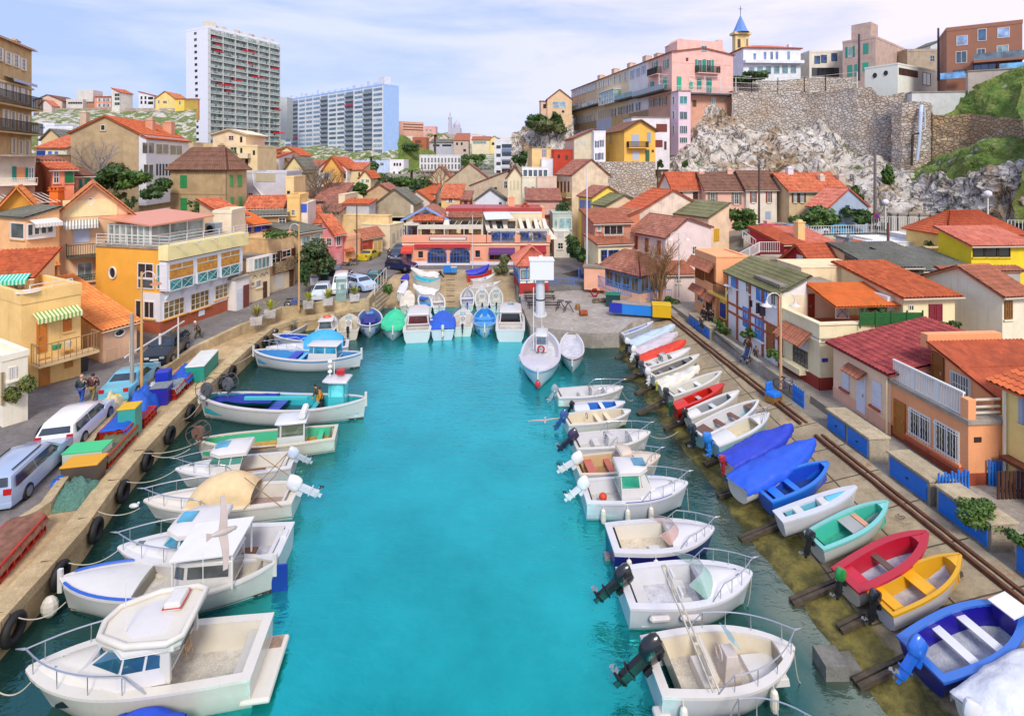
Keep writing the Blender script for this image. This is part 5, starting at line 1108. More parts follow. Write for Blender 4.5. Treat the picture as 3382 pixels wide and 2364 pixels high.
fbox(q,'R',-.6,h.a,zR+1.1,zR+1.16,1.42,1.5);q.build('gallery_railing',RAILW,h.o)
u0,u1=P_(918,700)[0],P_(800,740)[0];zg=P_(860,790)[1];q=MB();fbox(q,'L',u0,u1,zg,zg+3.0,.05,1.7);o_=q.build('glazed_loggia',mg_('8fb0a8'),h.o);q=MB()
for k in range(7):fbox(q,'L',u0+(u1-u0)*k/6-.05,u0+(u1-u0)*k/6+.05,zg,zg+3.0,1.7,1.76)
for k in range(4):fbox(q,'L',u0,u1,zg+k*1.0,zg+k*1.0+.1,1.7,1.76)
q.build('window_frame',WHITE,o_);q=MB();fbox(q,'L',u0-.1,u1+.1,zg+3.0,zg+3.15,.0,1.9);q.build('loggia_roof',WHITE,h.o)
for x,yt_ in((1035,.9),(1205,1.0),(920,.8),(805,.9),(700,.8),(1120,.6)):
 uu=P_(x,400)[0];chim(h,2.6,uu,1.5,1.6*yt_,h.h+.6,m=ms_('d8c0b0'))
# corner bay
h2=house('bay_tower','tall pale lilac window bay tower attached to the corner of the pink end wall','tower',1296,1355,1447,1092,692,d=93.5,th=12,wall='e9cdd6',roof=('flat',.0),lb=None,ext=2,v=.3)
for y in(728,845,952,1040):win(h2,'R',1362,y,1422,y+62 if y<1000 else y+46,'w',gl=GTEAL if y==728 else GLS,nxp=2 if y<900 else 4,nyp=1)
for y in(732,842,952):win(h2,'L',1312,y,1328,y+62,'w',gl=GLS,nxp=1,nyp=1)
q=house('house','white stepped building with brown roller shutters between the yellow house and the pink bay','house',None,1000,1288,1200,892,d=91.5,th=10,wall='e9e5ea',roof=('flat',.0),lb=4,ext=2);win(q,'R',1186,940,1268,1000,'g','7d3a2a');win(q,'R',1178,1062,1234,1116,'g','7d3a2a');win(q,'R',1246,1072,1264,1135,'d','5a3a34')
h=house('house','bright yellow gabled house with lavender shutters and small balcony under the cliff tenement','house',800,944,1180,1228,985,d=87,th=12,wall='f2bf5a',roof=('gy',1.7,'b',.5),ext=3,v=.35)
win(h,'R',1000,1020,1056,1112,'c',LAV);win(h,'R',1118,1003,1144,1080,'c','9fb0c8');win(h,'L',834,1020,848,1090,'c','b3a88a');win(h,'R',1006,1145,1058,1215,'c','c9ccd8');win(h,'R',1104,1135,1134,1222,'d','3f6a48');win(h,'R',1152,1135,1168,1156,'k','5a3a2a');balcony(h,'R',962,1075,1108,1125,1.0,m=IRON);win(h,'L',818,1148,836,1225,'k','d8b070')
b=MB();T('C')
ff(715,803,1230,1000,90,'eceef4',('flat',.2),'narrow white house with dark blue shutters left of the yellow gabled house',[('R',a,b_,a+14,b_+50,'s','24407a')for a,b_ in((730,1068),(766,1062),(732,1162),(764,1158))],th=6)
ff(565,716,1120,1048,91,'d9cdb0',('sx',1.6,'v',.3),'beige shed roofed house with three pale windows beneath the tenement',[('R',a,1072,a+14,1100,'k','c9cfd0')for a in(582,618,640)],th=6)
h=ff(413,714,1250,1142,92,'c4452f',('flat',.25),'red painted low building with dark windows under the cliff',[('R',440,1172,458,1200,'k','4a2a24'),('R',498,1175,520,1212,'k','5a4a34'),('R',556,1188,582,1218,'k','3f4a34'),('R',605,1185,675,1228,'w','',None,mg_('a8c4c0'))],th=4)
ff(245,412,1262,1130,95,'ecc98a',('flat',.1),'plain yellow ochre block with one shuttered window at the foot of the left cliff',[('R',330,1130,346,1190,'s','8f86a8')],th=4)
ff(362,547,885,752,140,'ecc9a0',('gy',2.6,'t',.3),'lone beige house with a wide glass balcony on the left cliff',[('R',400,770,502,820,'w','',None,mg_('a8c8d8')),('R',400,845,418,858,'k'),('R',472,838,490,855,'k')],lb=8)
ff(313,366,885,768,141,'e6bfa4',('sy',.8,'t',.2),'low wing with one window attached left of the lone cliff house',[('R',330,790,354,822,'k')],lb=8)
# church tower
def church():
 h=house('church_tower','yellow church bell tower with a pointed blue slate spire','church tower',1762,1786,1888,470,268,d=135,th=8,wall='e3cf92',roof=('flat',.0),lb=None,ext=6,v=.5)
 h.roof.name='cornice';
 q=MB();q.box(-.5,-.5,h.h+.19,h.a+.5,h.b+.5,h.h+.8);q.build('cornice',h.wm,h.o)
 cx,cy=h.a/2,h.b/2;zz=h.h+.8;top=(268-128)/2.2933/FOC*135
 q=MB();r=h.a*.62;ring=[(cx+r*math.cos(a),cy+r*math.sin(a),zz)for a in np.linspace(PI/8,2*PI+PI/8,9)[:-1]];r2=r*.75;ring2=[(cx+r2*math.cos(a),cy+r2*math.sin(a),zz+top*.12)for a in np.linspace(PI/8,2*PI+PI/8,9)[:-1]]
 q.add(ring+ring2+[(cx,cy,zz+top)],[(i,(i+1)%8,8+(i+1)%8,8+i)for i in range(8)]+[(8+i,8+(i+1)%8,16)for i in range(8)]);q.build('spire',mp_('6f98d8',v=.5),h.o);q=MB();q.tube([(cx,cy,zz+top-.2),(cx,cy,zz+top+2.2)],.07);q.beam((cx-.5,cy,zz+top+1.5),(cx+.5,cy,zz+top+1.5),.1);q.build('cross',IRON,h.o)
 win(h,'R',1800,295,1826,365,'w',gl=mg_('3a2a22'),nxp=1,nyp=1,fr=h.wm);win(h,'R',1868,295,1880,360,'w',gl=mg_('3a2a22'),nxp=1,nyp=1,fr=h.wm)
 h2=ff(1770,1850,560,405,133,'dfc0a4',('sx',-1.0,'t',.2),'church nave gable in front of the bell tower',ext=4)
church()
T('D')
h=hh(372,None,590,372,121,'eceef2',('hip',1.7,'p',.4),'white cliff top villa with a red hipped roof and a long glazed ground floor',[],x0=-62,th=93,la=10,ext=4);
for x in(12,90,140,180,268):win(h,'L',x,385+(20 if x==12 else 10)-(x*.02),x+24,450+(20 if x<50 else 5),'w',gl=mg_('6f90b8'),nxp=1,nyp=1)
for i in range(6):win(h,'L',-30+i*63+8,508-i*3,24+i*63,568-i*2,'w',gl=mg_('6fa0a8'),nxp=1,nyp=1)
q=MB();fbox(q,'L',-.3,h.b,fuv(h,'L',200,485)[1],fuv(h,'L',200,462)[1],.02,1.0);q.build('balcony',h.wm,h.o);q=MB();chim(h,2,1.5,.8,1,h.h+.3);chim(h,5,1,.8,1,h.h+.3)
h=ff(438,690,590,400,122,'eae2cf',('flat',.5),'cream modern villa with blue square windows and dark glazed terrace',[('R',a,b_,a+44,b_+60,'w','',DARK,mg_('4a6a9a'),1,1)for a,b_ in((476,425),(526,418),(604,405))]+[('R',456,515,662,582,'w','',DARK,GLD,5,1)],ext=4)
h=house('house','large grey pink house with green shutters and a stair block on its roof','house',690,940,1178,580,290,d=112,th=38,wall='c9ae9f',roof=('flat',.5),ext=4,v=.8)
q=MB();q.box(1.0,1.2,h.h+.3,5.5,5,h.h+4.0);q.build('stair_block',h.wm,h.o);win(h,'L',730,355,764,435,'s','2f8f7a',gl=GLC);win(h,'L',846,330,886,410,'c','3f9f88');win(h,'L',842,475,886,540,'c','2fb58f');win(h,'L',726,495,764,580,'c','3f9f88');win(h,'L',780,488,802,580,'c','3f9f88')
h=house('house','white cubic modern house with two round windows on the cliff edge','house',858,1108,1415,735,488,d=88,th=30,wall='eff0e0',roof=('flat',.25),ext=2,v=.15)
win(h,'L',921,556,949,590,'o',gl=GLD,fr=DARK);win(h,'L',1004,538,1032,572,'o',gl=GLD,fr=DARK);win(h,'R',1115,527,1258,578,'w',gl=mg_('5a4038'),nxp=1,nyp=1,fr=DARK);win(h,'R',1297,553,1355,648,'w',gl=mg_('2f5a68'),nxp=2,nyp=1,fr=DARK)
ff(1180,1470,520,392,118,'b9a78f',('flat',.6),'old grey stone house half hidden between the two modern houses',[('R',1350,420,1388,470,'w','',None,GLD)],v=.9);ff(1356,1460,420,345,122,'d8dade',('sx',1.5,'g',.2),'pale gable peeking above the old grey stone house',lb=5)
h=house('house','brown modern three storey house with white framed windows and blue glass balconies','house',None,1478,2052,640,240,d=84,th=-33,wall='a06f58',roof=('flat',.6),lb=10,ext=4,v=.2)
WF=mp_('efe6dc',v=.1);SKY=mg_('a9c4e8')
for r,g_ in(((1552,272,1638,345),SKY),((1712,220,1780,312),mg_('4a6a8a')),((1862,210,1955,288),SKY),((1546,390,1632,480),GLS),((1706,370,1772,445),GLS),((1856,345,1948,420),GLC)):win(h,'R',*r,'w',gl=g_,fr=WF,nxp=2 if r[1]>300 else 1,nyp=1)
wins(h,'R',[(1680,478,1855,540),(1880,455,2050,520)],gl=mg_('4f7ba8'),nxp=3,nyp=1,fr=DARK);win(h,'R',1530,530,1625,590,'w',gl=GLS,nxp=2,nyp=1,fr=DARK)
q=MB();u0,z0=fuv(h,'R',1670,470);fbox(q,'R',u0,h.a,z0-.4,z0,.02,1.4);q.build('balcony',h.wm,h.o);q=MB();fbox(q,'R',u0,h.a,z0,z0+1.0,1.3,1.36);q.build('glass_railing',mg_('6f8088'),h.o);q=MB();u0,z0=fuv(h,'R',1860,540);fbox(q,'R',u0,h.a,z0-.2,z0+.9,1.3,1.36);q.build('glass_railing',mg_('7fc4ee'),h.o)
q=MB();u0,z0=fuv(h,'R',1420,612);u1,_=fuv(h,'R',1626,600);fbox(q,'R',u0,u1,z0,z0+1.0,1.3,1.36);q.build('glass_railing',mg_('7fbcf0'),h.o)
h=house('garden_wall','grey concrete block garden wall below the brown modern house','wall',None,1640,2064,690,545,d=79,th=-25,wall='bdb1a4',roof=('flat',.0),lb=.4,ext=2);h.roof.name='coping'
h=house('terrace_wall','pale concrete terrace steps between the white cube house and the green slope','wall',None,1215,1640,790,705,d=80.5,th=-8,wall='cfd0cc',roof=('flat',.0),lb=2,ext=2);h.roof.name='coping'
T('D');q=MB();A=[dp(x,y,d)for x,y,d in((-700,655,98.5),(0,688,96.5),(200,685,95),(400,682,92.5),(560,672,89.5),(800,650,86))]
for a,b_ in zip(A,A[1:]):
 n=max(1,int((b_-a).length/2.5))
 for k in range(n+1):p=a.lerp(b_,k/n);q.beam(p-Vec((0,0,.4)),p+Vec((0,0,2.3)),.1)
 for z in(.5,1.4,2.3):q.beam(a+Vec((0,0,z)),b_+Vec((0,0,z)),.05)
tag(q.build('cliff_fence',RAILW),'white wire fence with thin posts along the top of the stone wall','fence')
wallstrip('low_stone_wall','low stone wall and hedge bank behind the white fence on the cliff top',[(-140,610,700,104),(200,612,700,103),(440,590,690,102),(800,590,690,100)],STONE,.8,.1,n=40,mv=5)
e=tag(MB().tube([dp(1287,800,78),dp(1283,850,77.6),dp(1275,980,77.4),dp(1268,1100,77.3),dp(1253,1218,77.3)],[.26,.26,.25,.22,.2],10).build('drain_pipe',mp_('cfdcf2')),'thick pale blue pipe running down the stone buttress','pipe')
tag(MB().tube([dp(1312,815,77.6),dp(1314,985,77.4),dp(1285,995,77.2)],.1,6).build('drain_pipe',mp_('d8dce4')),'thin pale pipe beside the thick one on the buttress','pipe')
tag(MB().tube([dp(1265,1010,77.2),dp(1222,1022,77.2),dp(1212,1255,77)],.17,6).build('drain_pipe',mr_('4a3a34')),'dark rusty pipe bending down the stone buttress','pipe')
#  BUILDINGS: right village
T('G')
def cc(x0,x1,x2,yb,yt,d,th,wall,roof,label,W=(),name='house',cat='house',**k):
 if d<1:k['zb']=2.0;d=None
 h=house(name,label,cat,x0,x1,x2,yb,yt,d=d,th=th,wall=wall,roof=roof,**k)
 for r in W:win(h,*r)
 return h
ff(62,172,460,192,88,'ebe0bc',('gy',1.7,'b',.35),'tall cream house with a gable and pale shutters left of the glass veranda',[('R',78,225,90,290,'c','d8cfae'),('R',103,222,118,290,'c','d8cfae'),('R',132,222,146,290,'c','d8cfae')],lb=6)
ff(172,285,460,200,87,'ece6cc',('flat',.2),'cream house front with tall white shuttered windows under the glass veranda',[('R',a,265,a+16,330,'s','cfd8cc')for a in(190,244)],lb=6)
h=ff(170,368,212,125,88.5,'eceef0',('flat',.1),'white glazed roof veranda above the cream house',[('R',178+i*38,138,212+i*38,192,'w','',None,GLS,1,1)for i in range(5)],lb=4,ext=.3)
ff(318,430,330,60,93,'e6e6ee',('flat',.1),'white and grey block behind the glass veranda',lb=5);ff(430,600,330,72,95,'d9c4b0',('sx',-1.6,'t',.2),'plain beige wall sloping down behind the red brown roof',lb=5)
ff(285,432,460,195,86,'dfc8b4',('flat',.1),'blank pinkish wall between the glass veranda and the stained gable house',lb=4)
h=cc(430,548,902,560,182,84,20,'ead6b8',('axR',2.6,'v',.25,.4,-1.6),'tall pale house with a stained gable wall and four brown shutters',[],v=1.0)
for x in(438,464,490,518):win(h,'L',x,228,x+12,308,'c','7a3a26')
balcony(h,'L',400,305,545,345,1.0,m=mp_('c9b478'),slab=ms_('c9b48a'))
h=ff(208,460,480,372,80,'dca89a',('sy',1.5,'v',.3),'low pink house with a pale red corrugated roof below the glass veranda',[('R',308,395,350,470,'k','c9b48a')],lb=5);balcony(h,'R',300,440,390,478,.8,m=RAILW)
ff(402,548,640,470,74,'b9c4b8',('flat',.1),'pale glazed porch with large windows beside the pink restaurant',[('R',448,505,545,590,'w','',None,mg_('a8d0d0'),2,1),('R',410,505,440,590,'w','',None,mg_('a8d0d0'),1,1)],lb=5)
ff(412,530,790,610,71,'e6e2d4',('flat',.1),'small white side building with louvres below the glazed porch',[('R',440,690,482,740,'w','',None,GLD),('R',442,615,485,650,'g','d8d8d4')],lb=4)
h=cc(598,702,930,700,348,75,20,'f7de5c',('gy',1.5,'v',.25),'bright yellow house with lavender blue shutters',[('L',608,368,624,455,'c','7f92d8'),('L',628,370,646,455,'c','7f92d8'),('L',652,372,668,458,'c','7f92d8'),('L',672,374,691,460,'c','7f92d8'),('L',628,545,648,640,'c','7a84d0'),('L',652,542,678,640,'c','7a84d0')],v=.3)
h=cc(704,802,1040,640,415,69,20,'ead0b0',('axR',1.4,'gg',.25,.6,.4),'peach house with a grey green roof and white shutters right of the yellow house',[('L',712,428,728,520,'c','a9bce8'),('L',768,432,788,520,'c','e6e9f0')],v=.7)
h=cc(915,1058,1512,700,458,63,22,'f0dcc8',('axR',2.5,'V',.25,.55,.5),'cream house with a vivid orange red roof and a streaked wall',[],v=1.0)
h=cc(792,915,1060,640,510,61,22,'d98a6a',('sx',.9,'t',.3),'terracotta roofed annex with brown beams left of the vivid orange roof',[])
h=ff(722,995,760,548,58,'c98a70',('sy',1.1,'t',.3),'terrace house with wide windows and a rustic wooden balcony',[('R',788,558,935,635,'w','',None,GLD,3,1),('R',735,560,768,605,'w','',None,GLC,1,1)],th=10,lb=5)
balcony(h,'R',758,612,992,690,1.3,m=mw_('a8907a'),slab=mw_('8a7464'),sp=.35)
h=ff(748,1000,860,712,55,'f2e2b4',('sy',.6,'t',.2),'cream walled block with large blue framed windows',[('R',822,745,902,812,'w','',BL,GLD,2,2),('R',766,745,815,835,'w','',BL,GLD,2,2)],th=14,lb=4)
h=cc(992,1258,1602,940,655,56,26,'efdcd8',('axR',1.9,'v',.25,.45,.8),'large white pink house with three brown shutters and a red brown roof',[('L',1024,640,1048,742,'c','a3472c'),('L',1105,657,1130,765,'c','a3472c'),('L',1194,675,1222,788,'c','a3472c'),('R',1458,718,1490,778,'w','',None,mg_('5a3a34'))],v=.3)
h=cc(1322,1582,1738,800,502,60,26,'efd2b0',('sx',1.5,'gg',.2),'tall cream house with a green grey sheet roof and yellow shutter',[('R',1622,585,1662,680,'c','e0b03c')],v=.7)
h=cc(750,1062,1262,1125,945,0,34,'f2bfa0',('hip',1.9,'v',.4),'low peach waterside restaurant with blue framed windows and a red roof',[],ext=1,v=.3)
BLF=mp_('7d93b4');band(h,'L',h.h-1.75,h.h-.05,'7d93b4',.03,'window_wall',m=BLF);band(h,'R',h.h-1.75,h.h-.05,'7d93b4',.03,'window_wall',m=BLF)
for k in range(5):L=h.b;win(h,'L',0,0,0,0,'w',hh=(L*(k+.08)/5,L*(k+.92)/5,h.h-1.6,h.h-.2),nxp=2,nyp=1,gl=mg_('6a5a40'),fr=BLF,o=.03,sill=False)
for k in range(3):L=h.a;win(h,'R',0,0,0,0,'w',hh=(L*(k+.08)/3,L*(k+.92)/3,h.h-1.6,h.h-.2),nxp=2,nyp=1,gl=mg_('6a5a40'),fr=BLF,o=.03,sill=False)
ff(1262,1478,1100,935,53,'efdcd4',('sy',.7,'t',.25),'white low wall building with a pale red tiled strip beside the bare bush',[('R',1340,945,1372,1000,'w','',None,GLD)],th=6,lb=3)
h=house('garden_wall','peach retaining wall with steps below the terrace house','wall',None,640,800,1010,880,d=54.5,th=-14,wall='f0b494',roof=('flat',.0),lb=.5,ext=.5);h.roof.name='coping'
# row below the cliff
h=cc(1208,1306,1560,470,282,74,18,'efe0d2',('gx',2.2,'V',.3),'white house with vivid orange roof and two dark shutters at the cliff foot',[('R',1350,305,1386,358,'c','4a342c'),('R',1464,308,1500,388,'c','4a342c')],v=.4)
h=ff(1560,1868,480,294,73.5,'eebda8',('gx',2.4,'b',.3),'pink house with brown roof and two wooden shuttered windows at the cliff foot',[('R',1596,312,1632,402,'s','8f8472'),('R',1776,312,1812,402,'s','8f8472')],lb=6);chim(h,.4,3,.8,1.4,h.h+1.0);chim(h,h.a*.8,3,.8,1.6,h.h+1.2)
T('H');h=ff(-40,192,520,284,73,'efe3d0',('gx',2.4,'b',.3),'cream brown roofed house with red brown shutters at the cliff foot',[('R',2,308,26,388,'s','9a4028'),('R',120,308,142,388,'s','9a4028'),('R',104,455,146,515,'k','a9bcd0')],lb=6)
ff(192,290,520,392,74,'c9a488',('sx',.8,'r',.2),'small lean-to house with a grey window beside the cream row house',[('R',232,448,268,515,'w','',None,GLD)],lb=4)
h=house('house','detached beige house with a bright red roof and brown shutters under the cliff','house',None,286,715,530,295,d=71,th=4,wall='dcc094',roof=('gx',2.2,'r',.4),lb=7,ext=2,v=.7)
wins(h,'R',[(318,302,342,388),(370,302,396,388)],st='s',col='5f3a28',gl=GLC);chim(h,2.2,3.5,.8,2.4,h.h+.6,m=ms_('e6dfe2'));chim(h,6,2,.7,.9,h.h+1,m=ms_('ddd0bc'));chim(h,9,2.2,1.0,1.1,h.h+.8,m=ms_('c9bcae'))
h=cc(425,580,880,520,430,66,16,'a9b9cc',('axR',2.4,'p',.25,.5,0),'blue grey gabled house with a pale pink roof',[('R',710,408,742,498,'k','3f4a54')],v=.4)
# road fence, garage gates, parking
def bars(name,label,cat,pts,hgt,m_,sp=.16,r=.03,**k):
 q=MB()
 for a,b_ in zip(pts,pts[1:]):
  n=max(1,int((b_-a).length/sp));q.beam(a+Vec((0,0,hgt)),b_+Vec((0,0,hgt)),.05);q.beam(a+Vec((0,0,.12)),b_+Vec((0,0,.12)),.04)
  for i in range(n+1):p=a.lerp(b_,i/n);q.beam(p,p+Vec((0,0,hgt)),r if i%10 else.07)
 return tag(q.build(name,m_),label,cat,**k)
bars('fence','white barred fence on the upper road between the cars and the red roofs','fence',[dp(338,632,63),dp(905,618,63)],1.0,RAILW,.3,.05)
bars('fence','taller white fence on the upper road beside the grey concrete wall','fence',[dp(912,615,62.5),dp(1428,640,58)],2.0,RAILW,.22,.05);bars('fence','short white fence at the right edge in front of the concrete road wall','fence',[dp(1940,610,56),dp(2080,616,55)],1.3,RAILW,.25,.05)
slab('upper_road',[dp(-60,640,64),dp(905,640,63),dp(905,600,69),dp(-60,600,70)],ASPH,.5);wallstrip('retaining_wall','long stained grey retaining wall carrying the upper road',[(-60,640,760,63.2),(540,640,760,62.8),(905,632,760,62.6),(1250,650,760,60)],ms_('cdc3b0',v=1.),.5,.03,n=20,mv=4)
q=[];
for i in range(11):
 x0=1070+i*92;e=None
h=house('road_wall','tall grey concrete panel wall under the rocky slope with dark posts','wall',None,1065,2075,600,480,d=66,th=-12,wall='bdb6a8',roof=('flat',.0),lb=.4,ext=3,v=1.0);h.roof.name='coping'
for i in range(12):q=MB();u_=h.a*(i+.5)/12;fbox(q,'R',u_-.06,u_+.06,0,h.h+.2,.02,.14);q.build('post',IRON,h.o)
win(h,'R',2000,545,2060,590,'k','3a3028')
h=house('gate','white double gate between pink pillars on the upper road','gate',None,142,338,632,555,d=66,th=2,wall='eef0f8',roof=('flat',.0),lb=.2,ext=.3);h.roof.name='top_rail'
for x0,x1 in((108,142),(338,396)):q=MB();u0=fuv(h,'R',x0,600)[0];u1=fuv(h,'R',x1,600)[0];q.box(u0,-.3,-.5,u1,.6,h.h+.5);q.build('gate_pillar',ms_('e8b9ac'),h.o)
h=ff(0,108,632,560,66,'efc4b8',('flat',.1),'pink garden wall with a white panel left of the white gate',[('R',34,548,108,600,'k','eef0f8')],name='garden_wall',lb=.5)
# red houses and roofs
h=ff(248,402,850,708,54,'b03038',('sy',1.1,'V',.3),'small dark red house with a white window and coral roof',[('R',340,722,384,785,'w','',None,mg_('c9d4dc'))],lb=6,th=8)
h=ff(402,642,850,708,54.5,'e8c69c',('sy',1.1,'p',.3),'beige house with a pale pink tiled roof joined to the small dark red house',[('R',476,712,556,740,'k','8a5a34')],lb=6,th=4);chim(h,.4,1.5,.8,2.0,h.h+.2,m=ms_('eccb8c'))
h=house('house','crimson house with white framed windows under two toned coral roofs','house',250,455,930,975,860,d=46,th=16,wall='a8202c',roof=('axL',1.5,'V',.3,.5,0),ext=2,v=.25)
h.roof.name='roof';win(h,'L',345,785+0,392,878,'w',gl=mg_('c9d8e0'),nxp=1,nyp=1);win(h,'L',304,818,332,878,'w',gl=mg_('e0e4ea'),nxp=1,nyp=1)
chim(h,h.a*.75,h.b*.35,.4,.9,h.h+1.1,m=mp_('8a9098'))
ff(768,905,790,678,56,'d8dce4',('flat',.0),'white pergola terrace in front of the upper road wall',[('R',810,705,870,770,'k','8a8f98')],lb=3);h=ff(898,1238,800,692,54,'eef0f4',('flat',.1),'long low white house with one dark window below the white fence',[('R',1098,755,1136,785,'w','',None,GLD)],lb=5,th=2);ff(1236,1345,760,650,55,'efeae4',('flat',.1),'small white block at the end of the tall white fence',lb=4)
h=ff(925,1420,940,866,43,'efd9a4',('sy',1.0,'g',.3),'cream house under a grey corrugated roof with a white chimney pipe',[],lb=5,th=6)
ff(1300,1690,990,905,41,'b9ad90',('sy',.9,'g',.3),'grey corrugated shed roof stretching towards the yellow wall',[],lb=5,th=4)
h=ff(918,1272,980,882,37,'6a5a4c',('sy',.6,'g',.2),'dark wooden clerestory with a row of three windows under a grey roof',[('R',922+i*102,900,1012+i*102,952,'w','',mp_('3a3230'),GLS,1,1)for i in range(3)],lb=3,th=2,ext=.5)
ff(1216,1655,865,742,47,'ecd39a',('flat',.1),'long ochre garden wall below the yellow house with the orange roof',[],lb=1,th=2)
h=ff(1484,2075,790,640,50,'f2cf7c',('hip',2.2,'V',.3),'yellow house with an orange hipped roof and lavender double shutters',[('R',1554,668,1652,775,'c','b4bdf0')],lb=5,th=2)
h=ff(1665,2120,915,712,42,'f2d42c',('sy',1.0,'p',.3),'bright lemon yellow walled house with a dark glazed veranda',[('R',1675+i*96,722,1765+i*96,800,'w','',mp_('3a2a26'),GLD,1,1)for i in range(3)],lb=3,th=4)
h=ff(1455,2036,1100,925,35,'b3aca4',('flat',.12),'plain grey rendered wall with an orange tile coping',[],lb=1,th=2);h.o['label']='plain grey rendered wall with a dark stain and an orange tile coping';h.o['category']='wall';h.o.name='garden_wall';q=MB();roofpatch(q,(-.2,-.15,h.h+.1),(h.a+.2,-.15,h.h+.1),(h.a+.2,.6,h.h+.35),(-.2,.6,h.h+.35),.24,.3);q.build('tile_coping',TILES['t'],h.o)
h=ff(1900,2110,1290,1092,31,'f3ead0',('gx',1.2,'t',.25),'small cream house with brown wooden shutters at the right edge',[('R',1912,1130,1972,1270,'c','8a5f2c')],lb=5,th=10)
# house with the dark red door
h=house('house','cream house with an orange tiled roof and a dark red double door','house',None,1148,1540,1400,1105,d=31.5,th=6,wall='f3e3b4',lb=5.5,roof=('sy',1.0,'o',.3),ext=2,v=.4)
win(h,'R',1340,1155,1442,1350,'c','8a2838');win(h,'R',1186,1162,1226,1205,'w',gl=GLD,nxp=2,nyp=1);q=MB();fbox(q,'L',.6,2.0,h.h-1.0,h.h-.1,.02,.5);q.build('air_conditioner',WHITE,h.o)
# tall cream back wall and orange awning terrace
ff(378,862,1040,882,36.5,'f4dcb0',('flat',.05),'tall plain cream wall block above the orange corrugated awning',[],lb=3,th=3)
ff(110,376,1030,925,41,'e6e9ee',('flat',.1),'white wall with a grey mossy top behind the half timbered house',[],lb=3,th=3)
# cream terrace house by the walkway
T('L')
h=house('house','cream terrace house with red base, tiled canopy and parapet by the walkway','house',205,515,1335,775,405,zb=2.0,th=6,wall='f3e6bc',roof=('flat',.0),ext=1,v=.4)
for f,L in(('R',h.a),('L',h.b)):band(h,f,-.5,.72,'9c3a2c',.04)
q=MB();zt=h.h;q.box(-.02,-.02,zt+.003,h.a,.2,zt+.95);q.box(-.02,.2,zt+.003,.2,h.b,zt+.95);q.box(-.1,-.1,zt+.95,h.a+.1,.28,zt+1.05);q.box(-.1,.28,zt+.95,.28,h.b,zt+1.05);q.build('parapet',h.wm,h.o);band(h,'R',zt-.05,zt+.12,'f6eccb',.12,'cornice');band(h,'L',zt-.05,zt+.12,'f6eccb',.125,'cornice')
q=MB();q.add([(.25,.25,zt+.2),(h.a,.25,zt+.2),(h.a,h.b,zt+.2),(.25,h.b,zt+.2)],[(0,1,2,3)]);q.build('terrace_floor',mat('tile','d0704a',h2='c05f3c'),h.o)
canopy(h,'L',262,300,462,395,.9,'t');win(h,'L',318,378,428,455,'g','dfe3ea',o=.02);win(h,'L',318,455,428,585,'w',gl=GLS,nxp=4,nyp=2,fr=mp_('7a6a5a'));win(h,'L',208+4,370,238,560,'d','5a3426')
q=MB();u0,u1,z0,z1=frect(h,'L',262,520,420,615);fbox(q,'L',u0,u1,z0,z0+.35,.05,.5);q.build('window_box',ms_('f3e6bc'),h.o);win(h,'R',532,533,576,562,'k','3c3aa4',o=.01)
# terrace furniture and awning house on top
e=None
T('H');h3=house('terrace_room','terrace room with a brown red door under an orange corrugated awning','house',None,222,660,1235,1030,d=34.2,th=4,wall='f5e3bd',roof=('flat',.0),lb=3,ext=.8,v=.3);win(h3,'R',428,1078,476,1255,'d','9a3a24')
q=MB();a_=fuv(h3,'R',398,1015);b_=fuv(h3,'R',1015,1090)
roofpatch(q,(a_[0],-3.0,h3.h-.55),(b_[0],-3.0,h3.h-.55),(b_[0],.0,h3.h+.25),(a_[0],.0,h3.h+.25),.2,5,.05,.05);q.build('awning_roof',TILES['O'],h3.o)
for x in(a_[0]+1.9,b_[0]-.3):q=MB();q.beam((x,-2.9,-2.6),(x,-2.9,h3.h-.6),.1);q.build('awning_post',mp_('3a6a4a'),h3.o)
def screen(x0,y0,x1,y1,d,label,m_,nm='privacy_screen',n=0):
 a,b_=dp(x0,y1,d),dp(x1,y1,d);z=dp(x0,y0,d).z;q=MB()
 if n==0:
  q.beam((a+b_)/2*1-Vec((b_.x-a.x,0,0))/2+Vec((0,0,(z-a.z)/2)),b_+Vec((0,0,(z-a.z)/2)),.06,z-a.z)
  for i in range(5):p=a.lerp(b_,i/4);q.beam(p-Vec((0,.05,.2)),p+Vec((0,-.05,z-a.z+.15)),.06)
 else:
  w=b_.x-a.x;hg=z-a.z
  for i in range(-6,7):
   for s in(1,-1):
    xs_=[w*.5+w*i/6.];p0=Vec((a.x+max(0,min(w,w*.5+w*i/6-hg/2*s)),d,a.z));p1=Vec((a.x+max(0,min(w,w*.5+w*i/6+hg/2*s)),d,z));q.beam(p0,p1,.03)
  q.beam((a.x,d,a.z),(a.x,d,z),.06);q.beam((b_.x,d,a.z),(b_.x,d,z),.06);q.beam((a.x,d,z),(a.x+w/2,d,z+.2),.05);q.beam((b_.x,d,z),(a.x+w/2,d,z+.2),.05)
 return tag(q.build(nm,m_),label,'screen')
screen(818,1220,1292,1312,30.6,'dark green fabric privacy screen on the cream terrace wall',mc_('2a6b34'));screen(640,1158,735,1265,32.6,'left white lattice screen on the cream terrace',WHITE,n=1);screen(812,1155,912,1240,32.8,'right white lattice screen on the cream terrace',WHITE,n=1)
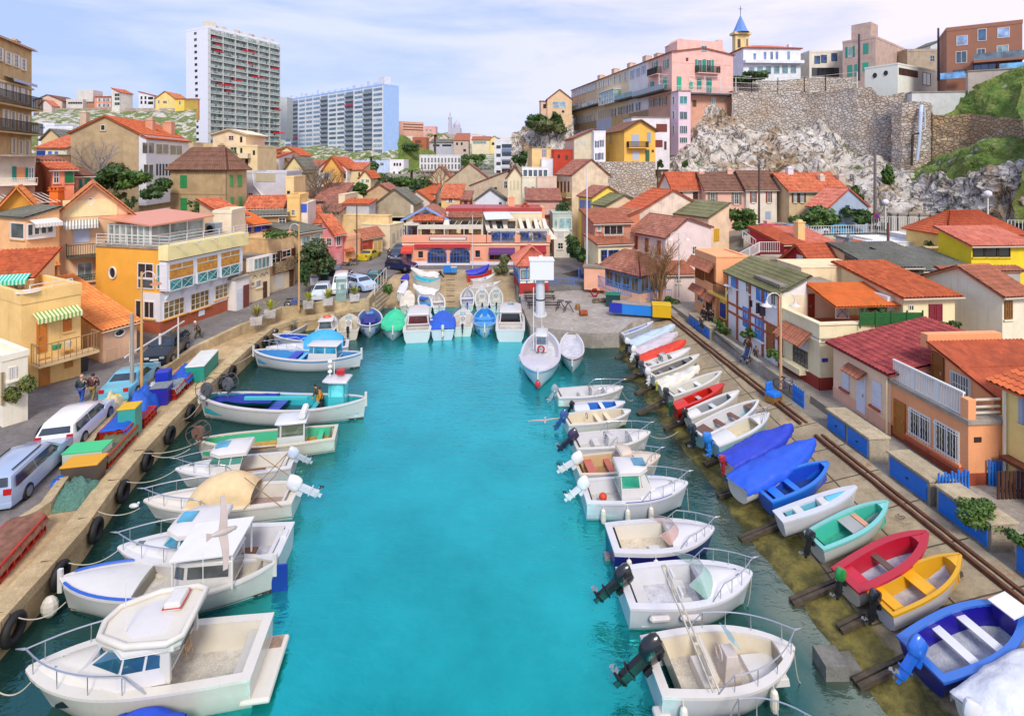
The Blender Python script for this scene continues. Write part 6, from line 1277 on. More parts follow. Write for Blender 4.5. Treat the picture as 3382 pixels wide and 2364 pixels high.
# half timbered blue window house
T('L')
h=house('house','half timbered white and orange house with bright blue windows and washing line','house',-180,212,420,600,45,zb=2.0,th=5,wall='f2efec',roof=('sx',1.0,'gg',.25),ext=1,v=.3)
BT=mw_('cf6a3a');BW=mp_('2f86e6');q=MB();zz=[0.9,h.h*.50,h.h*.55,h.h-.1]
for u_ in(0,h.b*.28,h.b*.52,h.b*.78,h.b):fbox(q,'L',max(0,u_-.1),min(h.b,u_+.1),0,h.h,.005,.07)
for z in(h.h*.36,h.h*.5,h.h-.18):fbox(q,'L',0,h.b,z,z+.16,.006,.075)
q.build('timber_frame',BT,h.o);band(h,'R',h.h*.2,h.h-.1,'f5e8c6',.02,'side_wall')
win(h,'L',40,-10,118,108,'w',gl=mg_('7fb4e8'),nxp=4,nyp=4,fr=BW);win(h,'L',150,20,188,135,'w',gl=GLD,nxp=2,nyp=1);win(h,'L',32,235,92,395,'w',gl=mg_('7fb4e8'),nxp=2,nyp=5,fr=BW,o=.02);win(h,'L',118,290,178,490,'d','a8622c',o=.02);win(h,'L',-40,-40,-8,40,'w',gl=GLD);win(h,'L',-150,-70,-100,0,'w',gl=mg_('7fb4e8'),nxp=3,nyp=3,fr=BW);win(h,'L',-60,150,-18,300,'w',gl=mg_('7fb4e8'),nxp=2,nyp=4,fr=BW,o=.02)
# pale peach house with the dark red roof
h=house('house','pale peach cottage with a dark red tiled roof and white door','house',620,1052,None,1112,648,zb=2.0,th=3,wall='f6d3ae',roof=('sx',1.2,'m',.3),la=5.6,ext=1,v=.3)
band(h,'L',-.5,.6,'efb898',.03);win(h,'L',690,595,742,788,'g','e2e6f0');win(h,'L',920,715,988,925,'g','e2e6f0');win(h,'L',802,655,868,945,'d','e6eaf6');canopy(h,'L',740,610,880,662,.5,'t')
for r in((678,758,745,798),(905,890,985,935)):u0,u1,z0,z1=frect(h,'L',*r);q=MB();fbox(q,'L',u0,u1,z0+.1,z0+.22,.01,.16);q.build('sill',ms_('b0533c'),h.o)
q=MB();q.tube([(-.12,.1,h.h-.1),(-.12,.1,.0)],.05);q.build('drain_pipe',mp_('e6d3a8'),h.o)
# orange house with the balustrade
h=house('house','orange house with a white balustrade terrace and barred windows','house',1056,1642,1900,1492,1030,zb=2.0,th=4,wall='f2a672',roof=('flat',.0),ext=1,v=.3)
h.roof.name='terrace_floor'
for f in 'RL':band(h,f,-.5,.48,'9c4a30',.04)
win(h,'L',1082,860,1172,1130,'d','b3702c');
for r in((1200,945,1362,1150),(1392,1045,1578,1275)):
 o_=win(h,'L',*r,'w',gl=GLD,nxp=2,nyp=1);u0,u1,z0,z1=frect(h,'L',*r);q=MB()
 for k in range(9):u=u0+(u1-u0)*(k+.5)/9;q.tube([fp(h,'L',u+(.03 if(j%2 and k%2)else 0),z0+(z1-z0)*j/8,.12)for j in range(9)],.014,4)
 for k in(.1,.9):q.beam(fp(h,'L',u0,z0+(z1-z0)*k,.12),fp(h,'L',u1,z0+(z1-z0)*k,.12),.03)
 q.build('window_bars',WHITE,o_);q=MB();fbox(q,'L',u0-.2,u1+.2,z0-.3,z0-.12,.01,.2);q.build('sill',ms_('b0583a'),o_)
q=MB();q.box(-.02,-.02,h.h+.003,.25,h.b,h.h+.15);q.box(.25,-.02,h.h+.003,h.a,.22,h.h+.15);q.box(-.03,-.03,h.h+.15,.32,.32,h.h+1.0);q.build('terrace_edge',h.wm,h.o)
q=MB();zz=h.h+.16;fbox(q,'L',.3,h.b,zz,zz+.08,-.16,-.08);fbox(q,'L',.3,h.b,zz+.95,zz+1.03,-.18,-.06)
n=30
for k in range(n):u=.35+(h.b-.4)*k/(n-1);fbox(q,'L',u-(.12 if k in(10,20)else.025),u+(.12 if k in(10,20)else.025),zz+.08,zz+.95,-.15,-.09)
q.build('balustrade',WHITE,h.o)
q=MB();
for z in(.25,.5,.8):q.beam((.4,.1,h.h+.15+z),(h.a,.1,h.h+.15+z),.07)
q.build('terrace_railing',mp_('f0e2c8'),h.o)
x0=1.8;h.off=-x0;uf,zt_=fuv(h,'L',1362,425);un,zn=fuv(h,'L',1880,838);un=max(un,.6);zf=h.h+.003
q=MB();q.ex([(x0,un,zf),(x0,un,max(zn,zf+.3)),(x0,uf,zt_),(x0,uf,zf)],(h.a+4-x0,0,0),0);up=q.build('upper_storey',h.wm,h.o)
q=MB();zn=max(zn,zf+.3);roofpatch(q,(x0-.3,un-.4,zn),(h.a+5,un-.4,zn),(h.a+5,uf,zt_+.1),(x0-.3,uf,zt_+.1),.2,3.,.05,.06);q.build('roof',TILES['V'],h.o)
win(h,'L',1366,492,1464,768,'d','8a5424',o=-x0);w_=win(h,'L',1512,655,1668,820,'w',gl=GLS,o=-x0);u0,u1,z0,z1=frect(h,'L',1512,655,1668,820);q=MB()
for k in range(8):q.beam((x0-.1,u0+(u1-u0)*(k+.5)/8,z0),(x0-.1,u0+(u1-u0)*(k+.5)/8,z1),.025)
q.build('window_bars',WHITE,w_);q=MB();q.box(x0-.2,uf,zt_-.2,h.a+4,uf+.4,zt_+.45);q.build('ridge_wall',h.wm,h.o);h.off=0;win(h,'R',1684,1130,1738,1168,'k','3a2620')
# yellow house at the right edge
h=house('house','yellow house with grey louvred shutters at the right edge of the photo','house',1897,2500,None,1850,975,zb=2.0,th=4,wall='f0d88a',roof=('sx',1.6,'o',.35),la=6,ext=2,v=.3)
win(h,'L',2030,800,2110,1040,'c','9fb0c8');win(h,'L',2010,1340,2110,1600,'c','9fb0c8');q=MB();q.tube([(-.1,h.b-.2,h.h),(-.1,h.b-.2,0)],.06);q.build('drain_pipe',mp_('efe6cf'),h.o);u_,z_=fuv(h,'L',1950,1290);q=MB();fbox(q,'L',0,u_,z_,z_+.15,.01,.45);q.build('canopy_beam',mw_('7a4226'),h.o);band(h,'L',-.5,.3,'8a5034',.03)
# orange and yellow pair beyond
T('G')
h=house('house','orange house with brown shutters and red tiled canopies','house',1480,1640,1885,1300,805,zb=2.0,th=6,wall='f5b07c',roof=('flat',.12),ext=1,v=.3)
win(h,'L',1485,850,1552,965,'c','8a4a1e');win(h,'L',1560,880,1628,990,'c','8a4a1e');canopy(h,'L',1460,815,1632,885,.6,'t');canopy(h,'L',1466,1020,1565,1070,.5,'t');canopy(h,'L',1545,1080,1635,1125,.5,'t');win(h,'L',1500,1060,1545,1140,'w',gl=GLD);win(h,'L',1565,1130,1610,1280,'k','3a2a24')
h=house('house','golden yellow house with cobalt blue shutters and a small balcony terrace','house',1612,1832,1876,1402,1165,zb=2.0,th=6,wall='f7cd5c',roof=('flat',.0),ext=1,v=.25)
band(h,'L',-.5,.55,'b05a34',.04);win(h,'L',1674,1150,1712,1258,'c','2a3fa0');win(h,'L',1738,1180,1772,1295,'c','2a3fa0');win(h,'L',1640,1135,1662,1240,'d','8a5a34')
q=MB();q.box(-.5,-.3,h.h-.05,h.a+.2,h.b*.95,h.h+.13);q.build('balcony_slab',h.wm,h.o);q=MB();q.box(-.45,-.25,h.h+.133,-.3,h.b*.35,h.h+1.0);q.box(-.3,-.25,h.h+.133,h.a+.1,-.1,h.h+1.0);q.build('parapet',h.wm,h.o)
q=MB()
for k in range(14):y=h.b*.36+h.b*.45*k/13;q.beam((-.38,y,h.h+.13),(-.38,y,h.h+1.0),.03)
q.beam((-.38,h.b*.36,h.h+1.0),(-.38,h.b*.81,h.h+1.0),.05);q.build('balcony_railing',IRON,h.o)
h=house('house','narrow upper yellow room with a tiled canopy above the yellow balcony','house',None,1765,1895,1190,925,d=42.5,th=6,wall='f5c860',roof=('sx',-.1,'t',.35),lb=4,ext=0,v=.3);win(h,'R',1768,925,1785,1040,'k','c9ccd0')
#  BOATS
SEC=[(0,0),(.5,.06),(.78,.22),(.92,.5),(1,1)];SECV=[(0,0),(.16,.06),(.36,.22),(.62,.5),(1,1)]
class Bt:pass
BSC=[.74]
ws=lambda:.8 if.7<BSC[0]<.9 else 1
def gel(c):return mat('gel',c)
def boat(label,S,Bw,z,B,hull='eeeae2',rim='f2efe8',inn='e8e4dc',floor=None,dbl=False,sf=.85,zb=None,deck=None,sdeck=None,w=.1,pit=(.06,.9),thw=(),stripe=None,boot=None,rail=None,eng=None,fend=(),tarp=None,rise=.3,cat='boat',name='motorboat',group=None,dr=.3,fd=.55,decc=None,rake=.35,keelz=0,camber=.12,lap=False):
 zb=z if zb is None else zb;B*=BSC[0]
 if.7<BSC[0]<.9:z*=.8;zb*=.8
 s=g(S[0],S[1],z);b=g(Bw[0],Bw[1],zb);v=b-s;L=v.length;X=v.normalized();Yv=Vec((0,0,1)).cross(X).normalized();Z=X.cross(Yv)
 fb=z if z==zb else.54;o=empty(name,(0,0,0),0,label,cat,group);M=Matrix((X,Yv,Z)).transposed().to_4x4();M.translation=(s+b)/2-Z*fb;o.matrix_world=M
 q=Bt();q.o=o;q.L=L;q.B=B;q.fb=fb;q.M=M
 def hb(t):
  t=min(max(t,0),1)
  if dbl:return max(.03,B/2*max(0,1-abs(2*t-1)**2.5)**.75)
  return B/2*(sf+(1-sf)*math.sin(PI/2*t/.42))if t<.42 else max(.03,B/2*max(0,1-((t-.42)/.58)**2.3)**.82)
 def zs(t):return fb*(1+rise*max(0,t-.3)**2/.49*1.0+(rise*.8*max(0,.5-t)**2*4 if dbl else 0))
 def zk(t):return-dr+dr*.8*max(0,t-.6)**2/.16*.9+(dr*.8*max(0,.3-t)**2/.09*.8 if dbl else 0)
 def xx(t,f):return-L/2+L*t-rake*(1-f)*max(0,t-.5)*2*(1 if t>.5 else 0)+(rake*.5*(1-f)*max(0,.5-t)*2 if dbl else 0)
 def sec(t,f):
  e=max(0,t-.35)/.65;e=e*e
  if dbl:e=abs(2*t-1)**1.7
  def ip(P):
   for(a,c),(d,k)in zip(P,P[1:]):
    if f<=k:return a+(d-a)*(f-c)/(k-c)
   return 1
  return ip(SEC)*(1-e)+ip(SECV)*e
 def hp(t,f,off=0):return Vec((xx(t,f),hb(t)*sec(t,f)+off,zk(t)+(zs(t)-zk(t))*f))
 def fz(t,zz):return min(1,max(0,(zz-zk(t))/(zs(t)-zk(t))))
 q.hb,q.zs,q.xx,q.hp=hb,zs,xx,hp
 ts=[i/22 for i in range(23)];fs=[0,.06,.14,.22,.35,.5,.7,.85,1]
 mb=MB();P=[]
 for t in ts:
  r=[hp(t,f)for f in fs]
  if lap:r=[p+Vec((0,.02*(i%2),0))for i,p in enumerate(r)]
  P.append([Vec((p.x,-p.y,p.z))for p in r[::-1]]+r[1:])
 mb.grid(P)
 if not dbl:mb.add(P[0],[tuple(range(len(P[0])))])
 mb.build('hull',gel(hull),o,'auto')
 def strip(z0,z1,m,nm,off=.012,rel=False):
  for sgn in(1,-1):
   mm=MB();mm.grid([[Vec((p.x,sgn*p.y,p.z))for p in(hp(t,fz(t,zs(t)+z0 if rel else z0),off),hp(t,fz(t,zs(t)+z1 if rel else z1),off))]for t in ts]);mm.build(nm,m,o)
 if stripe:strip(-.2*min(1,fb),-.05,mat('paint',stripe),'stripe',rel=True)
 if boot:strip(-dr*.6,boot[1]if isinstance(boot,tuple)else.10,mat('paint',boot[0]if isinstance(boot,tuple)else boot),'waterline_paint')
# gunwale
 mb=MB();R_=mat('gel',rim)
 for sgn in(1,-1):
  P=[]
  for t in ts:
   x,y,z_=xx(t,1),hb(t),zs(t);yi=max(.005,y-w);P.append([(x,sgn*(y+.035),z_-.06),(x,sgn*(y+.035),z_+.02),(x,sgn*yi,z_+.03),(x,sgn*yi,z_-.05)])
  mb.grid(P,close=True)
 if not dbl:mb.box(-L/2-.03,-hb(0)-.03,fb-.06,-L/2+w*1.2,hb(0)+.03,fb+.028)
 mb.build('gunwale',R_,o)
 if tarp:
  rnd=noise;mb=MB();P=[]
  for i in range(29):
   t=-.015+1.03*i/28;h_=hb(t)+.05;zz=zs(min(max(t,0),1));rr=(.30+.12*math.sin(t*7))*min(1,3.5*min(t+.03,1.03-t));row=[]
   for k in range(15):
    a=-1+2*k/14;edge=abs(a)>.86;y=h_*min(1,abs(a)/.86)*(1 if a>0 else-1);zq=zz+.05+rr*B*.42*(1-min(1,abs(a)/.86)**1.3)
    if edge:zq=zz+.05-(abs(a)-.86)/.14*(.30+.12*noise.noise(Vec((t*9,a,0))));y*=1.02
    p=Vec((-L/2+L*t,y,zq));d_=noise.noise(p*1.7+Vec((L*7,0,0)))*.08+abs(noise.noise(Vec((p.x*1.5+p.y*2,p.y*2-p.x,L))))*.16;row.append(p+Vec((0,0,d_)))
   P.append(row)
  mb.grid(P);t_=mb.build('tarpaulin',mat('cloth',tarp),o,True)
 else:
  p0,p1=pit;zf=(fb-fd)if fd<fb+dr else-dr*.3;n=16;P=[];mb=MB()
  T_=[p0+(p1-p0)*i/n for i in range(n+1)]
  for t in T_:hi=max(.02,hb(t)-w*.98);hf=hi*.82;zl=zs(t)-.02;P.append([(xx(t,1),-hi,zl),(xx(t,1),-hf,zf+.05),(xx(t,1),hf,zf+.05),(xx(t,1),hi,zl)])
  P=[[(P[0][0][0],p[1],p[2])for p in P[0]]]+P
  mb.grid([[r[0],r[1]]for r in P]);mb.grid([[r[3],r[2]]for r in P]);mb.add(P[0],[(0,1,2,3)]);mb.add(P[-1],[(0,1,2,3)]);mb.build('inner_hull',gel(inn),o)
  mf=MB();mf.grid([[r[1],r[2]]for r in P]);mf.build('floor',mat('concrete',floor or 'd9d6cf',k=.95),o)
  def dk(a,b_,nm):
   mb=MB();P=[]
   for i in range(13):
    t=a+(b_-a)*i/12;hi=max(.012,hb(t)-w+.01);c=camber*min(1,hi/(B*.3));P.append([(xx(t,1),hi*y,zs(t)+.012+c*(1-y*y))for y in(-1,-.7,-.35,0,.35,.7,1)])
   mb.grid(P);None
   mb.build(nm,mat('gel',decc or rim),o,True)
   x=P[0 if a>.5 or nm=='foredeck' else-1];wl=MB();wl.add([(p[0],p[1],p[2])for p in x]+[(x[-1][0],x[-1][1]*.86,zf+.05),(x[0][0],x[0][1]*.86,zf+.05)],[tuple(range(9))]);wl.build('bulkhead',gel(inn),o)
  if deck:dk(deck,1.0,'foredeck')
  if sdeck:dk(0.0,sdeck,'aft_deck')
  for th_ in thw:
   t,c=th_[:2];dz=th_[2]if len(th_)>2 else.16;ww=th_[3]if len(th_)>3 else.13;hi=hb(t)-w;x=xx(t,1);m2=MB();m2.box(x-ww,-hi,zs(t)-dz-.04,x+ww,hi,zs(t)-dz);m2.build('thwart',mat('paint',c,v=.4),o)
 if rail:
  t0,hh,pul=rail;mb=MB();ring=[]
  nt_=12;tt=[t0+(1.0-t0)*i/nt_ for i in range(nt_+1)]
  up=lambda t:hh*min(1,(t-t0)/.10+.02)
  left=[Vec((xx(t,1)+.06*(t>.97),hb(t)-.05,zs(t)+up(t)))for t in tt];ring=[Vec((p.x,-p.y,p.z))for p in left]+[Vec((xx(1,1)+.28,0,zs(1)+hh*1.05))]+left[::-1]
  mb.tube(ring,.018 if L<6 else.022,6)
  for i in range(2,nt_+1,3):
   for sg in(1,-1):t=tt[i];mb.tube([Vec((xx(t,1),sg*(hb(t)-.06),zs(t))),Vec((left[i].x,sg*left[i].y,left[i].z))],.013,5)
  mb.build('bow_rail',STEEL,o)
 for t,sg in fend:
  p=hp(t,.8,.1);mb=MB();mb.lathe([(.02,-.32),(.09,-.27),(.115,-.15),(.115,.15),(.09,.27),(.02,.33)],(p.x,sg*(p.y+.04),p.z-.25),10);mb.tube([(p.x,sg*(p.y+.04),p.z+.05),(p.x,sg*(p.y-.08),zs(t)+.03)],.012,4);mb.build('fender',mp_('f0ead8'),o)
 if eng:outboard(o,-L/2,0,fb,eng[0],eng[1]*(.72 if z!=zb else.74),*eng[2:])
 return q
def outboard(par,x,y,z,col='24262a',s=1.0,tilt=20,col2=None):
 "outboard motor clamped to the transom; tilt lifts the leg aft"
 A=Matrix.Translation((x-.06,y,z+.02))@Matrix.Rotation(R(tilt),4,'Y')@Matrix.Scale(s,4)
 def tr(mb):mb.v=[tuple(A@Vec(p))for p in mb.v];return mb
 m1=mat('paint',col,r=.25,coat=1,v=.1);m2=mat('paint',col2 or col,r=.35,v=.15)
 mb=MB();pr=[(.10,.62),(.19,.60),(.23,.50),(.245,.30),(.22,.12),(.17,.02)]
 mb.grid([[(-.22+1.25*r*math.cos(a)*(1 if math.cos(a)>0 else 1.25),.84*r*math.sin(a),zz-.05*math.cos(a)*(zz>.4))for a in np.linspace(0,2*PI,15)[:-1]]for r,zz in pr],close=True);k=len(mb.v);mb.f.append(tuple(range(14)));mb.f.append(tuple(range(k-14,k)))
 c=tr(mb).build('outboard_motor',m1,par,'auto')
 mb=MB();mb.box(-.34,-.09,-.75,-.10,.09,.04,.0,.0);mb.box(-.42,-.13,-.52,-.06,.13,-.47);mb.box(-.06,-.14,-.22,.10,.14,.05);mb.lathe([(.02,-.26),(.075,-.15),(.085,.05),(.04,.28)],(-.26,0,-.80),8,(-1,0,0));mb.box(-.30,-.015,-1.02,-.12,.015,-.8,.03,0);tr(mb).build('leg',m2,c)
 mb=MB()
 for k in range(3):
  a=2*PI*k/3;d=Vec((0,math.cos(a),math.sin(a)));e=Vec((0,-math.sin(a),math.cos(a)));p=Vec((-.56,0,-.80));mb.add([p+d*.03,p+d*.14+e*.08+Vec((.03,0,0)),p+d*.19,p+d*.13-e*.07-Vec((.04,0,0))],[(0,1,2,3)])
 mb.lathe([(.035,-.05),(.035,.07)],(-.54,0,-.80),8,(-1,0,0));tr(mb).build('propeller',mp_('8a8f94' if col<'8' else '2c2e33'),c)
def panel(mb,a,b,c,d,i0=.08,i1=.08,off=.012):
 "inset quad a b c d (bottom left, bottom right, top right, top left) pushed outwards"
 a,b,c,d=map(Vec,(a,b,c,d));n=(b-a).cross(d-a).normalized()*off
 f=lambda u,v:(a.lerp(b,u)).lerp(d.lerp(c,u),v)+n
 mb.add([f(i0,i1),f(1-i0,i1),f(1-i0,1-i1),f(i0,1-i1)],[(0,1,2,3)])
def cabin(q,t0,t1,t2,w0,w1,w2,h,z0=None,top=(.05,.25,.5),ins=.12,glass='3f8f90',col='f1eeea',ov=.12,roofcol=None,back=True,side=True,hatch=False,nwin=1,rt=.09):
 "wheelhouse: plan points at t0 (back) t1 t2 (front); top = x shifts of the roof corners; ins = inward lean"
 w0,w1,w2=(w*ws()for w in(w0,w1,w2));z0=q.zs((t0+t1)/2)-.02 if z0 is None else z0*ws();X=lambda t:q.xx(t,1)
 bot=[(X(t0),w0),(X(t1),w1),(X(t2),w2)];tp=[(X(t0)+top[0],w0-ins),(X(t1)-top[1],w1-ins),(X(t2)-top[2],max(.08,w2-ins*.6))]
 Lb=[Vec((x,y,z0))for x,y in bot];Lt=[Vec((x,y,z0+h))for x,y in tp];m=lambda p:Vec((p.x,-p.y,p.z))
 ringb=Lb+[m(p)for p in Lb[::-1]];ringt=Lt+[m(p)for p in Lt[::-1]];mb=MB();mb.add(ringb+ringt,[tuple(range(6)),tuple(range(6,12))]+[(i,(i+1)%6,6+(i+1)%6,6+i)for i in range(6)]);c=mb.build('cabin',gel(col),q.o,'auto')
 G_l=mat('glass',glass)
 for i in range(6):
  if i==5 and not back:continue
  if i in(0,4)and not side:continue
  a,b_,c_,d=ringb[i],ringb[(i+1)%6],ringt[(i+1)%6],ringt[i];a2,b2=a.lerp(d,.42),b_.lerp(c_,.42)
  if i==5:a2,b2=a.lerp(d,.05),b_.lerp(c_,.05)
  n=nwin if i in(0,4)else 1
  for k in range(n):
   p0,p1,q0,q1=a2.lerp(b2,k/n),a2.lerp(b2,(k+1)/n),d.lerp(c_,(k+1)/n),d.lerp(c_,k/n);cen=(ringb[0]+ringb[3])/2
   nn=(p1-p0).cross(q1-p0);flip=nn.dot((p0+q0)/2-Vec((sum(v.x for v in ringb)/6,0,z0+h/2)))<0;mm=MB()
   if flip:panel(mm,p1,p0,q1,q0,.06,.1)
   else:panel(mm,p0,p1,q0,q1,.06,.1)
   mm.build('window' if i!=5 else 'cabin_door',G_l,c)
 zt=z0+h;pts=[]
 R0=[(tp[0][0]-ov,tp[0][1]+ov),(tp[1][0],tp[1][1]+ov),(tp[2][0]+ov*1.6,tp[2][1]+ov*.4)]
 full=R0+[(x,-y)for x,y in R0[::-1]];mb=MB()
 cx=sum(p[0]for p in full)/6;rings=[]
 for sc,dz in((.97,0),(1.0,rt*.35),(.98,rt),(.88,rt*1.35),(.5,rt*1.9)):rings.append([(cx+(x-cx)*sc,y*sc,zt+dz)for x,y in full])
 mb.grid(rings,close=True);mb.f.append(tuple(range(len(mb.v)-6,len(mb.v))));mb.f.append(tuple(range(6)));r=mb.build('cabin_roof',gel(roofcol or col),q.o,'auto',bevel=.03)
 if hatch:mb=MB();mb.box(cx-.0,-.28,zt+rt*1.75,cx+.55,.28,zt+rt*1.95+.03);mb.build('roof_hatch',mg_('3f9fc0'),r)
 return c,zt
def bx(q,nm,t,y0,y1,z0,z1,lx,col,m=None,tx=.03,bev=.02):
 s=ws();dz=q.fb-q.fb/s;x=q.xx(t,1);mb=MB();mb.box(x,y0*s,z0+dz,x+lx,y1*s,z1+dz,tx,tx*.5);return mb.build(nm,m or gel(col),q.o,bevel=bev)
def console(q,t,col='eeece6',ws=True,screen='8fd0d8'):
 z0=q.fb-.5;c=bx(q,'console',t,-.32,.32,z0,z0+.85,.5,col,tx=.08);x=q.xx(t,1)
 if ws:mb=MB();mb.add([(x+.42,-.3,z0+.84),(x+.42,.3,z0+.84),(x+.18,.26,z0+1.25),(x+.18,-.26,z0+1.25)],[(0,1,2,3)]);s=mb.build('windscreen',mat('clear',screen,a=.6),c)
 mb=MB();mb.tube([(x-.08,.17*math.cos(a),z0+.72+.17*math.sin(a))for a in np.linspace(0,2*PI,13)[:-1]],.016,5,close=True);mb.beam((x-.08,0,z0+.72),(x+.06,0,z0+.66),.03);mb.build('steering_wheel',DARK,c);mb=MB();mb.box(x-.75,-.35,z0,x-.4,.35,z0+.45);mb.build('helm_seat',gel('e9e6de'),q.o,bevel=.04)
def portholes(q,T_,f=.62,r=.11):
 for t in T_:
  for sg in(1,-1):p=q.hp(t,f,.012);mb=MB();mb.add([(p.x+1.8*r*math.cos(a),sg*p.y,p.z+.7*r*math.sin(a))for a in np.linspace(0,2*PI,13)[:-1]],[tuple(range(12))]);mb.build('porthole',GLD,q.o)
def dhatch(q,t,l=.5,w=.22,c='3f8f80'):
 x=q.xx(t,1);zz=q.zs(t)+.16;mb=MB();mb.box(x,-w,zz-.06,x+l,w,zz);h=mb.build('deck_hatch',gel('f2f0ea'),q.o);mb=MB();mb.box(x+.05,-w+.05,zz+.003,x+l-.05,w-.05,zz+.012);mb.build('pane',mat('glass',c),h)
def stems(q,h=.28,col='f2efe8',both=True):
 for s in((1,-1)if both else(1,)):mb=MB();x=q.L/2*s;z_=q.zs(1 if s>0 else 0);mb.box(x-.06-.0,-.05,z_-.5,x+.08,.05,z_+h);mb.build('stem_post',gel(col),q.o)
def windscreen(q,t,w,h,rake_=.5,c='a8d8cc',a=.55):
 w*=ws();x=q.xx(t,1);z0=q.zs(t)+.05;mb=MB();n=10;B0=[];T0=[]
 for i in range(n+1):u=-1+2*i/n;bx_=x+.75*(1-abs(u)**2.2);B0.append((bx_,u*w,z0));T0.append((bx_-rake_,u*w*.9,z0+h*(1-.25*abs(u)**3)))
 mb.grid([B0,T0]);mb.build('windscreen',mat('clear',c,a=a),q.o,True);mb=MB();mb.tube(T0,.014,5);mb.build('windscreen_frame',STEEL,q.o)
def seatbox(q,t,y0,y1,l=.5,h=.45,c='f0eee8'):return bx(q,'seat',t,y0,y1,q.fb-.52,q.fb-.52+h,l,c,bev=.04)
#  left row, nearest first
T('M');GW='f2ede0'
q=boat('largest white cabin cruiser in the near left corner with a flat recessed roof',(1985,1060),(205,1290),1.25,3.1,hull='efe9da',rim=GW,inn='ece5d4',floor='e4dfd2',deck=.42,pit=(.04,.44),w=.22,rail=(.42,.55,1),fend=((.37,-1),(.72,-1)),boot=('efe9da',.0),camber=.28,sf=.92,dr=.4,rise=.18,rake=.7,fd=.75,name='cabin_cruiser')
cabin(q,.36,.55,.80,1.12,1.22,.62,.92,z0=1.3,top=(-.1,.15,1.35),ins=.1,glass='2b5f78',ov=.14,nwin=2,rt=.13)
mb=MB();X_=q.xx;a,b_=X_(.30,1),X_(.66,1);zt=1.04+.92+.16;rim_=[(a,-.8),(a+.3,-.98),(b_-.9,-.92),(b_,-.5),(b_+.15,0),(b_,.5),(b_-.9,.92),(a+.3,.98),(a,.8)];mb.tube([(x,y,zt+.10)for x,y in rim_],.09,8,close=True);mb.build('roof_rim',gel(GW),q.o,True)
mb=MB();mb.prism([(x*1.0,y)for x,y in rim_],zt-.12,zt+.06);mb.build('roof_floor',gel('f4eedd'),q.o);mb=MB();mb.grid([[(x,y,zt+.04)for x,y in rim_],[(x*.93+.0,y*.86,zt-.34)for x,y in rim_]]);mb.build('roof_skirt',gel(GW),q.o,True)
r_=bx(q,'life_raft',.37,-.95,-.15,zt+.33,zt+.57,.5,'f2f0ea',bev=.05);mb=MB();x=X_(.37,1);mb.box(x-.012,-.765,zt+.15,x+.512,-.115,zt+.18);mb.build('red_band',mp_('c8302c'),r_)
bx(q,'swim_platform',-.085,-1.3,1.3,.45,.60,.85,GW,bev=.06);mb=MB();x=X_(-.06,1);mb.box(x,-.95,.352,x+.35,-.55,.37);mb.build('grating',mr_('b89a84'),q.o)
bx(q,'stern_seat',.035,-1.0,.9,.55,1.05,.42,'d9d4c8');bx(q,'hardtop_leg',.34,.95,1.1,1.25,2.2,.3,GW);bx(q,'hardtop_leg',.34,-1.1,-.95,1.25,2.2,.3,GW)
mb=MB();x=X_(.345,1);[mb.beam((x,y,.6),(x+.3,y,2.2),.03)for y in(-.5,-.2)];[mb.box(x+.3*k/6-.06,-.5,.6+1.6*k/6,x+.3*k/6+.06,-.2,.63+1.6*k/6)for k in range(1,6)];mb.build('ladder',mw_('d9b98a'),q.o)
dhatch(q,.80);portholes(q,(.80,),.68,.14);mb=MB();mb.tube([(X_(.56,1),.4,zt+.1),(X_(.56,1),.4,zt+1.5)],.012,4);mb.tube([(X_(.33,1),-1.0,zt),(X_(.33,1),-1.0,zt+1.1)],.012,4);mb.build('antenna',WHITE,q.o)
q=boat('white wooden double ended boat with blue edging and white awning',(2085,500),(460,640),.95,2.6,dbl=True,hull='efece6',rim='f0eee8',inn='e6e0cf',floor='ece9e2',deck=.62,pit=(.08,.62),stripe=None,boot='5a2a26',rise=.5,camber=.1,w=.14,fd=.45,name='fishing_boat',rake=.3)
stems(q,.3);
for sg in(1,-1):mb=MB();mb.tube([Vec((q.xx(t,1),sg*(q.hb(t)-.02),q.zs(t)+.05))for t in np.linspace(.42,.96,12)],.045,6);mb.build('rubbing_strip',mp_('2b62c8'),q.o)
mb=MB();X_=q.xx;mb.add([(X_(.15,1),-.95,2.1),(X_(.15,1),.95,2.1),(X_(.44,1),.95,2.0),(X_(.44,1),-.95,2.0)],[(0,1,2,3)]);o_=mb.build('awning',mp_('e9e8e6',r=.7),q.o);o_.modifiers.new('t','SOLIDIFY').thickness=.05
mb=MB();[mb.beam((X_(t,1),y,.9),(X_(t,1),y,2.02),.05)for t in(.16,.43)for y in(-.85,.85)];mb.build('awning_post',WHITE,q.o)
cabin(q,.18,.40,.46,.75,.75,.6,.85,z0=.9,top=(0,.05,.12),ins=.05,glass='6a6f70',ov=.05)
mb=MB();x=-q.L/2;mb.box(x-.42,-.035,-.5,x+.12,.035,.95);mb.build('rudder',mp_('1f3da0'),q.o);mb=MB();mb.ell((q.L/2+.1,.35,.45),.26,.2,.36);mb.build('buoy',gel('efe6d8'),q.o)
q=boat('white cabin cruiser with turquoise curtained windows, third from the near left',(2170,265),(895,360),1.1,2.75,hull='eeeaea',rim='f2f0ee',inn='ebeaec',floor='e6e6ec',deck=.47,pit=(.05,.47),w=.2,rail=(.42,.55,1),fend=((.78,-1),(.2,-1)),boot=('3fa89a',.12),camber=.24,sf=.9,rake=.6,rise=.2,fd=.7,name='cabin_cruiser')
cabin(q,.42,.60,.76,1.0,1.05,.6,.82,z0=1.15,top=(-.1,.1,.75),glass='2fa3c4',nwin=1,ov=.16,hatch=True,rt=.14);dhatch(q,.84,.35,.16,'5a6a60');portholes(q,(.74,),.68,.13)
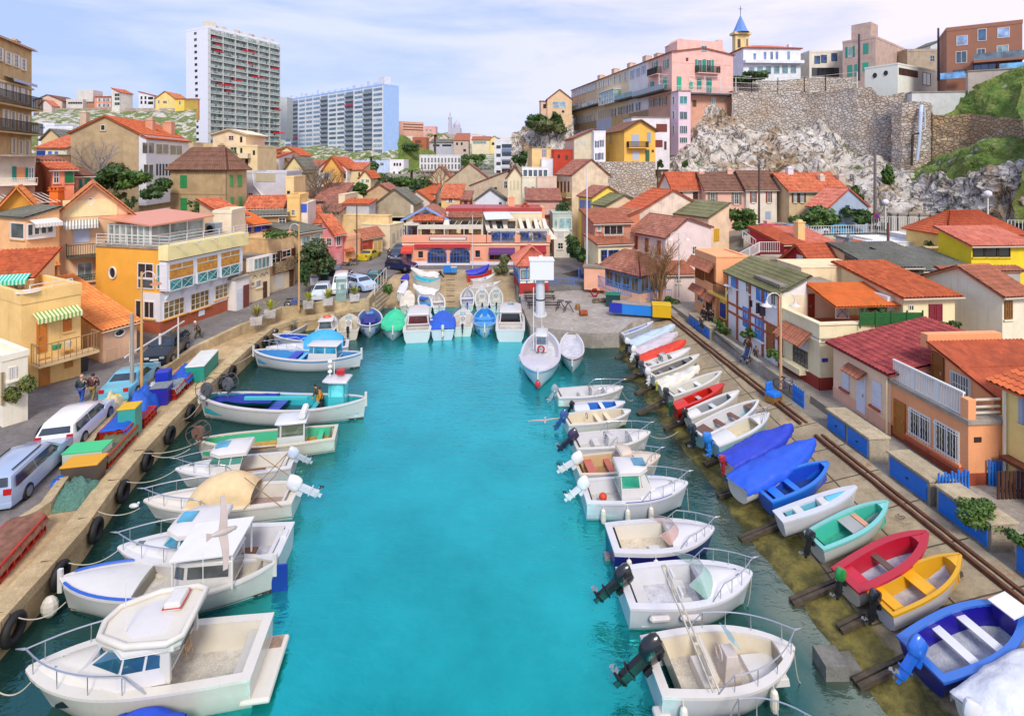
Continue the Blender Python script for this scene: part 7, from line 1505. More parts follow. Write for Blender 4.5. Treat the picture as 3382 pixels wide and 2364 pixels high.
bx(q,'stern_seat',.035,-.9,.9,.45,.95,.35,'efeff2');mb=MB();x=q.xx(.16,1);mb.box(x,.2,.75,x+.9,.55,.82);mb.build('plank',WOODB,q.o);mb=MB();mb.lathe([(.22,0),(.22,.12)],(q.xx(.36,1),.75,.55),12);mb.build('coiled_rope',mc_('d8836a'),q.o);bx(q,'engine_box',.0,-.6,.0,.98,1.2,.3,'f0eef0',bev=.06)
T('J')
q=boat('cream motorboat with a beige fabric canopy over its cockpit',(985,1085),(-170,1175),1.0,2.5,hull='f0ece4',rim='f4ecdc',inn='ece6da',floor='c9aea6',deck=.52,pit=(.06,.52),w=.2,rail=(.5,.5,1),stripe=None,boot=('1d2440',.16),camber=.26,rise=.2,rake=.6,eng=('e6e8ee',1.35,62,'d5dae4'),name='motorboat',fend=((.28,-1),))
P=[]
for i in range(15):
 t=.27+.42*i/14;hh_=1.05*math.sin(PI*min(1,max(0,(i+.6)/15))**.8)**.55;P.append([(q.xx(t,1),q.hb(t)*.86*math.cos(a),q.zs(t)+hh_*math.sin(a)**.8+.03*noise.noise(Vec((i*.5,a*2,0))))for a in np.linspace(0,PI,15)])
MB().grid(P).build('canopy',mc_('ecd0a0',r=.8),q.o,True)
mb=MB();[mb.tube([(q.xx(a,1),y,q.fb),(q.xx(b_,1),y*.9,q.fb+1.3)],.018,5)for a,b_ in((.06,.3),(.3,.1))for y in(-.95,.95)];mb.tube([(q.xx(.1,1),-.86,q.fb+1.3),(q.xx(.1,1),.86,q.fb+1.3)],.018,5);mb.build('canopy_frame',mw_('b08a5a'),q.o);bx(q,'stern_seat',.04,-.9,.9,.45,.8,.35,'f0ece4')
q=boat('white cabin boat with green tinted windows moored behind the beige canopy boat',(965,840),(70,935),.95,2.3,hull='eeecec',rim='f3f1ee',inn='ebe7de',floor='d8cfc0',deck=.5,pit=(.06,.5),w=.17,rail=(.45,.5,1),camber=.22,rise=.2,rake=.55,eng=('c9d4e6',1.1,58,'b9c2cc'),name='cabin_boat')
cabin(q,.44,.62,.76,.85,.88,.5,.78,z0=1.0,top=(-.2,.1,.6),glass='4f9488',nwin=2,ov=.16,hatch=True,rt=.14);dhatch(q,.84,.3,.14,'5a6a60');bx(q,'stern_seat',.04,-.8,.8,.45,.8,.35,'efece4');mb=MB();[mb.beam((q.xx(.2,1),y,.99),(q.xx(.42,1),y,.99),.06)for y in(-.95,.95)];mb.build('wooden_rail',WOODB,q.o)
q=boat('small fishing boat with mint green inside, yellow nets and a white wheelhouse',(1285,630),(225,740),.95,2.5,hull='e9e2d4',rim='efe4cc',inn='4fc79a',floor='d9a24a',pit=(.05,.95),sf=.8,boot='7a7468',rise=.45,w=.12,fd=.5,name='fishing_boat',fend=((.2,-1),),thw=((.3,'45c795'),(.12,'45c795')),group=None)
cabin(q,.22,.40,.42,.72,.72,.68,1.25,z0=.55,top=(0,.02,.05),ins=.04,glass='7a8a70',ov=.1,col='eef0f2');mb=MB();mb.tube([(q.xx(.24,1),y,2.05)for y in(-.55,.55)],.18,8);mb.build('life_raft',WHITE,q.o)
q2=boat('long turquoise and white wooden fishing boat with two people on deck',(1512,415),(250,405),1.15,3.2,dbl=True,hull='ece8e6',rim='efece8',inn='35bcc8',floor='2a6f7a',pit=(.04,.96),boot='5a3030',rise=.45,w=.15,fd=.6,name='fishing_boat',thw=((.30,'45c3cc'),(.52,'3a55b8',.1,.35),(.2,'35bcc8')))
stems(q2,.35);cabin(q2,.12,.2,.215,.5,.5,.45,1.7,z0=.8,top=(0,0,.02),ins=.02,glass='6fe0e8',col='4fd6de',roofcol='eceaf0',ov=.22);mb=MB();x=q2.xx(.16,1)
mb.box(x-.3,-.3,2.65,x+.15,.1,2.9);mb.build('red_box',mp_('c8252c'),q2.o);mb=MB();mb.tube([(x+.5,.2,2.6),(x+.5,.2,3.6)],.05);mb.tube([(x+.35,-.1,2.6),(x+.35,-.1,3.4)],.03);[mb.ell((x+.5,.2,2.9+k*.3),.14,.14,.1)for k in range(3)];mb.build('mast',WHITE,q2.o)
mb=MB();mb.grid([[(q2.xx(t,1),q2.hb(t)*.85*y,q2.fb+.12+.10*noise.noise(Vec((t*14,y*2,3))))for y in np.linspace(-1,.4,9)]for t in np.linspace(.56,.92,18)]);mb.build('net_cover',mat('net','2a34c0',h2='3f55d8'),q2.o,True)
mb=MB();mb.grid([[(q2.xx(t,1),-q2.hb(t)-.05-.15*k,q2.zs(t)+.06-.5*k)for k in(0,.5,1)]for t in np.linspace(.42,.66,8)]);mb.build('blue_sheet',mc_('2a86d8'),q2.o,True)
mb=MB();mb.beam((q2.xx(.66,1),q2.hb(.6)+.1,1.75),(q2.xx(.30,1),q2.hb(.3)+.1,1.75),.16);mb.build('boom',mp_('49c6cc'),q2.o)
def drum(q,t,y,z_,r,col,label):
 P=q.M@Vec((q.xx(t,1),y,z_));mb=MB();ax=q.M.to_3x3()@Vec((.35,.94,0));mb.lathe([(r*.75,-.12),(r*.8,0),(r*.75,.12)],P,14,ax);mb.lathe([(.05,-.35),(.05,.35)],P,6,ax)
 x=ax.normalized();u=x.cross(Vec((0,0,1))).normalized();v=Vec((0,0,1))
 for d in(-.3,.3):mb.tube([P+x*d+(u*math.cos(a)+v*math.sin(a))*r*1.15 for a in np.linspace(0,2*PI,15)[:-1]],.02,4,close=True)
 for k in range(8):a=2*PI*k/8;mb.beam(P+x*.3+(u*math.cos(a)+v*math.sin(a))*r*1.15,P-x*.3+(u*math.cos(a)+v*math.sin(a))*r*1.15,.025)
 mb.beam(P,P-Vec((0,0,z_-q.fb)),.06);tag(mb.build('net_drum',mat('net',col,h2='8a8a88')),label,'net drum')
drum(q2,.93,.45,1.9,.5,'5a6678','grey net hauling drum at the bow of the turquoise fishing boat');drum(q2,.84,-.2,1.95,.48,'6a7688','second grey net drum just behind the bow of the turquoise boat');drum(q,.97,.3,1.6,.42,'a8663a','rusty orange net drum at the bow of the mint green fishing boat')
T('J');q=boat('pale blue and white wooden boat with a glazed wheelhouse',(1478,62),(660,50),1.05,2.9,dbl=True,hull='e9e8ec',rim='f0eff0',inn='4f9fe0',floor='7fc0ee',pit=(.05,.95),stripe='3f9be0',boot='6a2a2a',rise=.45,w=.15,name='fishing_boat',fend=((.25,-1),(.38,-1),(.6,-1),(.82,-1)),thw=((.62,'3f4fc8',.1,.3),(.55,'7fc8f4')))
stems(q,.35);cabin(q,.20,.42,.47,.8,.8,.7,1.0,z0=.95,top=(.1,.05,.15),glass='3a9fc8',col='f0f0f2',ov=.14,nwin=2,back=True,rt=.06)
T('F');q=boat('white motor cruiser with a sky blue canopy behind the blue wooden boat',(805,1452),(180,1505),1.0,2.7,hull='e4e6f2',rim='eceef6',inn='dfe6f0',floor='cfd8e6',deck=.5,pit=(.06,.5),w=.2,rail=(.55,.5,1),camber=.25,rake=.6,stripe='9fb4d8',name='motor_cruiser')
P=[]
for i in range(12):t=.06+.48*i/11;hh_=1.25*math.sin(PI*(i+.8)/13)**.5;P.append([(q.xx(t,1),q.hb(t)*.85*math.cos(a),q.zs(t)+hh_*math.sin(a)**.9)for a in np.linspace(0,PI,11)])
MB().grid(P).build('canopy',mc_('3fb4ec'),q.o,True);portholes(q,(.62,.78),.7,.16)
boat('bright blue open wooden boat half hidden behind the cruiser with the sky blue canopy',(785,1428),(232,1405),.8,2.1,dbl=True,hull='dfe4ea',rim='e8ecf0',inn='2f62d8',floor='3f8fe6',stripe='2f7fd8',thw=((.3,'4fb4f0'),(.6,'4fb4f0')),name='rowing_boat',rise=.4)
q=boat('small white cabin boat with an orange lifebuoy on its roof',(600,1395),(690,1262),.9,2.2,hull='ecebee',rim='f2f0ec',inn='e9e4d8',deck=.5,pit=(.08,.5),w=.16,rail=(.5,.4,1),name='cabin_boat');c_,zt=cabin(q,.3,.55,.66,.8,.8,.5,.75,z0=.9,top=(0,.1,.4),glass='5a6a70',ov=.12);mb=MB();mb.tube([(q.xx(.45,1)+.3*math.cos(a),.3*math.sin(a),zt+.2)for a in np.linspace(0,2*PI,17)[:-1]],.07,7,close=True);mb.build('lifebuoy',mp_('e8582c'),q.o)
q=boat('white open motorboat with a black outboard in the corner below the promenade',(262,1392),(515,1278),.75,1.9,eng=('1f2226',1.0,35),name='motorboat',deck=.72,rail=(.6,.35,1),floor='d8d4cc');console(q,.42,'5a6a68')
BSC[0]=1.0
#  sterns along the slipway
q=boat('cream motorboat with black outboard next to the white and blue wooden boat',(800,1362),(812,1246),.8,2.0,hull='ece3d0',rim='f0e8d8',inn='e6dcc6',floor='d4c8ae',eng=('22252a',.95,10),rail=(.5,.4,1),deck=.62,name='motorboat');console(q,.4)
def pointu(label,S,Bw,B,**k):q=boat(label,S,Bw,.85,B,dbl=True,rise=.45,name='wooden_boat',**k);stems(q,.25);return q
q=pointu('white and blue double ended wooden boat with a dark blue cover patch',(965,1202),(967,1352),2.3,hull='e8e8ee',rim='efeef0',inn='6a8fd8',floor='2c3fa8',stripe='3a62b8',fend=((.4,1),));mb=MB();mb.grid([[(q.xx(t,1),q.hb(t)*.45*y,q.fb+.05)for y in(-1,0,1)]for t in np.linspace(.25,.7,6)]);mb.build('cover',mc_('2a2f90'),q.o);bx(q,'hatch',.14,-.35,.35,.7,1.0,.5,'5f9fe0')
q=pointu('wooden boat covered with a bright mint green tarpaulin',(1160,1222),(1140,1375),2.2,hull='e6e6e4',rim='8fe8cc',tarp='3fe0a4')
q=boat('white cabin boat with two dark red doors facing the harbour',(1322,1362),(1350,1190),1.0,2.5,hull='e9e6e6',rim='f0eee8',inn='e6e2de',deck=.6,pit=(.05,.35),boot=('8a2a2a',.1),w=.2,name='cabin_boat',sf=.92);cabin(q,.32,.68,.8,1.0,1.0,.6,.9,z0=.85,top=(0,.1,.4),glass='6a2f38',ov=.08);bx(q,'engine_box',.03,-.4,.4,.6,.95,.4,'f0eeea')
q=boat('motorboat under a cobalt blue tarpaulin with a white outboard',(1518,1352),(1520,1232),.9,2.3,hull='dfe4ee',tarp='2262d8',eng=('e4dccb',1.0,8),name='motorboat',fend=())
q=boat('white open motorboat with a rail and dark outboard beside the blue tarpaulin boat',(1668,1335),(1675,1205),.8,2.0,eng=('22262c',.8,10),rail=(.3,.4,1),deck=.65,name='motorboat',floor='ddd8cc');console(q,.4)
q=pointu('sky blue double ended boat with bright blue seats, rightmost wooden one in the row',(1838,1200),(1836,1358),2.2,hull='e8ecee',rim='9fc8ea',inn='3f9fec',floor='56aef0',stripe='7fb4dc',thw=((.35,'4fb0f4'),(.6,'4fb0f4')),fend=((.4,1),(.6,-1)))
q=boat('white cabin cruiser with an open dark doorway at the end of the row',(2030,1355),(2035,1175),1.0,2.6,hull='eceaea',rim='f2f0ec',inn='e6e2de',deck=.62,pit=(.05,.35),boot=('2a3a44',.08),w=.2,name='cabin_cruiser',sf=.95,rail=(.6,.4,1));cabin(q,.34,.7,.82,1.05,1.05,.6,1.0,z0=.8,top=(.1,.1,.4),glass='2a1a22',ov=.1,hatch=True)
#  boats hauled out on the slipway
def slipb(label,S,Bw,B,z=.85,zb=1.4,**k):k.setdefault('name','small_boat');return boat(label,S,Bw,z,B*.87,zb=zb,**k)
slipb('cream covered dinghy with a stern engine, leftmost in the front slipway row',(1245,1178),(1258,1068),1.7,hull='e6dcc8',tarp='e9dfcc',eng=('c9bda8',.6,20))
slipb('white dinghy with cobalt blue seat pads on the slipway',(1392,1182),(1370,1078),1.6,hull='e6ecf2',inn='dfe8f0',floor='4fa8e0',thw=((.75,'2f5fd0',.1,.3),(.35,'3f8fd8')),deck=.85,eng=('a8c8e0',.6,20))
slipb('white dinghy with grey floor and small outboard on the slipway',(1492,1182),(1475,1075),1.6,inn='dcd8d4',floor='c9c6c2',thw=((.5,'e6e2de'),),eng=('b9c4cc',.6,25))
slipb('white dinghy with a blue wrapped outboard in the right slipway row',(1705,1165),(1705,1042),1.7,inn='c6cad6',floor='b9bccc',thw=((.5,'e4e4ea'),),eng=('2a4fc0',.7,15));q=slipb('white open motorboat with a centre console, middle of the right slipway row',(1818,1168),(1815,1038),1.7,inn='e6e8e0',floor='d0d8cc',eng=('3a4248',.7,10),deck=.7);console(q,.45)
q=slipb('white open motorboat with a steering seat, rightmost on the slipway',(1925,1165),(1920,1032),1.7,inn='e4e6de',floor='c9d4c8',eng=('30353a',.7,10),deck=.7);console(q,.45)
slipb('white boat hull lying crosswise behind the front slipway row',(1478,1062),(1300,1050),1.7,1.7,1.7,tarp='eeebe8');slipb('turquoise edged white rowing boat lying crosswise on the slipway',(1505,982),(1292,975),1.8,2.0,2.0,inn='3fc8e0',floor='56d0e6',hull='e6e4da',rim='8fd8e0',thw=((.5,'4fd0e4'),(.3,'4fd0e4')),dbl=True);slipb('white speedboat with dark engine lying crosswise at the top of the slipway',(1495,932),(1282,925),1.7,2.3,2.3,tarp='ece6de',eng=('1f2428',.8,40))
slipb('long white boat tipped on its side at the left of the slipway',(1195,1078),(1245,985),.9,1.6,2.0,tarp='e8e8ec');slipb('small purple covered boat standing at the left of the slipway',(1222,975),(1250,940),.9,2.2,2.4,tarp='3a34a8',hull='3a34a8')
slipb('blue hulled boat with a violet cover at the top right of the slipway',(1700,912),(1868,905),1.7,2.4,2.4,hull='2f5fd0',rim='4f8fe0',tarp='3a3fc8');slipb('bright red flat dinghy below the violet covered boat',(1702,938),(1892,930),1.5,2.1,2.1,hull='dc3a30',rim='e8442f',inn='e8442f',floor='d8d0cc');slipb('white dinghy with two small windows below the red dinghy',(1738,975),(1912,962),1.5,1.9,1.9,inn='dfe4ec',deck=.6,thw=((.4,'e8e8ee'),));slipb('long white open boat with a red patch, lowest of the crosswise right boats',(1722,1025),(1958,1012),1.6,1.6,1.6,inn='e4dcd8',floor='d4a49a',thw=((.4,'e8e8ee'),(.6,'e8e8ee')),deck=.75)
#  two boats off the platform
T('K');q=boat('white wooden boat with a small wheelhouse and a red horseshoe buoy',(330,345),(290,680),1.0,3.0,dbl=True,hull='e9e9ee',rim='ecebf4',inn='e6e6ea',floor='eaeaf0',stripe='8fb0e0',boot=('b03030',.06),pit=(.08,.8),deck=.62,w=.16,name='fishing_boat',rise=.4,fd=.35,fend=((.5,-1),));stems(q,.3);cabin(q,.22,.40,.42,.46,.46,.42,1.2,z0=.8,top=(0,0,.03),ins=.02,glass='7a94a8',ov=.05,col='eef0f4')
mb=MB();x=q.xx(.46,1);mb.tube([(x,.0+.24*math.cos(a),1.15+.24*math.sin(a))for a in np.linspace(-.9,4.0,12)],.07,6);mb.build('lifebuoy',mp_('b8203a'),q.o);mb=MB();mb.tube([(q.xx(.42,1),-.6,1.0),(q.xx(.42,1),-.6,5.8)],.035,5);mb.tube([(q.xx(.3,1),.0,2.0),(q.xx(.3,1),0,4.4)],.02,5);mb.build('mast',WHITE,q.o);mb=MB();mb.ell((q.L/2+.02,0,.55),.16,.2,.24);mb.build('bow_fender',mp_('d8303a'),q.o)
q=boat('small white wooden boat with a red stripe beside the wheelhouse boat',(545,350),(550,575),.85,1.9,dbl=True,hull='eceaee',rim='efeef2',stripe='b83040',tarp=None,pit=(.1,.9),inn='e6e6ee',floor='e4e4ee',fd=.2,name='wooden_boat',rise=.4,fend=((.4,-1),));stems(q,.25)
#  floating row on the right
BSC[0]=.76
q=boat('white open boat with a turquoise windscreen, farthest of the right floating row',(432,800),(935,770),.8,2.0,stripe='9fb4e0',boot=('20242a',.04),eng=('9aa6ae',1.0,30),rail=(.5,.45,1),deck=.7,name='motorboat',inn='e8e8ee');console(q,.5,ws=True,screen='3fc8b4')
boat('small white boat with two bright blue inner panels',(560,905),(950,882),.65,1.6,inn='3f86e0',floor='3f8ee8',eng=('1c2030',.7,30),deck=.8,pit=(.3,.86),sdeck=.28,thw=((.55,'eceef4',.05,.12),),name='motorboat',rim='eceef6')
q=boat('cream lined open boat with a bare steering wheel and blue outboard',(500,1000),(992,950),.8,2.0,rim='f0ece4',inn='ecdfc4',floor='efe2c4',eng=('3a5a98',1.05,35,'2f4f8a'),thw=((.5,'f0e2c2'),(.65,'f0e2c2')),boot=None,stripe=None,lap=False,name='motorboat',deck=.88);mb=MB();x=q.xx(.32,1);mb.tube([(x,.16*math.cos(a),.75+.16*math.sin(a))for a in np.linspace(0,2*PI,11)[:-1]],.018,5,close=True);mb.build('steering_wheel',DARK,q.o)
q=boat('white open motorboat with a plum coloured outboard and long bow rail',(560,1165),(1140,1120),.9,2.2,eng=('3a2c4c',1.2,48,'262c40'),rail=(.4,.5,1),deck=.72,name='motorboat',inn='e8e6ec');console(q,.42)
q=boat('cream cuddy boat with terracotta seats and a small windscreen',(580,1345),(1215,1300),.95,2.3,hull='ece6d8',rim='efe0ca',inn='dcb888',floor='d8a878',eng=('eeeae6',1.2,60,'e4e2e4'),deck=.5,pit=(.06,.5),rail=(.75,.35,1),name='cuddy_boat',thw=((.17,'c86a58',.15,.2),(.4,'c86a58',.2,.15)),camber=.2);cabin(q,.48,.62,.70,.75,.7,.45,.5,z0=.98,top=(.1,.1,.25),glass='8a6a98',col='f0dfc8',ov=.02)
T('N');q=boat('white pilothouse boat with emerald windows and an orange ball',(330,225),(968,205),1.05,2.5,hull='e6e8f2',rim='eff0f2',inn='ebebee',deck=.5,pit=(.06,.5),w=.17,stripe=None,rail=(.5,.5,1),fend=((.14,-1),(.36,-1),(.58,-1)),eng=('eceef0',1.15,50,'e6e8ec'),boot=('4a4a48',.05),name='cabin_boat',camber=.2);cabin(q,.33,.52,.66,.85,.85,.42,1.05,z0=1.0,top=(-.05,.1,.45),glass='2fae8c',ov=.08,rt=.12,hatch=True)
mb=MB();mb.ell((q.xx(.17,1),-.3,.75),.18,.18,.18);mb.build('orange_buoy',mp_('dc4a24'),q.o);dhatch(q,.8,.3,.15,'8a9090')
for sg in(1,-1):mb=MB();mb.grid([[Vec((q.xx(t,1),sg*(q.hb(t)+.015),q.zs(t)+dz))for dz in(.035,.075)]for t in np.linspace(.35,.8,8)]);mb.build('blue_line',mp_('3f5fb8'),q.o)
q=boat('white open cuddy boat with a navy blue hull',(490,510),(1130,485),1.0,2.4,hull='23207a',rim='eceaec',inn='efe8da',floor='e6d9c0',deck=.55,pit=(.08,.55),rail=(.6,.4,1),fend=((.12,-1),(.36,-1)),name='cuddy_boat',stripe='eceaee',w=.2,camber=.22);windscreen(q,.52,.8,.45,.4,'e0b0a0',.5);seatbox(q,.35,-.6,-.1);bx(q,'outdrive',-.06,-.2,.2,-.1,.35,.4,'9a8a90');mb=MB();x=q.xx(.2,1);mb.box(x,.95,.45,x+1.3,1.0,.75);mb.build('side_locker',mw_('8a6a4a'),q.o)
q=boat('white cuddy speedboat with a curved pale green windscreen and black outboard',(572,815),(1362,765),1.05,2.6,hull='ebebef',rim='f2f2f4',inn='ececf0',floor='e2e2e8',deck=.58,pit=(.07,.58),w=.2,rail=(.6,.5,1),fend=(),eng=('1c1d20',1.35,52),name='speedboat',camber=.26,boot=('3aa890',.05));windscreen(q,.56,1.0,.6,.55,'a9dccb',.5);dhatch(q,.80,.45,.2,'3f6f98')
seatbox(q,.08,-1.0,1.0,.5,.4);[(seatbox(q,.40,y,y+.5),bx(q,'seat_back',.39,y,y+.5,q.fb-.1,q.fb+.35,.14,'f2f2f4'))for y in(-.75,.2)];mb=MB();x=q.xx(.54,1);mb.tube([(x,-.5+.17*math.cos(a),1.05+.17*math.sin(a))for a in np.linspace(0,2*PI,13)[:-1]],.02,5,close=True);mb.build('steering_wheel',DARK,q.o)
for t in(.2,.42):p=q.hp(t,.8,.08);mb=MB();mb.lathe([(.03,-.35),(.1,-.28),(.1,.28),(.03,.35)],(p.x,-p.y-.05,p.z),10,(1,0,0));mb.build('fender',gel('f4ece6'),q.o)
q=boat('large white open fishing boat with centre console in the near right foreground',(745,1290),(1620,1215),1.05,2.75,hull='e9e9ec',rim='f3eee6',inn='f1e3c6',floor='ece4d2',deck=.88,pit=(.14,.88),w=.2,rail=(.35,.5,1),fend=((.74,-1),(.12,-1)),eng=('17181b',1.5,50),name='open_motorboat',rise=.22,stripe=None);c_=bx(q,'console',.47,-.4,.25,.5,1.35,.55,'e9dcd4',tx=.1);mb=MB();x=q.xx(.47,1);mb.add([(x+.5,-.4,1.35),(x+.5,.25,1.35),(x+.1,.2,1.75),(x+.1,-.35,1.75)],[(0,1,2,3)]);mb.build('windscreen',mat('clear','7fc8e4',a=.7),c_);mb=MB();mb.tube([(x-.06,-.1+.2*math.cos(a),1.15+.2*math.sin(a))for a in np.linspace(0,2*PI,13)[:-1]],.02,5,close=True);mb.build('steering_wheel',mp_('d8c0b8'),c_)
mb=MB();mb.tube([(q.xx(.36,1),-.75,1.0),(q.xx(.38,1),.5,1.0)],.12,10);mb.build('backrest_roll',gel('f0e4d0'),q.o);bx(q,'seat_box',.30,-.75,.5,.5,.85,.5,'f0e8da');bx(q,'bow_locker',.66,-.55,.55,.5,.72,1.1,'f2eee8')
mb=MB();X_=q.xx;mb.tube([(X_(.30,1),-1.15,1.1),(X_(.16,1),1.0,2.9)],.03,5);mb.tube([(X_(.34,1),-1.15,1.1),(X_(.19,1),1.0,2.9)],.03,5);[mb.beam((X_(.30-.14*k,1),-1.15+2.15*k,1.1+1.8*k),(X_(.34-.15*k,1),-1.15+2.15*k,1.1+1.8*k),.05)for k in(.1,.35,.6,.8,1)];mb.build('mast_ladder',mw_('d9d0bc'),q.o);bx(q,'swim_step',-.05,-1.15,-.7,.35,.5,.5,'f3eee6',bev=.05)
q=boat('white boat mostly outside the bottom edge, only its bow rail showing',(1130,1900),(1760,1830),.9,2.4,rail=(.3,.6,1),name='motorboat',deck=.6)
T('M');boat('boat under a bright blue tarpaulin cut by the bottom edge at the left',(1250,1860),(640,1835),.9,2.2,tarp='1f55e0',name='covered_boat',hull='e6e6e6')
#  boats drawn up on the ramp
BSC[0]=.62
T('K')
def rb(label,S,Bw,B,**k):
 k.setdefault('name','rowing_boat');k.setdefault('zb',2.1);return boat(label,S,Bw,k.pop('z',1.35),B,dr=.25,**k)
SP=[]
rb('narrow pale grey inflatable with blue line at the far end of the ramp',(930,350),(1165,268),1.1,hull='cfd6e0',inn='b9c4d4',floor='8fa4c4',rim='e6e8ee',deck=.8,thw=((.4,'5a78b8',.05,.4),))
rb('boat under a pale ice blue tarpaulin at the far end of the ramp',(985,425),(1322,300),1.7,tarp='c9dce4',eng=('e6e8ea',1.0,20,'2a2c30'));rb('boat under a dusty pink white tarpaulin beside the orange one',(1030,490),(1342,352),1.7,tarp='d9ccd2',eng=('eef0f2',1.0,30))
rb('boat under a vivid orange red tarpaulin on the ramp',(1060,545),(1405,415),1.6,tarp='e8452a',hull='e6dede',eng=('2a1a1c',.8,15))
q=rb('slim white open boat just below the orange tarpaulin',(1095,590),(1445,472),1.5,deck=.55,pit=(.1,.55),eng=('4a5058',.9,10),thw=((.35,'e8e6e4'),),floor='d8d8d8');console(q,.35)
rb('cream open boat with dark grey seats and white outboard',(1150,655),(1515,520),1.6,rim='efe8d6',inn='8a8784',floor='b9b2a4',eng=('e8e8ea',1.0,12),thw=((.2,'8a8a90'),(.45,'8a8a90'),(.75,'6f6f72',.02,.25)),deck=.82)
rb('closed cream dinghy with a single blue hatch and lime rope',(1205,735),(1510,618),1.35,tarp='efe9d8',eng=('b9bd4a',.5,10));rb('white open boat with pale seats above the red boat',(1285,800),(1682,650),1.65,inn='e6e4d6',floor='e2decc',thw=((.25,'e8ecf0'),(.55,'e8ecf0')),eng=('3a4046',.85,10))
rb('slim bright red boat with a grey floor',(1318,900),(1702,742),1.35,hull='c8251e',rim='e23020',inn='d82a20',floor='b9b4b2',deck=.72,sdeck=.22,pit=(.22,.74),eng=('1c4f3a',.8,10),thw=((.5,'c9c4c0'),),name='skiff');rb('white catamaran style dinghy with a grey oval cockpit',(1418,965),(1815,798),1.5,inn='a9b0b4',floor='b4b9bc',deck=.8,sdeck=.2,pit=(.2,.8),thw=((.5,'dcdcdc'),),eng=('2a2022',.8,35),name='skiff')
rb('wide white boat with three dark brown seat boards',(1490,1095),(1962,870),2.0,hull='a9dce0',inn='e9e8ea',floor='dfdfe2',thw=((.14,'6f4f40',.1,.3),(.38,'7a4a34'),(.60,'7a5040'),(.86,'6f5040',.05,.25)),eng=('23303a',1.1,5))
rb('white boat with cream inside and a blue wrapped outboard',(1610,1160),(2042,968),1.9,hull='a8dfe4',inn='efe6cc',floor='efe4c6',deck=.72,eng=('2f86e0',1.1,5),rail=(.75,.35,1),rim='f0f0ee',sdeck=.3,pit=(.3,.72))
T('Q');rb('boat under a dark violet blue tarpaulin left of the larger blue one',(1628,1035),(1775,962),1.8,tarp='2a46cc',z=1.4,eng=('a83038',.8,5));rb('large boat under a bright cobalt blue tarpaulin in the middle of the ramp',(1652,1085),(1825,995),2.1,tarp='2560e4',z=1.4)
rb('bright blue plastic open boat next to the cobalt tarpaulin',(1712,1108),(1858,1042),2.0,hull='1f6fe0',rim='2f86ee',inn='2453d8',floor='1d4a9a',thw=((.42,'2f7fe8'),(.16,'2f7fe8',.1,.2)),deck=.9,z=1.3)
q=rb('white and cyan moulded pedal boat shaped dinghy',(1745,1158),(1922,1098),1.25,hull='e6e8ee',rim='eaeef2',tarp=None,inn='7fd4ea',floor='56c8e8',pit=(.1,.7),deck=.6,z=1.2,decc='6fcfee',name='dinghy',w=.2);seatbox(q,.2,-.3,.3,.4,.5);seatbox(q,.5,-.25,.25,.4,.6)
rb('turquoise open boat with a grey bench and dark green stripe',(1825,1212),(1992,1132),1.75,hull='dfe4de',rim='8fe0d8',inn='4fd0b4',floor='3fb89a',stripe='2f6a58',thw=((.5,'b0b0ac',.1,.28),(.62,'e8a482',.12,.1)),deck=.88,eng=('23282c',.9,30),z=1.2)
rb('crimson open boat with a pale floor and a green wrapped outboard',(1895,1300),(2080,1200),2.0,hull='e4dccb',rim='cf2038',inn='cf2038',floor='c9cdd8',thw=((.45,'6a5044',.12,.12),(.12,'d0243c',.05,.2)),deck=.84,w=.2,eng=('1f8a44',.9,25,'2a2a2c'),z=1.2)
rb('white clinker rowing boat with bright yellow inside',(1972,1352),(2155,1252),1.75,hull='e9e8f2',rim='f7b818',inn='f5b41a',floor='d4d0d4',thw=((.5,'f7b41a',.14,.22),(.1,'f7b41a',.1,.25)),deck=.86,eng=('1c1d20',.95,30),z=1.2,lap=True,w=.07)
q=rb('largest ramp boat, deep blue and violet with two white benches',(2062,1475),(2292,1365),2.6,hull='1c2a8c',rim='3f7fe0',inn='2418a0',floor='c9ccd4',thw=((.34,'e9e9ee',.14,.14),(.58,'e9e9ee',.14,.14)),deck=.82,decc='2c1cb0',sdeck=.0 or None,eng=('2a6fd8',1.2,50),z=1.25,w=.16);mb=MB();x=q.xx(.88,1);mb.box(x-.3,-.35,q.zs(.88)+.16,x+.35,.35,q.zs(.88)+.2);mb.build('deck_board',WHITE,q.o)
rb('boat under a white tarpaulin with a turquoise cord in the near right corner',(2195,1612),(2430,1470),2.3,tarp='e6eaf0',z=1.35,eng=('dfe2e6',1.1,20))
# skids and beams under the ramp boats
T('Q')
for i,(a,b)in enumerate([((1490,960),(1620,905)),((1580,1045),(1700,990)),((1610,1110),(1730,1060)),((1660,1205),(1830,1130)),((1775,1345),(1960,1262)),((1882,1418),(2150,1305)),((1920,1530),(2120,1425)),((1430,925),(1560,860)),((1395,850),(1480,810)),((1380,800),(1450,770)),((1425,880),(1530,830)),((1540,1000),(1660,940))]):
 zz0,zz1=.12,1.05;P0,P1=g(a[0],a[1],zz0),g(b[0],b[1],zz1);
 for P in(P0,P1):P.z=max(-.1,rampz(P.x,P.y))+.12
 for k in(-.09,.09):mb=MB()if k<0 else mb;d=(P1-P0).normalized();n_=Vec((-d.y,d.x,0))*k;mb.beam(P0+n_,P1+n_,.12,.16)
 tag(mb.build('launch_skid',mw_('5f5242')),'pair of weathered wooden skids running down the ramp under a boat','skid','wooden launching skids on the ramp')
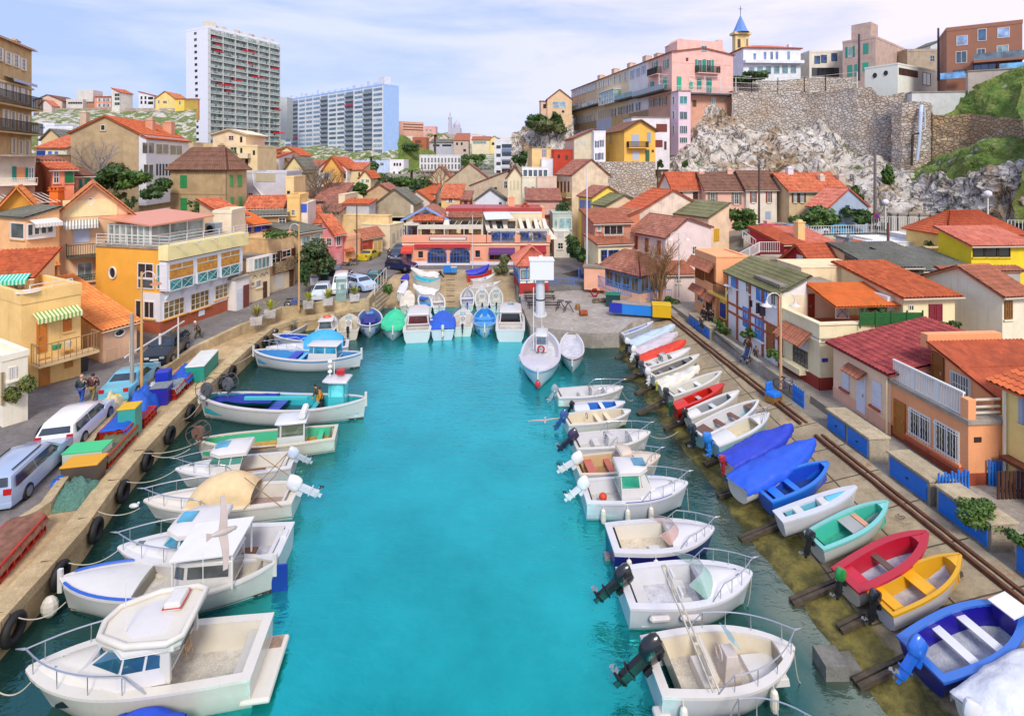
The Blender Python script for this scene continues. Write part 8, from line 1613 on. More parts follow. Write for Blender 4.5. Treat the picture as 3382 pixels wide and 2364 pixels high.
#  VEHICLES
def car(label,x,y,z,deg,L=4.2,Wd=1.72,Hh=1.45,col='b8c4d4',kind='hatch',name='parked_car',plate='f0c030',cat='car'):
 "x, y tile pixel of the ground centre; deg heading of the front (0 = +X)"
 P=g(x,y,z);o=empty(name,P,R(deg),label,cat,'cars parked around the harbour');hw=Wd/2
 prof={'hatch':[(-.5,.72),(-.49,.98),(-.44,1.30),(-.36,1.42),(-.02,1.45),(.10,1.40),(.24,1.0),(.42,.88),(.49,.72),(.5,.5)],'estate':[(-.5,.75),(-.49,1.0),(-.45,1.36),(-.38,1.44),(0,1.45),(.10,1.40),(.24,1.0),(.42,.86),(.49,.70),(.5,.5)],
 'sedan':[(-.5,.75),(-.49,.95),(-.38,.98),(-.28,1.0),(-.17,1.36),(-.1,1.41),(.05,1.38),(.20,.98),(.44,.86),(.5,.55)],'van':[(-.5,.7),(-.495,1.1),(-.48,1.75),(-.42,1.84),(.10,1.84),(.16,1.78),(.30,1.12),(.45,.92),(.49,.75),(.5,.5)]}[kind]
 s=Hh/1.45 if kind!='van' else Hh/1.84;belt=.92*s;P_=[];cab=[]
 for t,h_ in prof:
  h_*=s;x_=t*L;w=hw*(1-.12*max(0,abs(t)-.40)/.10);up=max(0,h_-belt);wr=w-.20*min(1,up/.4)
  P_.append([(x_,-w*.96,.20),(x_,-w,.45),(x_,-w,min(belt,h_)*.98),(x_,-wr,max(min(h_,belt),h_-.03)),(x_,-wr*.5,h_+.015),(x_,wr*.5,h_+.015),(x_,wr,max(min(h_,belt),h_-.03)),(x_,w,min(belt,h_)*.98),(x_,w,.45),(x_,w*.96,.20)])
 mb=MB().grid(P_);mb.f.append(tuple(range(10)));n=len(mb.v);mb.f.append(tuple(range(n-10,n)));m=mat('paint',col,r=.25,coat=1,v=.05);body=mb.build('body',m,o,'auto',bevel=.03)
 def q4(nm,pts,mm,par=o):
  a=MB();a.add(pts,[tuple(range(len(pts)))]);return a.build(nm,mm,par)
 GL=mg_('26303a');e=.012
 top=[i for i,(t,h_)in enumerate(prof)if h_*s>belt+.25];i0,i1=top[0],top[-1]
 def pt(i,w_,dz=0):r=P_[i];return Vec(r[w_])+Vec((0,0,dz))
 rear0,rear1=pt(i0-1,3),pt(i0,3);
 for nm,ia,ib,sx in(('rear_window',i0-1,i0,-1),('windscreen',i1+1,i1,1)):
  a,b_,c_,d=(Vec(P_[ia][2 if prof[ia][1]*s<=belt+.05 else 3]),Vec(P_[ia][7 if prof[ia][1]*s<=belt+.05 else 6]),Vec(P_[ib][6]),Vec(P_[ib][3]));f=lambda u,v:(a.lerp(b_,u)).lerp(d.lerp(c_,u),v)+Vec((sx*.03,0,.03));q4(nm,[f(.07,.1),f(.93,.1),f(.93,.92),f(.07,.92)],GL)
 for sg in(-1,1):
  xa,xb=prof[i0][0]*L,prof[i1][0]*L;zt=prof[i1][1]*s-.10;wb,wt=hw+e,hw-.20+e*2;zb_=belt+.02;lean=lambda z_:wb-(wb-wt)*(z_-belt)/(prof[i1][1]*s-belt)
  xm=(xa+xb)/2;x0b=xa-.12 if kind!='van' else xa+L*.45;x1b=xb+(.42 if kind!='sedan' else.4)*s
  for u0,u1,v0,v1 in((x0b,xm-.03,xa+.08 if kind!='van' else x0b,xm-.03),(xm+.03,x1b,xm+.03,xb+.03))if kind!='van' else((x0b,x1b-.1,x0b,xb),):q4('side_window',[(u0,sg*lean(zb_),zb_),(u1,sg*lean(zb_),zb_),(v1,sg*lean(zt),zt),(v0,sg*lean(zt),zt)],GL)
  for xw in(-.31*L,.31*L):
   w_=MB();w_.lathe([(.20,-.10),(.31,-.10),(.33,-.05),(.33,.05),(.31,.10),(.2,.10)],(xw,sg*(hw-.06),.33),16,(0,1,0));wh=w_.build('wheel',RUBBER,o,'auto');w_=MB();w_.lathe([(.20,-.115),(.19,.115)],(xw,sg*(hw-.055),.33),12,(0,1,0));w_.build('rim',mat('metal','b4b8bc',r=.4),wh)
  lt=MB();lt.box(L*.478,sg*(hw-.38)-.14,.60,L*.506,sg*(hw-.38)+.14,.74);lt.build('headlight',mg_('dfe6ee'),o);lt=MB();x_=-L*.503;lt.box(x_,sg*(hw-.24)-.13,.72*s,x_+.06,sg*(hw-.24)+.13,.95*s);lt.build('tail_light',mp_('c01a22',r=.2),o);lt=MB();lt.box(.12*L,sg*(hw+.02)-.05,belt,.12*L+.12,sg*(hw+.13)+.02,belt+.13);lt.build('wing_mirror',m,o)
 for x_,sx in((-L*.5,-1),(L*.5,1)):a=MB();a.box(x_+sx*.012-.008,-.26,.50,x_+sx*.012+.008,.26,.61);a.build('number_plate',mat('paint',plate if sx<0 else 'e8e8e4'),o)
 for sx in(-1,1):a=MB();a.box(sx*L*.49-.06,-hw*.9,.25,sx*L*.49+.06,hw*.9,.42);a.build('bumper',m if sx>0 else mat('paint',col,r=.4,v=.1),o,bevel=.02)
 if kind=='estate':a=MB();[a.beam((-.40*L,y_,1.49*s),(.02*L,y_,1.49*s),.04)for y_ in(-.55,.55)];a.build('roof_rail',DARK,o)
 return o
T('I');zr_=1.51
car('silver blue estate car with roof rails nearest on the left road',185,1010,zr_,106,4.6,1.75,1.46,'a9bcd8','estate')
car('white hatchback with red tail lights parked behind the silver blue estate',590,640,zr_,106,4.3,1.75,1.42,'f0f2f4','hatch',plate='e8e8e8')
car('old turquoise blue saloon with a yellow plate',1000,300,zr_,104,4.5,1.7,1.35,'6fc0d8','sedan')
T('E');car('black small off road car in front of the yellow restaurant',1265,1560,1.52,-78,3.9,1.7,1.6,'23282c','hatch')
T('F');car('small silver white hatchback beside the phone booth',605,1105,2.01,-78,3.6,1.6,1.4,'d6e0ea','hatch');car('white delivery van parked behind the phone booth',748,1055,2.01,-75,4.1,1.7,1.8,'eef0f2','van',cat='van',name='parked_van');car('pale blue hatchback right of the white van',895,1040,2.01,-42,4.0,1.68,1.42,'b9cdf0','estate')
car('dark green estate car next to the steps of the slipway',1008,990,2.01,95,4.0,1.68,1.42,'17675c','estate');car('black saloon parked below the pink house',680,950,2.01,-12,4.6,1.75,1.42,'17191f','sedan');car('yellow gold saloon parked by the terracotta garage',962,815,2.3,80,4.5,1.75,1.4,'d8c42a','sedan');car('navy blue hatchback turning in front of the pink restaurant',1205,895,2.05,-25,4.0,1.7,1.45,'1a2250','hatch');car('dark blue car parked at the left side of the pink restaurant',1172,812,2.1,-95,4.1,1.7,1.45,'26365a','hatch');car('petrol blue car behind the dark blue one beside the restaurant',1202,768,2.3,-100,4.0,1.7,1.4,'2a6a8c','hatch')
T('H')
for x,c,lb in((172,'c02448','crimson car behind the white gate fence on the upper road'),(375,'8f9fb4','grey blue car behind the white fence on the upper road'),(455,'d6dce6','white car behind the white fence on the upper road'),(690,'4a9fc8','sky blue car behind the long white fence')):P=dp(x,632,65.5);CT_=CT;o_=car(lb,0,2000,0,4,col=c);o_.location=P
#  motorbikes
def moto(label,x,y,z,deg,col):
 o=empty('motorbike',g(x,y,z),R(deg),label,'motorbike','motorbikes parked by the road')
 for xx_ in(-.62,.62):a=MB();a.tube([(xx_+.26*math.cos(t),0,.30+.26*math.sin(t))for t in np.linspace(0,2*PI,15)[:-1]],.05,6,close=True);[a.beam((xx_,0,.3),(xx_+.24*math.cos(t),0,.3+.24*math.sin(t)),.02)for t in(0,1.05,2.1,3.15,4.2,5.2)];a.build('wheel',RUBBER,o)
 a=MB();a.box(-.3,-.13,.3,.25,.13,.62,.05,.03);a.box(-.1,-.14,.63,.35,.14,.86,.08,.05);a.build('body',mat('paint',col,r=.3,coat=1),o);a=MB();a.box(-.72,-.12,.74,-.1,.12,.84,.03,.02);a.build('seat',DARK,o);a=MB();a.tube([(.62,0,.3),(.42,0,.95)],.03);a.tube([(.42,-.33,1.0),(.45,0,.97),(.42,.33,1.0)],.018);a.tube([(-.62,.1,.3),(-.1,.12,.35)],.03);a.build('fork',STEEL,o)
T('F');moto('blue and white motorbike leaning by the lamp post on the promenade',395,1180,2.01,10,'4a5a9a');moto('black motorbike parked under the tall pole',800,890,2.01,20,'202226');moto('red and chrome motorbike in front of the pink restaurant',1798,858,2.06,-5,'a82a34');moto('second black scooter beside the pole',845,862,2.01,30,'2a2a30')
#  PEOPLE
def person(label,x,y,z,deg,top='26303c',legs='2b4a8a',hair='b9a48c',hgt=1.74,pose='walk',P=None,skin='c99a7c',name='person',arm=0.):
 k=hgt/1.74;o=empty(name,P or g(x,y,z),R(deg),label,'person');s1={'walk':.26,'stand':.04,'sit':0}[pose];b={'stoop':.25}.get(pose,0.)+arm
 J=dict(pel=(0,0,.95),che=(.04+b*.8,0,1.30-b*.2),nek=(.05+b*1.2,0,1.50-b*.3),hed=(.08+b*1.5,0,1.62-b*.35),ls=(.04+b,.19,1.42-b*.25),rs=(.04+b,-.19,1.42-b*.25),le=(.02+b,.27,1.15),re=(.10+b,-.27,1.15),lw=(.14+b,.26,.92),rw=(-.02+b,-.28,.90),lh=(0,.09,.90),rh=(0,-.09,.90),lk=(s1*.8,.10,.50),rk=(-s1*.3,-.10,.50),la=(s1*.9,.10,.08),ra=(-s1*1.3,-.10,.10),lt=(s1*.9+.15,.11,.03),rt=(-s1*1.3+.14,-.11,.04))
 def sk(nm,jn,ed,rad,m,par,sub=1):
  me=bpy.data.meshes.new(nm);me.from_pydata([tuple(k*c for c in J[j])if isinstance(j,str)else tuple(k*c for c in j)for j in jn],ed,[]);ob=bpy.data.objects.new(nm,me);COL.objects.link(ob);ob.parent=par;me.materials.append(m)
  md=ob.modifiers.new('s','SKIN');md.use_smooth_shade=True;sv=me.skin_vertices[0].data
  for i,r in enumerate(rad):sv[i].radius=(r*k,r*k);sv[i].use_root=i==0
  ob.modifiers.new('u','SUBSURF').levels=sub;return ob
 n=['pel','che','nek','hed','ls','le','lw','rs','re','rw','lh','lk','la','lt','rh','rk','ra','rt'];I={a:i for i,a in enumerate(n)}
 E=[(I[a],I[c])for a,c in(('pel','che'),('che','nek'),('nek','hed'),('che','ls'),('ls','le'),('le','lw'),('che','rs'),('rs','re'),('re','rw'),('pel','lh'),('lh','lk'),('lk','la'),('la','lt'),('pel','rh'),('rh','rk'),('rk','ra'),('ra','rt'))]
 bo=sk('body',n,E,[.12,.14,.055,.095,.06,.045,.035,.06,.045,.035,.08,.06,.045,.03,.08,.06,.045,.03],mat('paint',skin,r=.6),o)
 for w,sg in(('lw',1),('rw',-1)):
  p=Vec(J[w])*k;a=MB();a.ell(p+Vec((.01,0,-.05)),.035,.018,.05,6,4)
  for f in range(4):a.tube([p+Vec((-.025+f*.018,0,-.08)),p+Vec((-.022+f*.018,-.004*sg,-.13-.01*(f in(1,2)))),p+Vec((-.01+f*.018,-.02*sg,-.15))],.008,4)
  a.tube([p+Vec((.03,0,-.03)),p+Vec((.055,-.01*sg,-.08))],.009,4);a.build('hand',mat('paint',skin,r=.6),bo)
 sk('jacket',['pel','che','ls','le',(J['le'][0]*.3+J['lw'][0]*.7,J['lw'][1],J['lw'][2]+.06),'rs','re',(J['re'][0]*.3+J['rw'][0]*.7,J['rw'][1],J['rw'][2]+.06)],[(0,1),(1,2),(2,3),(3,4),(1,5),(5,6),(6,7)],[.155,.175,.085,.065,.055,.085,.065,.055],mat('cloth',top),o)
 sk('trousers',['pel','lh','lk',(J['la'][0],.10,.14),'rh','rk',(J['ra'][0],-.10,.16)],[(0,1),(1,2),(2,3),(0,4),(4,5),(5,6)],[.135,.105,.08,.065,.105,.08,.065],mat('cloth',legs),o)
 h=Vec(J['hed'])*k;a=MB();a.ell(h+Vec((-.022,0,.035)),.105*k,.098*k,.105*k,10,7);a.build('hair',mat('cloth',hair),o);a=MB();a.ell(h+Vec((.10,0,-.005)),.02,.014,.025,6,4);[a.ell(h+Vec((0,s_*.09,0)),.02,.012,.03,6,4)for s_ in(-1,1)];a.build('nose_and_ears',mat('paint',skin,r=.6),bo);a=MB();[a.ell(h+Vec((.088,s_*.035,.02)),.008,.012,.008,6,4)for s_ in(-1,1)];a.build('eyes',DARK,bo);a=MB();a.box(h.x+.086,-.025,h.z-.052,h.x+.094,.025,h.z-.042);a.build('mouth',mp_('8a4a40'),bo)
 return o
T('I');person('man in a dark jacket and blue jeans walking away on the left road',615,430,zr_,104,'2a3a44','1f4fa8','c9a890');person('man in a maroon jacket and tan trousers walking beside him',700,415,zr_,104,'4a2226','8a7a4a','2a2422',1.72,skin='b98a70')
T('E');o_=person('bent old man in a brown coat walking with a stick by the restaurant',1505,1438,1.55,195,'6a5444','4a5238','e6e0da',1.66,arm=.14);a=MB();a.tube([(.45,.25,.9),(.5,.26,0)],.014);a.build('walking_stick',WOODB,o_)
T('F');person('person in brown carrying bags on the street beside the restaurant',1116,825,2.2,-90,'5a4a34','3a3a2e','3a2a22',1.7)
T('G');person('person in black with the pushchair group by the yellow house',1550,1330,1.96,100,'1a1a20','1c1c24','2a2220',1.75);person('person in black on the right of the pair by the yellow house',1600,1340,1.96,95,'1c1a1e','24242c','1c1818',1.72);person('child in dark clothes in front of the pair by the yellow house',1530,1348,1.96,-100,'30303a','26262c','3a2a24',1.1)
T('L');None
T('K');person('person in a dark coat with an orange scarf pushing a pushchair',1890,550,1.96,-150,'5a3a24','26242c','2c2420',1.7,arm=.10);person('small child in brown walking beside the pushchair',1940,552,1.96,-100,'5a4630','3a3026','3a2c24',1.0)
o_=empty('pushchair',g(1865,565,1.96),R(-140),'small dark pushchair on the walkway','pushchair');a=MB();a.box(-.2,-.2,.35,.25,.2,.45);a.add([(-.2,-.2,.45),(-.2,.2,.45),(-.4,.2,.95),(-.4,-.2,.95)],[(0,1,2,3)]);a.build('seat',mc_('2a3a64'),o_);a=MB();[a.beam((-.35,y,1.0),(.3,y,.1),.03)for y in(-.2,.2)];[a.beam((.25,y,.5),(-.3,y,.1),.03)for y in(-.2,.2)];a.beam((-.38,-.2,1.0),(-.38,.2,1.0),.03);a.build('frame',STEEL,o_);
for sx in(-.3,.3):
 for y in(-.22,.22):a=MB();a.lathe([(.1,-.02),(.1,.02)],(sx,y,.1),10,(0,1,0));a.build('wheel',RUBBER,o_)
P0=q2.M@Vec((q2.xx(.27,1),-.1,.2));person('fisherman in an orange jacket on the turquoise boat',0,0,0,200,'d88a1c','3a3a34','3a2a1c',1.7,pose='stand',P=P0,arm=.06);P0=q2.M@Vec((q2.xx(.31,1),-.65,.2));person('fisherman in yellow trousers bending on the turquoise boat',0,0,0,170,'4a4a38','e6b41c','2a2420',1.6,pose='stand',P=P0,arm=.14)
P0=q.M@Vec((0,0,0))
#  VEGETATION
def leafy(label,cat,P,rx,ry,rz,n=900,leaf=.16,col='4f6b2c',col2='7f9440',trunk=None,name='bush',group=None,seed=0,clumps=9,kind=None):
 "crown of many small leaf faces spread through uneven clumps"
 rn=np.random.RandomState(seed+int(n));P=Vec(P);nc=clumps;C=rn.uniform(-1,1,(nc,3));C/=np.maximum(1,np.linalg.norm(C,axis=1,keepdims=True)*1.25);rad=rn.uniform(.35,.62,nc)
 ci=rn.randint(0,nc,n);d=rn.normal(size=(n,3));d/=np.linalg.norm(d,axis=1,keepdims=True);rr=rn.uniform(.45,1.05,(n,1))**.6
 pos=(C[ci]+d*rr*rad[ci][:,None])*np.array([rx,ry,rz]);a=rn.normal(size=(n,3));a/=np.linalg.norm(a,axis=1,keepdims=True);b=np.cross(a,d+.01);b/=np.linalg.norm(b,axis=1,keepdims=True)+1e-6;s=leaf*rn.uniform(.6,1.4,(n,1))
 V=np.stack([pos-a*s,pos-b*s*.5,pos+a*s,pos+b*s*.5],1).reshape(-1,3)
 me=bpy.data.meshes.new('crown');me.from_pydata(V.tolist(),[],np.arange(n*4).reshape(-1,4).tolist());me.materials.append(mat('foliage',col,h2=col2,k=.75))
 if trunk is None:o=bpy.data.objects.new(name,me);COL.objects.link(o);o.location=P;tag(o,label,cat,group);return o
 o=empty(name,(P.x,P.y,P.z-rz-trunk),0,label,cat,group);c=bpy.data.objects.new('crown',me);COL.objects.link(c);c.parent=o;c.location=(0,0,rz+trunk)
 mb=MB();mb.tube([(0,0,-.5),(.05,0,trunk*.6),(0,0,trunk+rz*.7)],[rx*.10+.05,rx*.07+.04,.04],7)
 for i in range(5):e=C[i]*np.array([rx,ry,rz]);mb.tube([(0,0,trunk*.8),(e[0]*.5,e[1]*.5,trunk+rz*.6),(e[0],e[1],rz+trunk+e[2])],[.07,.05,.02],5)
 mb.build('trunk',mw_('5f4a38'),o);return o
def lf(t,x,y,d,w,h,label,cat='bush',n=900,leaf=.16,dep=None,**k):
 T(t);s=d/FOC/CT[2];leafy(label,cat,dp(x,y,d),w*s/2,dep or w*s/2,h*s/2,n,leaf,seed=int(x+y),**k)
G1=dict(col='3f6a2a',col2='6f8f34');G2=dict(col='33562a',col2='567a30');OLV=dict(col='6a7440',col2='8a8f55')
lf('A',840,1360,66,170,170,'dark green shrub left of the white veranda house',n=1600,leaf=.3,**G2);lf('A',900,1285,68,120,110,'upper round shrub below the stone gable wall',n=900,leaf=.25,**OLV);lf('A',1010,1370,65,240,130,'broad light green shrub below the white verandas',n=1800,leaf=.28,**G1);lf('A',1190,1440,63,210,150,'dark hedge to the left of the hip roofed house',n=1600,leaf=.28,**G2)
lf('E',1530,430,60,250,110,'small dark tree in front of the hip roofed stone house','tree',n=700,leaf=.2,name='tree',trunk=1.5,**G2);lf('E',900,330,64,90,60,'thin shrub on the concrete steps wall',n=250,leaf=.2,**OLV);lf('E',985,380,62,70,90,'dark shrub beside the rooftop tanks',n=350,leaf=.18,**G2)
lf('F',580,800,56,240,220,'big olive tree hanging over the road by the pink house','tree',n=3200,leaf=.2,name='tree',trunk=2.6,col='5f7440',col2='3f5a2c',clumps=14);lf('F',470,900,52,70,200,'ivy column climbing the wall beside the olive tree','climber',n=900,leaf=.16,name='climber',**G2)
lf('I',155,330,27,150,190,'rounded bush in front of the whitewashed house on the left road',n=1500,leaf=.12,col='5a7a34',col2='8a8a44');lf('F',290,625,51,230,50,'row of rooftop plants on the stone terrace','plants',n=700,leaf=.14,name='roof_plants',**G1)
for i,(x,y)in enumerate(((920,1240),(2036-1949+1000-1000+1330,0))[:1]):pass
# back of the village
for i,(x,y,w,h_,dd)in enumerate(((860,270,130,90,98),(905,290,90,60,96),(975,130,110,120,128),(1000,170,130,110,125),(1130,240,260,90,112),(1250,240,220,80,108),(1350,255,160,70,104),(1730,85,140,130,170),(1640,60,120,60,180),(1790,40,90,60,190),(1290,-30,160,60,200),(560,500,120,40,76),(1560,420,120,60,96))):
 lf('F',x,y,dd,w,h_,['round dark green tree left of the palms','dark green shrub under the round tree','tall green tree in front of the pale blue building','leafy tree beside the white building','long green thicket in the village centre','green thicket next to the centre palm','green bushes right of the centre palm','umbrella pine right of the white school','pale green bushes behind the school','dark trees left of the right apartment block','green bushes on the slope beside the blue block','planted shrubs on a low roof','dark bushes behind the red roofed little house'][i],'tree' if i<4 or i==7 else 'bush',n=1300 if w>100 else 600,leaf=.35,name='tree' if i<4 or i==7 else 'bush',**(G1 if i%2 else G2))
lf('C',280,930,138,150,110,'dark pine trees below the lone beige house on the left cliff','tree',n=1500,leaf=.5,name='tree',**G2);lf('C',430,900,139,90,80,'rounded pine beside the terrace wall on the left cliff','tree',n=800,leaf=.45,name='tree',**G2);lf('C',400,965,136,270,90,'grey green scrub under the pines on the left cliff',n=1400,leaf=.5,**OLV);lf('C',160,1215,128,120,110,'bushes at the foot of the left cliff',n=900,leaf=.45,**G2);lf('C',720,1265,96,95,60,'bush between the red building and the white house',n=500,leaf=.3,**G2)
lf('C',1880,575,101,230,85,'dark hedge below the church tower','hedge',n=1400,leaf=.35,name='hedge',**G2);lf('C',1405,1238,83,34,50,'single bright green shrub growing on the white cliff',n=250,leaf=.25,**G1);lf('C',1220,1245,88,40,60,'dark shrub on the rocks beside the pole',n=250,leaf=.25,**G2)
lf('G',1830,510,66,190,150,'green bush in front of the cliff foot houses',n=1500,leaf=.25,**G1);lf('G',540,720,62,110,150,'dark round laurel tree beside the pink restaurant','tree',n=1500,leaf=.2,name='tree',**G2);lf('G',615,780,58,90,110,'small palm like shrub by the peach wall',n=700,leaf=.2,**G2);lf('G',1325,1140,50,140,80,'bush beside the yellow chest at the platform',n=1000,leaf=.14,**G1);lf('F',1965,865,62,130,140,'grey green shrub on the slipway wall in front of the restaurant',n=1400,leaf=.17,**OLV);lf('G',485,420,78,120,90,'hanging plants on the pink house balcony','plants',n=500,leaf=.2,name='balcony_plants',**G2)
lf('H',470,500,66,300,130,'wide spiky shrub before the blue grey house',n=1600,leaf=.28,**G1);lf('H',815,490,65,200,120,'dark olive bush right of the blue grey house',n=1300,leaf=.26,**G2);lf('H',800,400,74,110,240,'green ivy patch on the cliff behind the blue grey house','climber',n=1200,leaf=.35,name='climber',**G1);lf('H',1030,200,76,60,150,'green plants at the foot of the stone buttress','plants',n=700,leaf=.3,name='plants',**G1)
lf('H',1505,590,55,150,80,'clipped dark hedge block at the end of the white fence','hedge',n=1100,leaf=.16,name='hedge',**G2);lf('H',1770,585,54,320,35,'low clipped hedge in front of the concrete road wall','hedge',n=1000,leaf=.16,name='hedge',**G2);lf('H',1415,685,52,150,70,'dark creeper between the white house and the yellow house','climber',n=700,leaf=.17,name='climber',**G2)
lf('H',1510,1315,29,100,70,'round green shrub beside the dark red door',n=700,leaf=.09,**G1);lf('H',950,1180,32,120,100,'tall thin plants between the lattice screens','plants',n=500,leaf=.1,name='plants',**G2);lf('H',160,1540,32.5,80,80,'potted green plant by the brown door','plant',n=500,leaf=.08,name='potted_plant',**G1)
lf('G',1660,1310,40,70,90,'left bushy plant in a terracotta pot by the yellow house','plant',n=500,leaf=.1,name='potted_plant',**G1);lf('G',1705,1335,39.5,80,90,'right bushy plant in a round terracotta pot by the yellow house','plant',n=500,leaf=.1,name='potted_plant',**G1);lf('G',1880,1375,37,100,60,'green plants in the pink planter under the blue door','plants',n=600,leaf=.1,name='planter_plants',**G1)
T('G');
for x,y in((1658,1372),(1705,1390)):o_=MB().lathe([(.16,0),(.24,.36),(.26,.40),(.2,.4)],g(x,y,1.96),12).build('flower_pot',mp_('c8643a'));tag(o_,'terracotta pot under the %s plant by the yellow house'%('left' if x<1700 else 'right'),'flower pot')
lf('O',1520,270,19,300,150,'row of green succulents on top of the near locker wall','plants',n=2600,leaf=.07,name='planter_plants',dep=.5,**G1);lf('O',1770,440,17.2,120,120,'green plants at the right end of the near locker wall','plants',n=900,leaf=.07,name='planter_plants',**G1)
# palms, agaves and bare trees
def palm(label,P,r,ht,n=16,col='5a7a34',name='palm',seed=1,up=.5,wd=.14,cat='palm'):
 rn=random.Random(seed);o=empty(name,P,0,label,cat);mb=MB()
 if ht:mb.tube([(0,0,-.5),(0,0,ht)],[r*.13,r*.09],8);mb.build('trunk',mw_('6a5440'),o)
 mb=MB()
 for i in range(n):
  a=2*PI*i/n+rn.random()*.4;e=rn.uniform(.2,1.3)*up;pts=[];
  for j in range(6):s=j/5;pts.append(Vec((math.cos(a)*r*s*math.cos(e*.6),math.sin(a)*r*s*math.cos(e*.6),ht+r*(s*math.sin(e+.4)*1.0-s*s*(.75 if up<.9 else.25)))))
  t=Vec((-math.sin(a),math.cos(a),0))*r*wd;mb.grid([[p-t*(1-k/5.2)*(.4 if k==0 else 1)-Vec((0,0,r*.03)),p+Vec((0,0,r*.03)),p+t*(1-k/5.2)*(.4 if k==0 else 1)-Vec((0,0,r*.03))]for k,p in enumerate(pts)])
 mb.build('leaves',mat('foliage',col,h2='8a9a3c'),o)
palm('palm tree behind the hip roofed stone house',(lambda:(T('A'),dp(1670,1290,76))[1])(),2.3,2.6,26,'3f5f2a');T('B');palm('palm tree at the centre of the village',dp(1168,1410,110),2.6,3.2,20);palm('second palm right of the centre palm',dp(1268,1400,108),2.0,1.5,18,'3f5f2a');palm('tall palm left of the dark tree by the pale blue building',dp(862,1300,132),2.8,3.5,18,'4a6a2c');palm('lone palm on the distant slope',dp(1345,1170,225),4.5,8,18);palm('low palm left of the centre palm',dp(965,1355,122),2.0,1,16)
def bare(label,P,ht,seed,spread=.5,r0=.14,dep=4,name='bare_tree',n0=4,col='8a7a68',cat='tree'):
 rn=random.Random(seed);mb=MB()
 def br(p,d,l,r,k):
  q_=p+d*l;mb.tube([p,(p+q_)/2+Vec((rn.uniform(-1,1),rn.uniform(-1,1),0))*l*.06,q_],[r,r*.8,r*.6],5 if k>2 else 3,caps=False)
  if k==0:return
  for i in range(3 if k>1 else 4):nd_=(d+Vec((rn.uniform(-1,1),rn.uniform(-1,1),rn.uniform(-.2,.6)))*spread*1.3).normalized();br(q_ if i<2 else(p+q_)/2,nd_,l*rn.uniform(.6,.8),r*.55,k-1)
 for i in range(n0):br(Vec(P),Vec((rn.uniform(-1,1)*spread,rn.uniform(-1,1)*spread,1)).normalized(),ht*.36,r0,dep)
 tag(mb.build(name,mat('wood',col)),label,cat)
T('A');bare('bare grey tree against the big stone gable wall',dp(735,1420,68),7,3,.7,.12,4,col='b9b2b4');T('B');bare('sprawling bare trees left of the red brown roof',dp(460,1500,88),7,4,.9,.13,4,n0=7);bare('second bare tree behind the red brown roof',dp(540,1480,90),6,9,.9,.1,4,n0=5);bare('bare tree right of the centre palms',dp(1370,1470,104),7,5,.6,.13,4);T('G');bare('leafless brown tree behind the yellow chest on the platform',dp(1210,1170,49),6.8,6,.42,.10,4,n0=7,col='9a7448');T('F');bare('tangled bare tree on the low roofs left of the broad beige wall',dp(670,540,76),4,8,1.0,.12,4)
# planters on the promenade
for i,(x,y,c,c2)in enumerate(((108,1308,'8a7a3a','white planter with a brown spiky plant, nearest on the promenade'),(212,1255,'c9c832','white planter with a yellow green spiky plant'),(500,1185,'b9c43a','white planter with a fanned yellow green plant beside the motorbike'),(648,1160,'8fa43a','white planter between the silver car and the phone booth'),(850,1130,'6f8440','white planter right of the phone booth'))):
 T('F');P=g(x,y,2.0);o_=empty('planter',P,R(20),c2,'planter','white planters along the promenade');a=MB();a.box(-.42,-.38,0,.42,.38,.62,-.05,-.05);a.build('box',mk_('ded9d4'),o_);pm=34;rn=random.Random(i);a=MB()
 for k in range(pm):
  an=2*PI*k/pm+rn.random();e=rn.uniform(.7,1.4);l=rn.uniform(.8,1.35);t=Vec((-math.sin(an),math.cos(an),0))*.06;p0=Vec((0,0,.6));p1=p0+Vec((math.cos(an)*math.cos(e),math.sin(an)*math.cos(e),math.sin(e)))*l*.6;p2=p0+Vec((math.cos(an)*math.cos(e),math.sin(an)*math.cos(e),math.sin(e)*.85))*l;a.add([p0-t,p0+t,p1+t,p1-t,p2],[(0,1,2,3),(3,2,4)])
 a.build('plant',mat('foliage',c,h2='dcd84a',k=.8),o_)
T('F');lf('F',1115,1040,52.5,90,70,'weeds growing on the slipway wall','plants',n=500,leaf=.12,name='weeds',**G1)
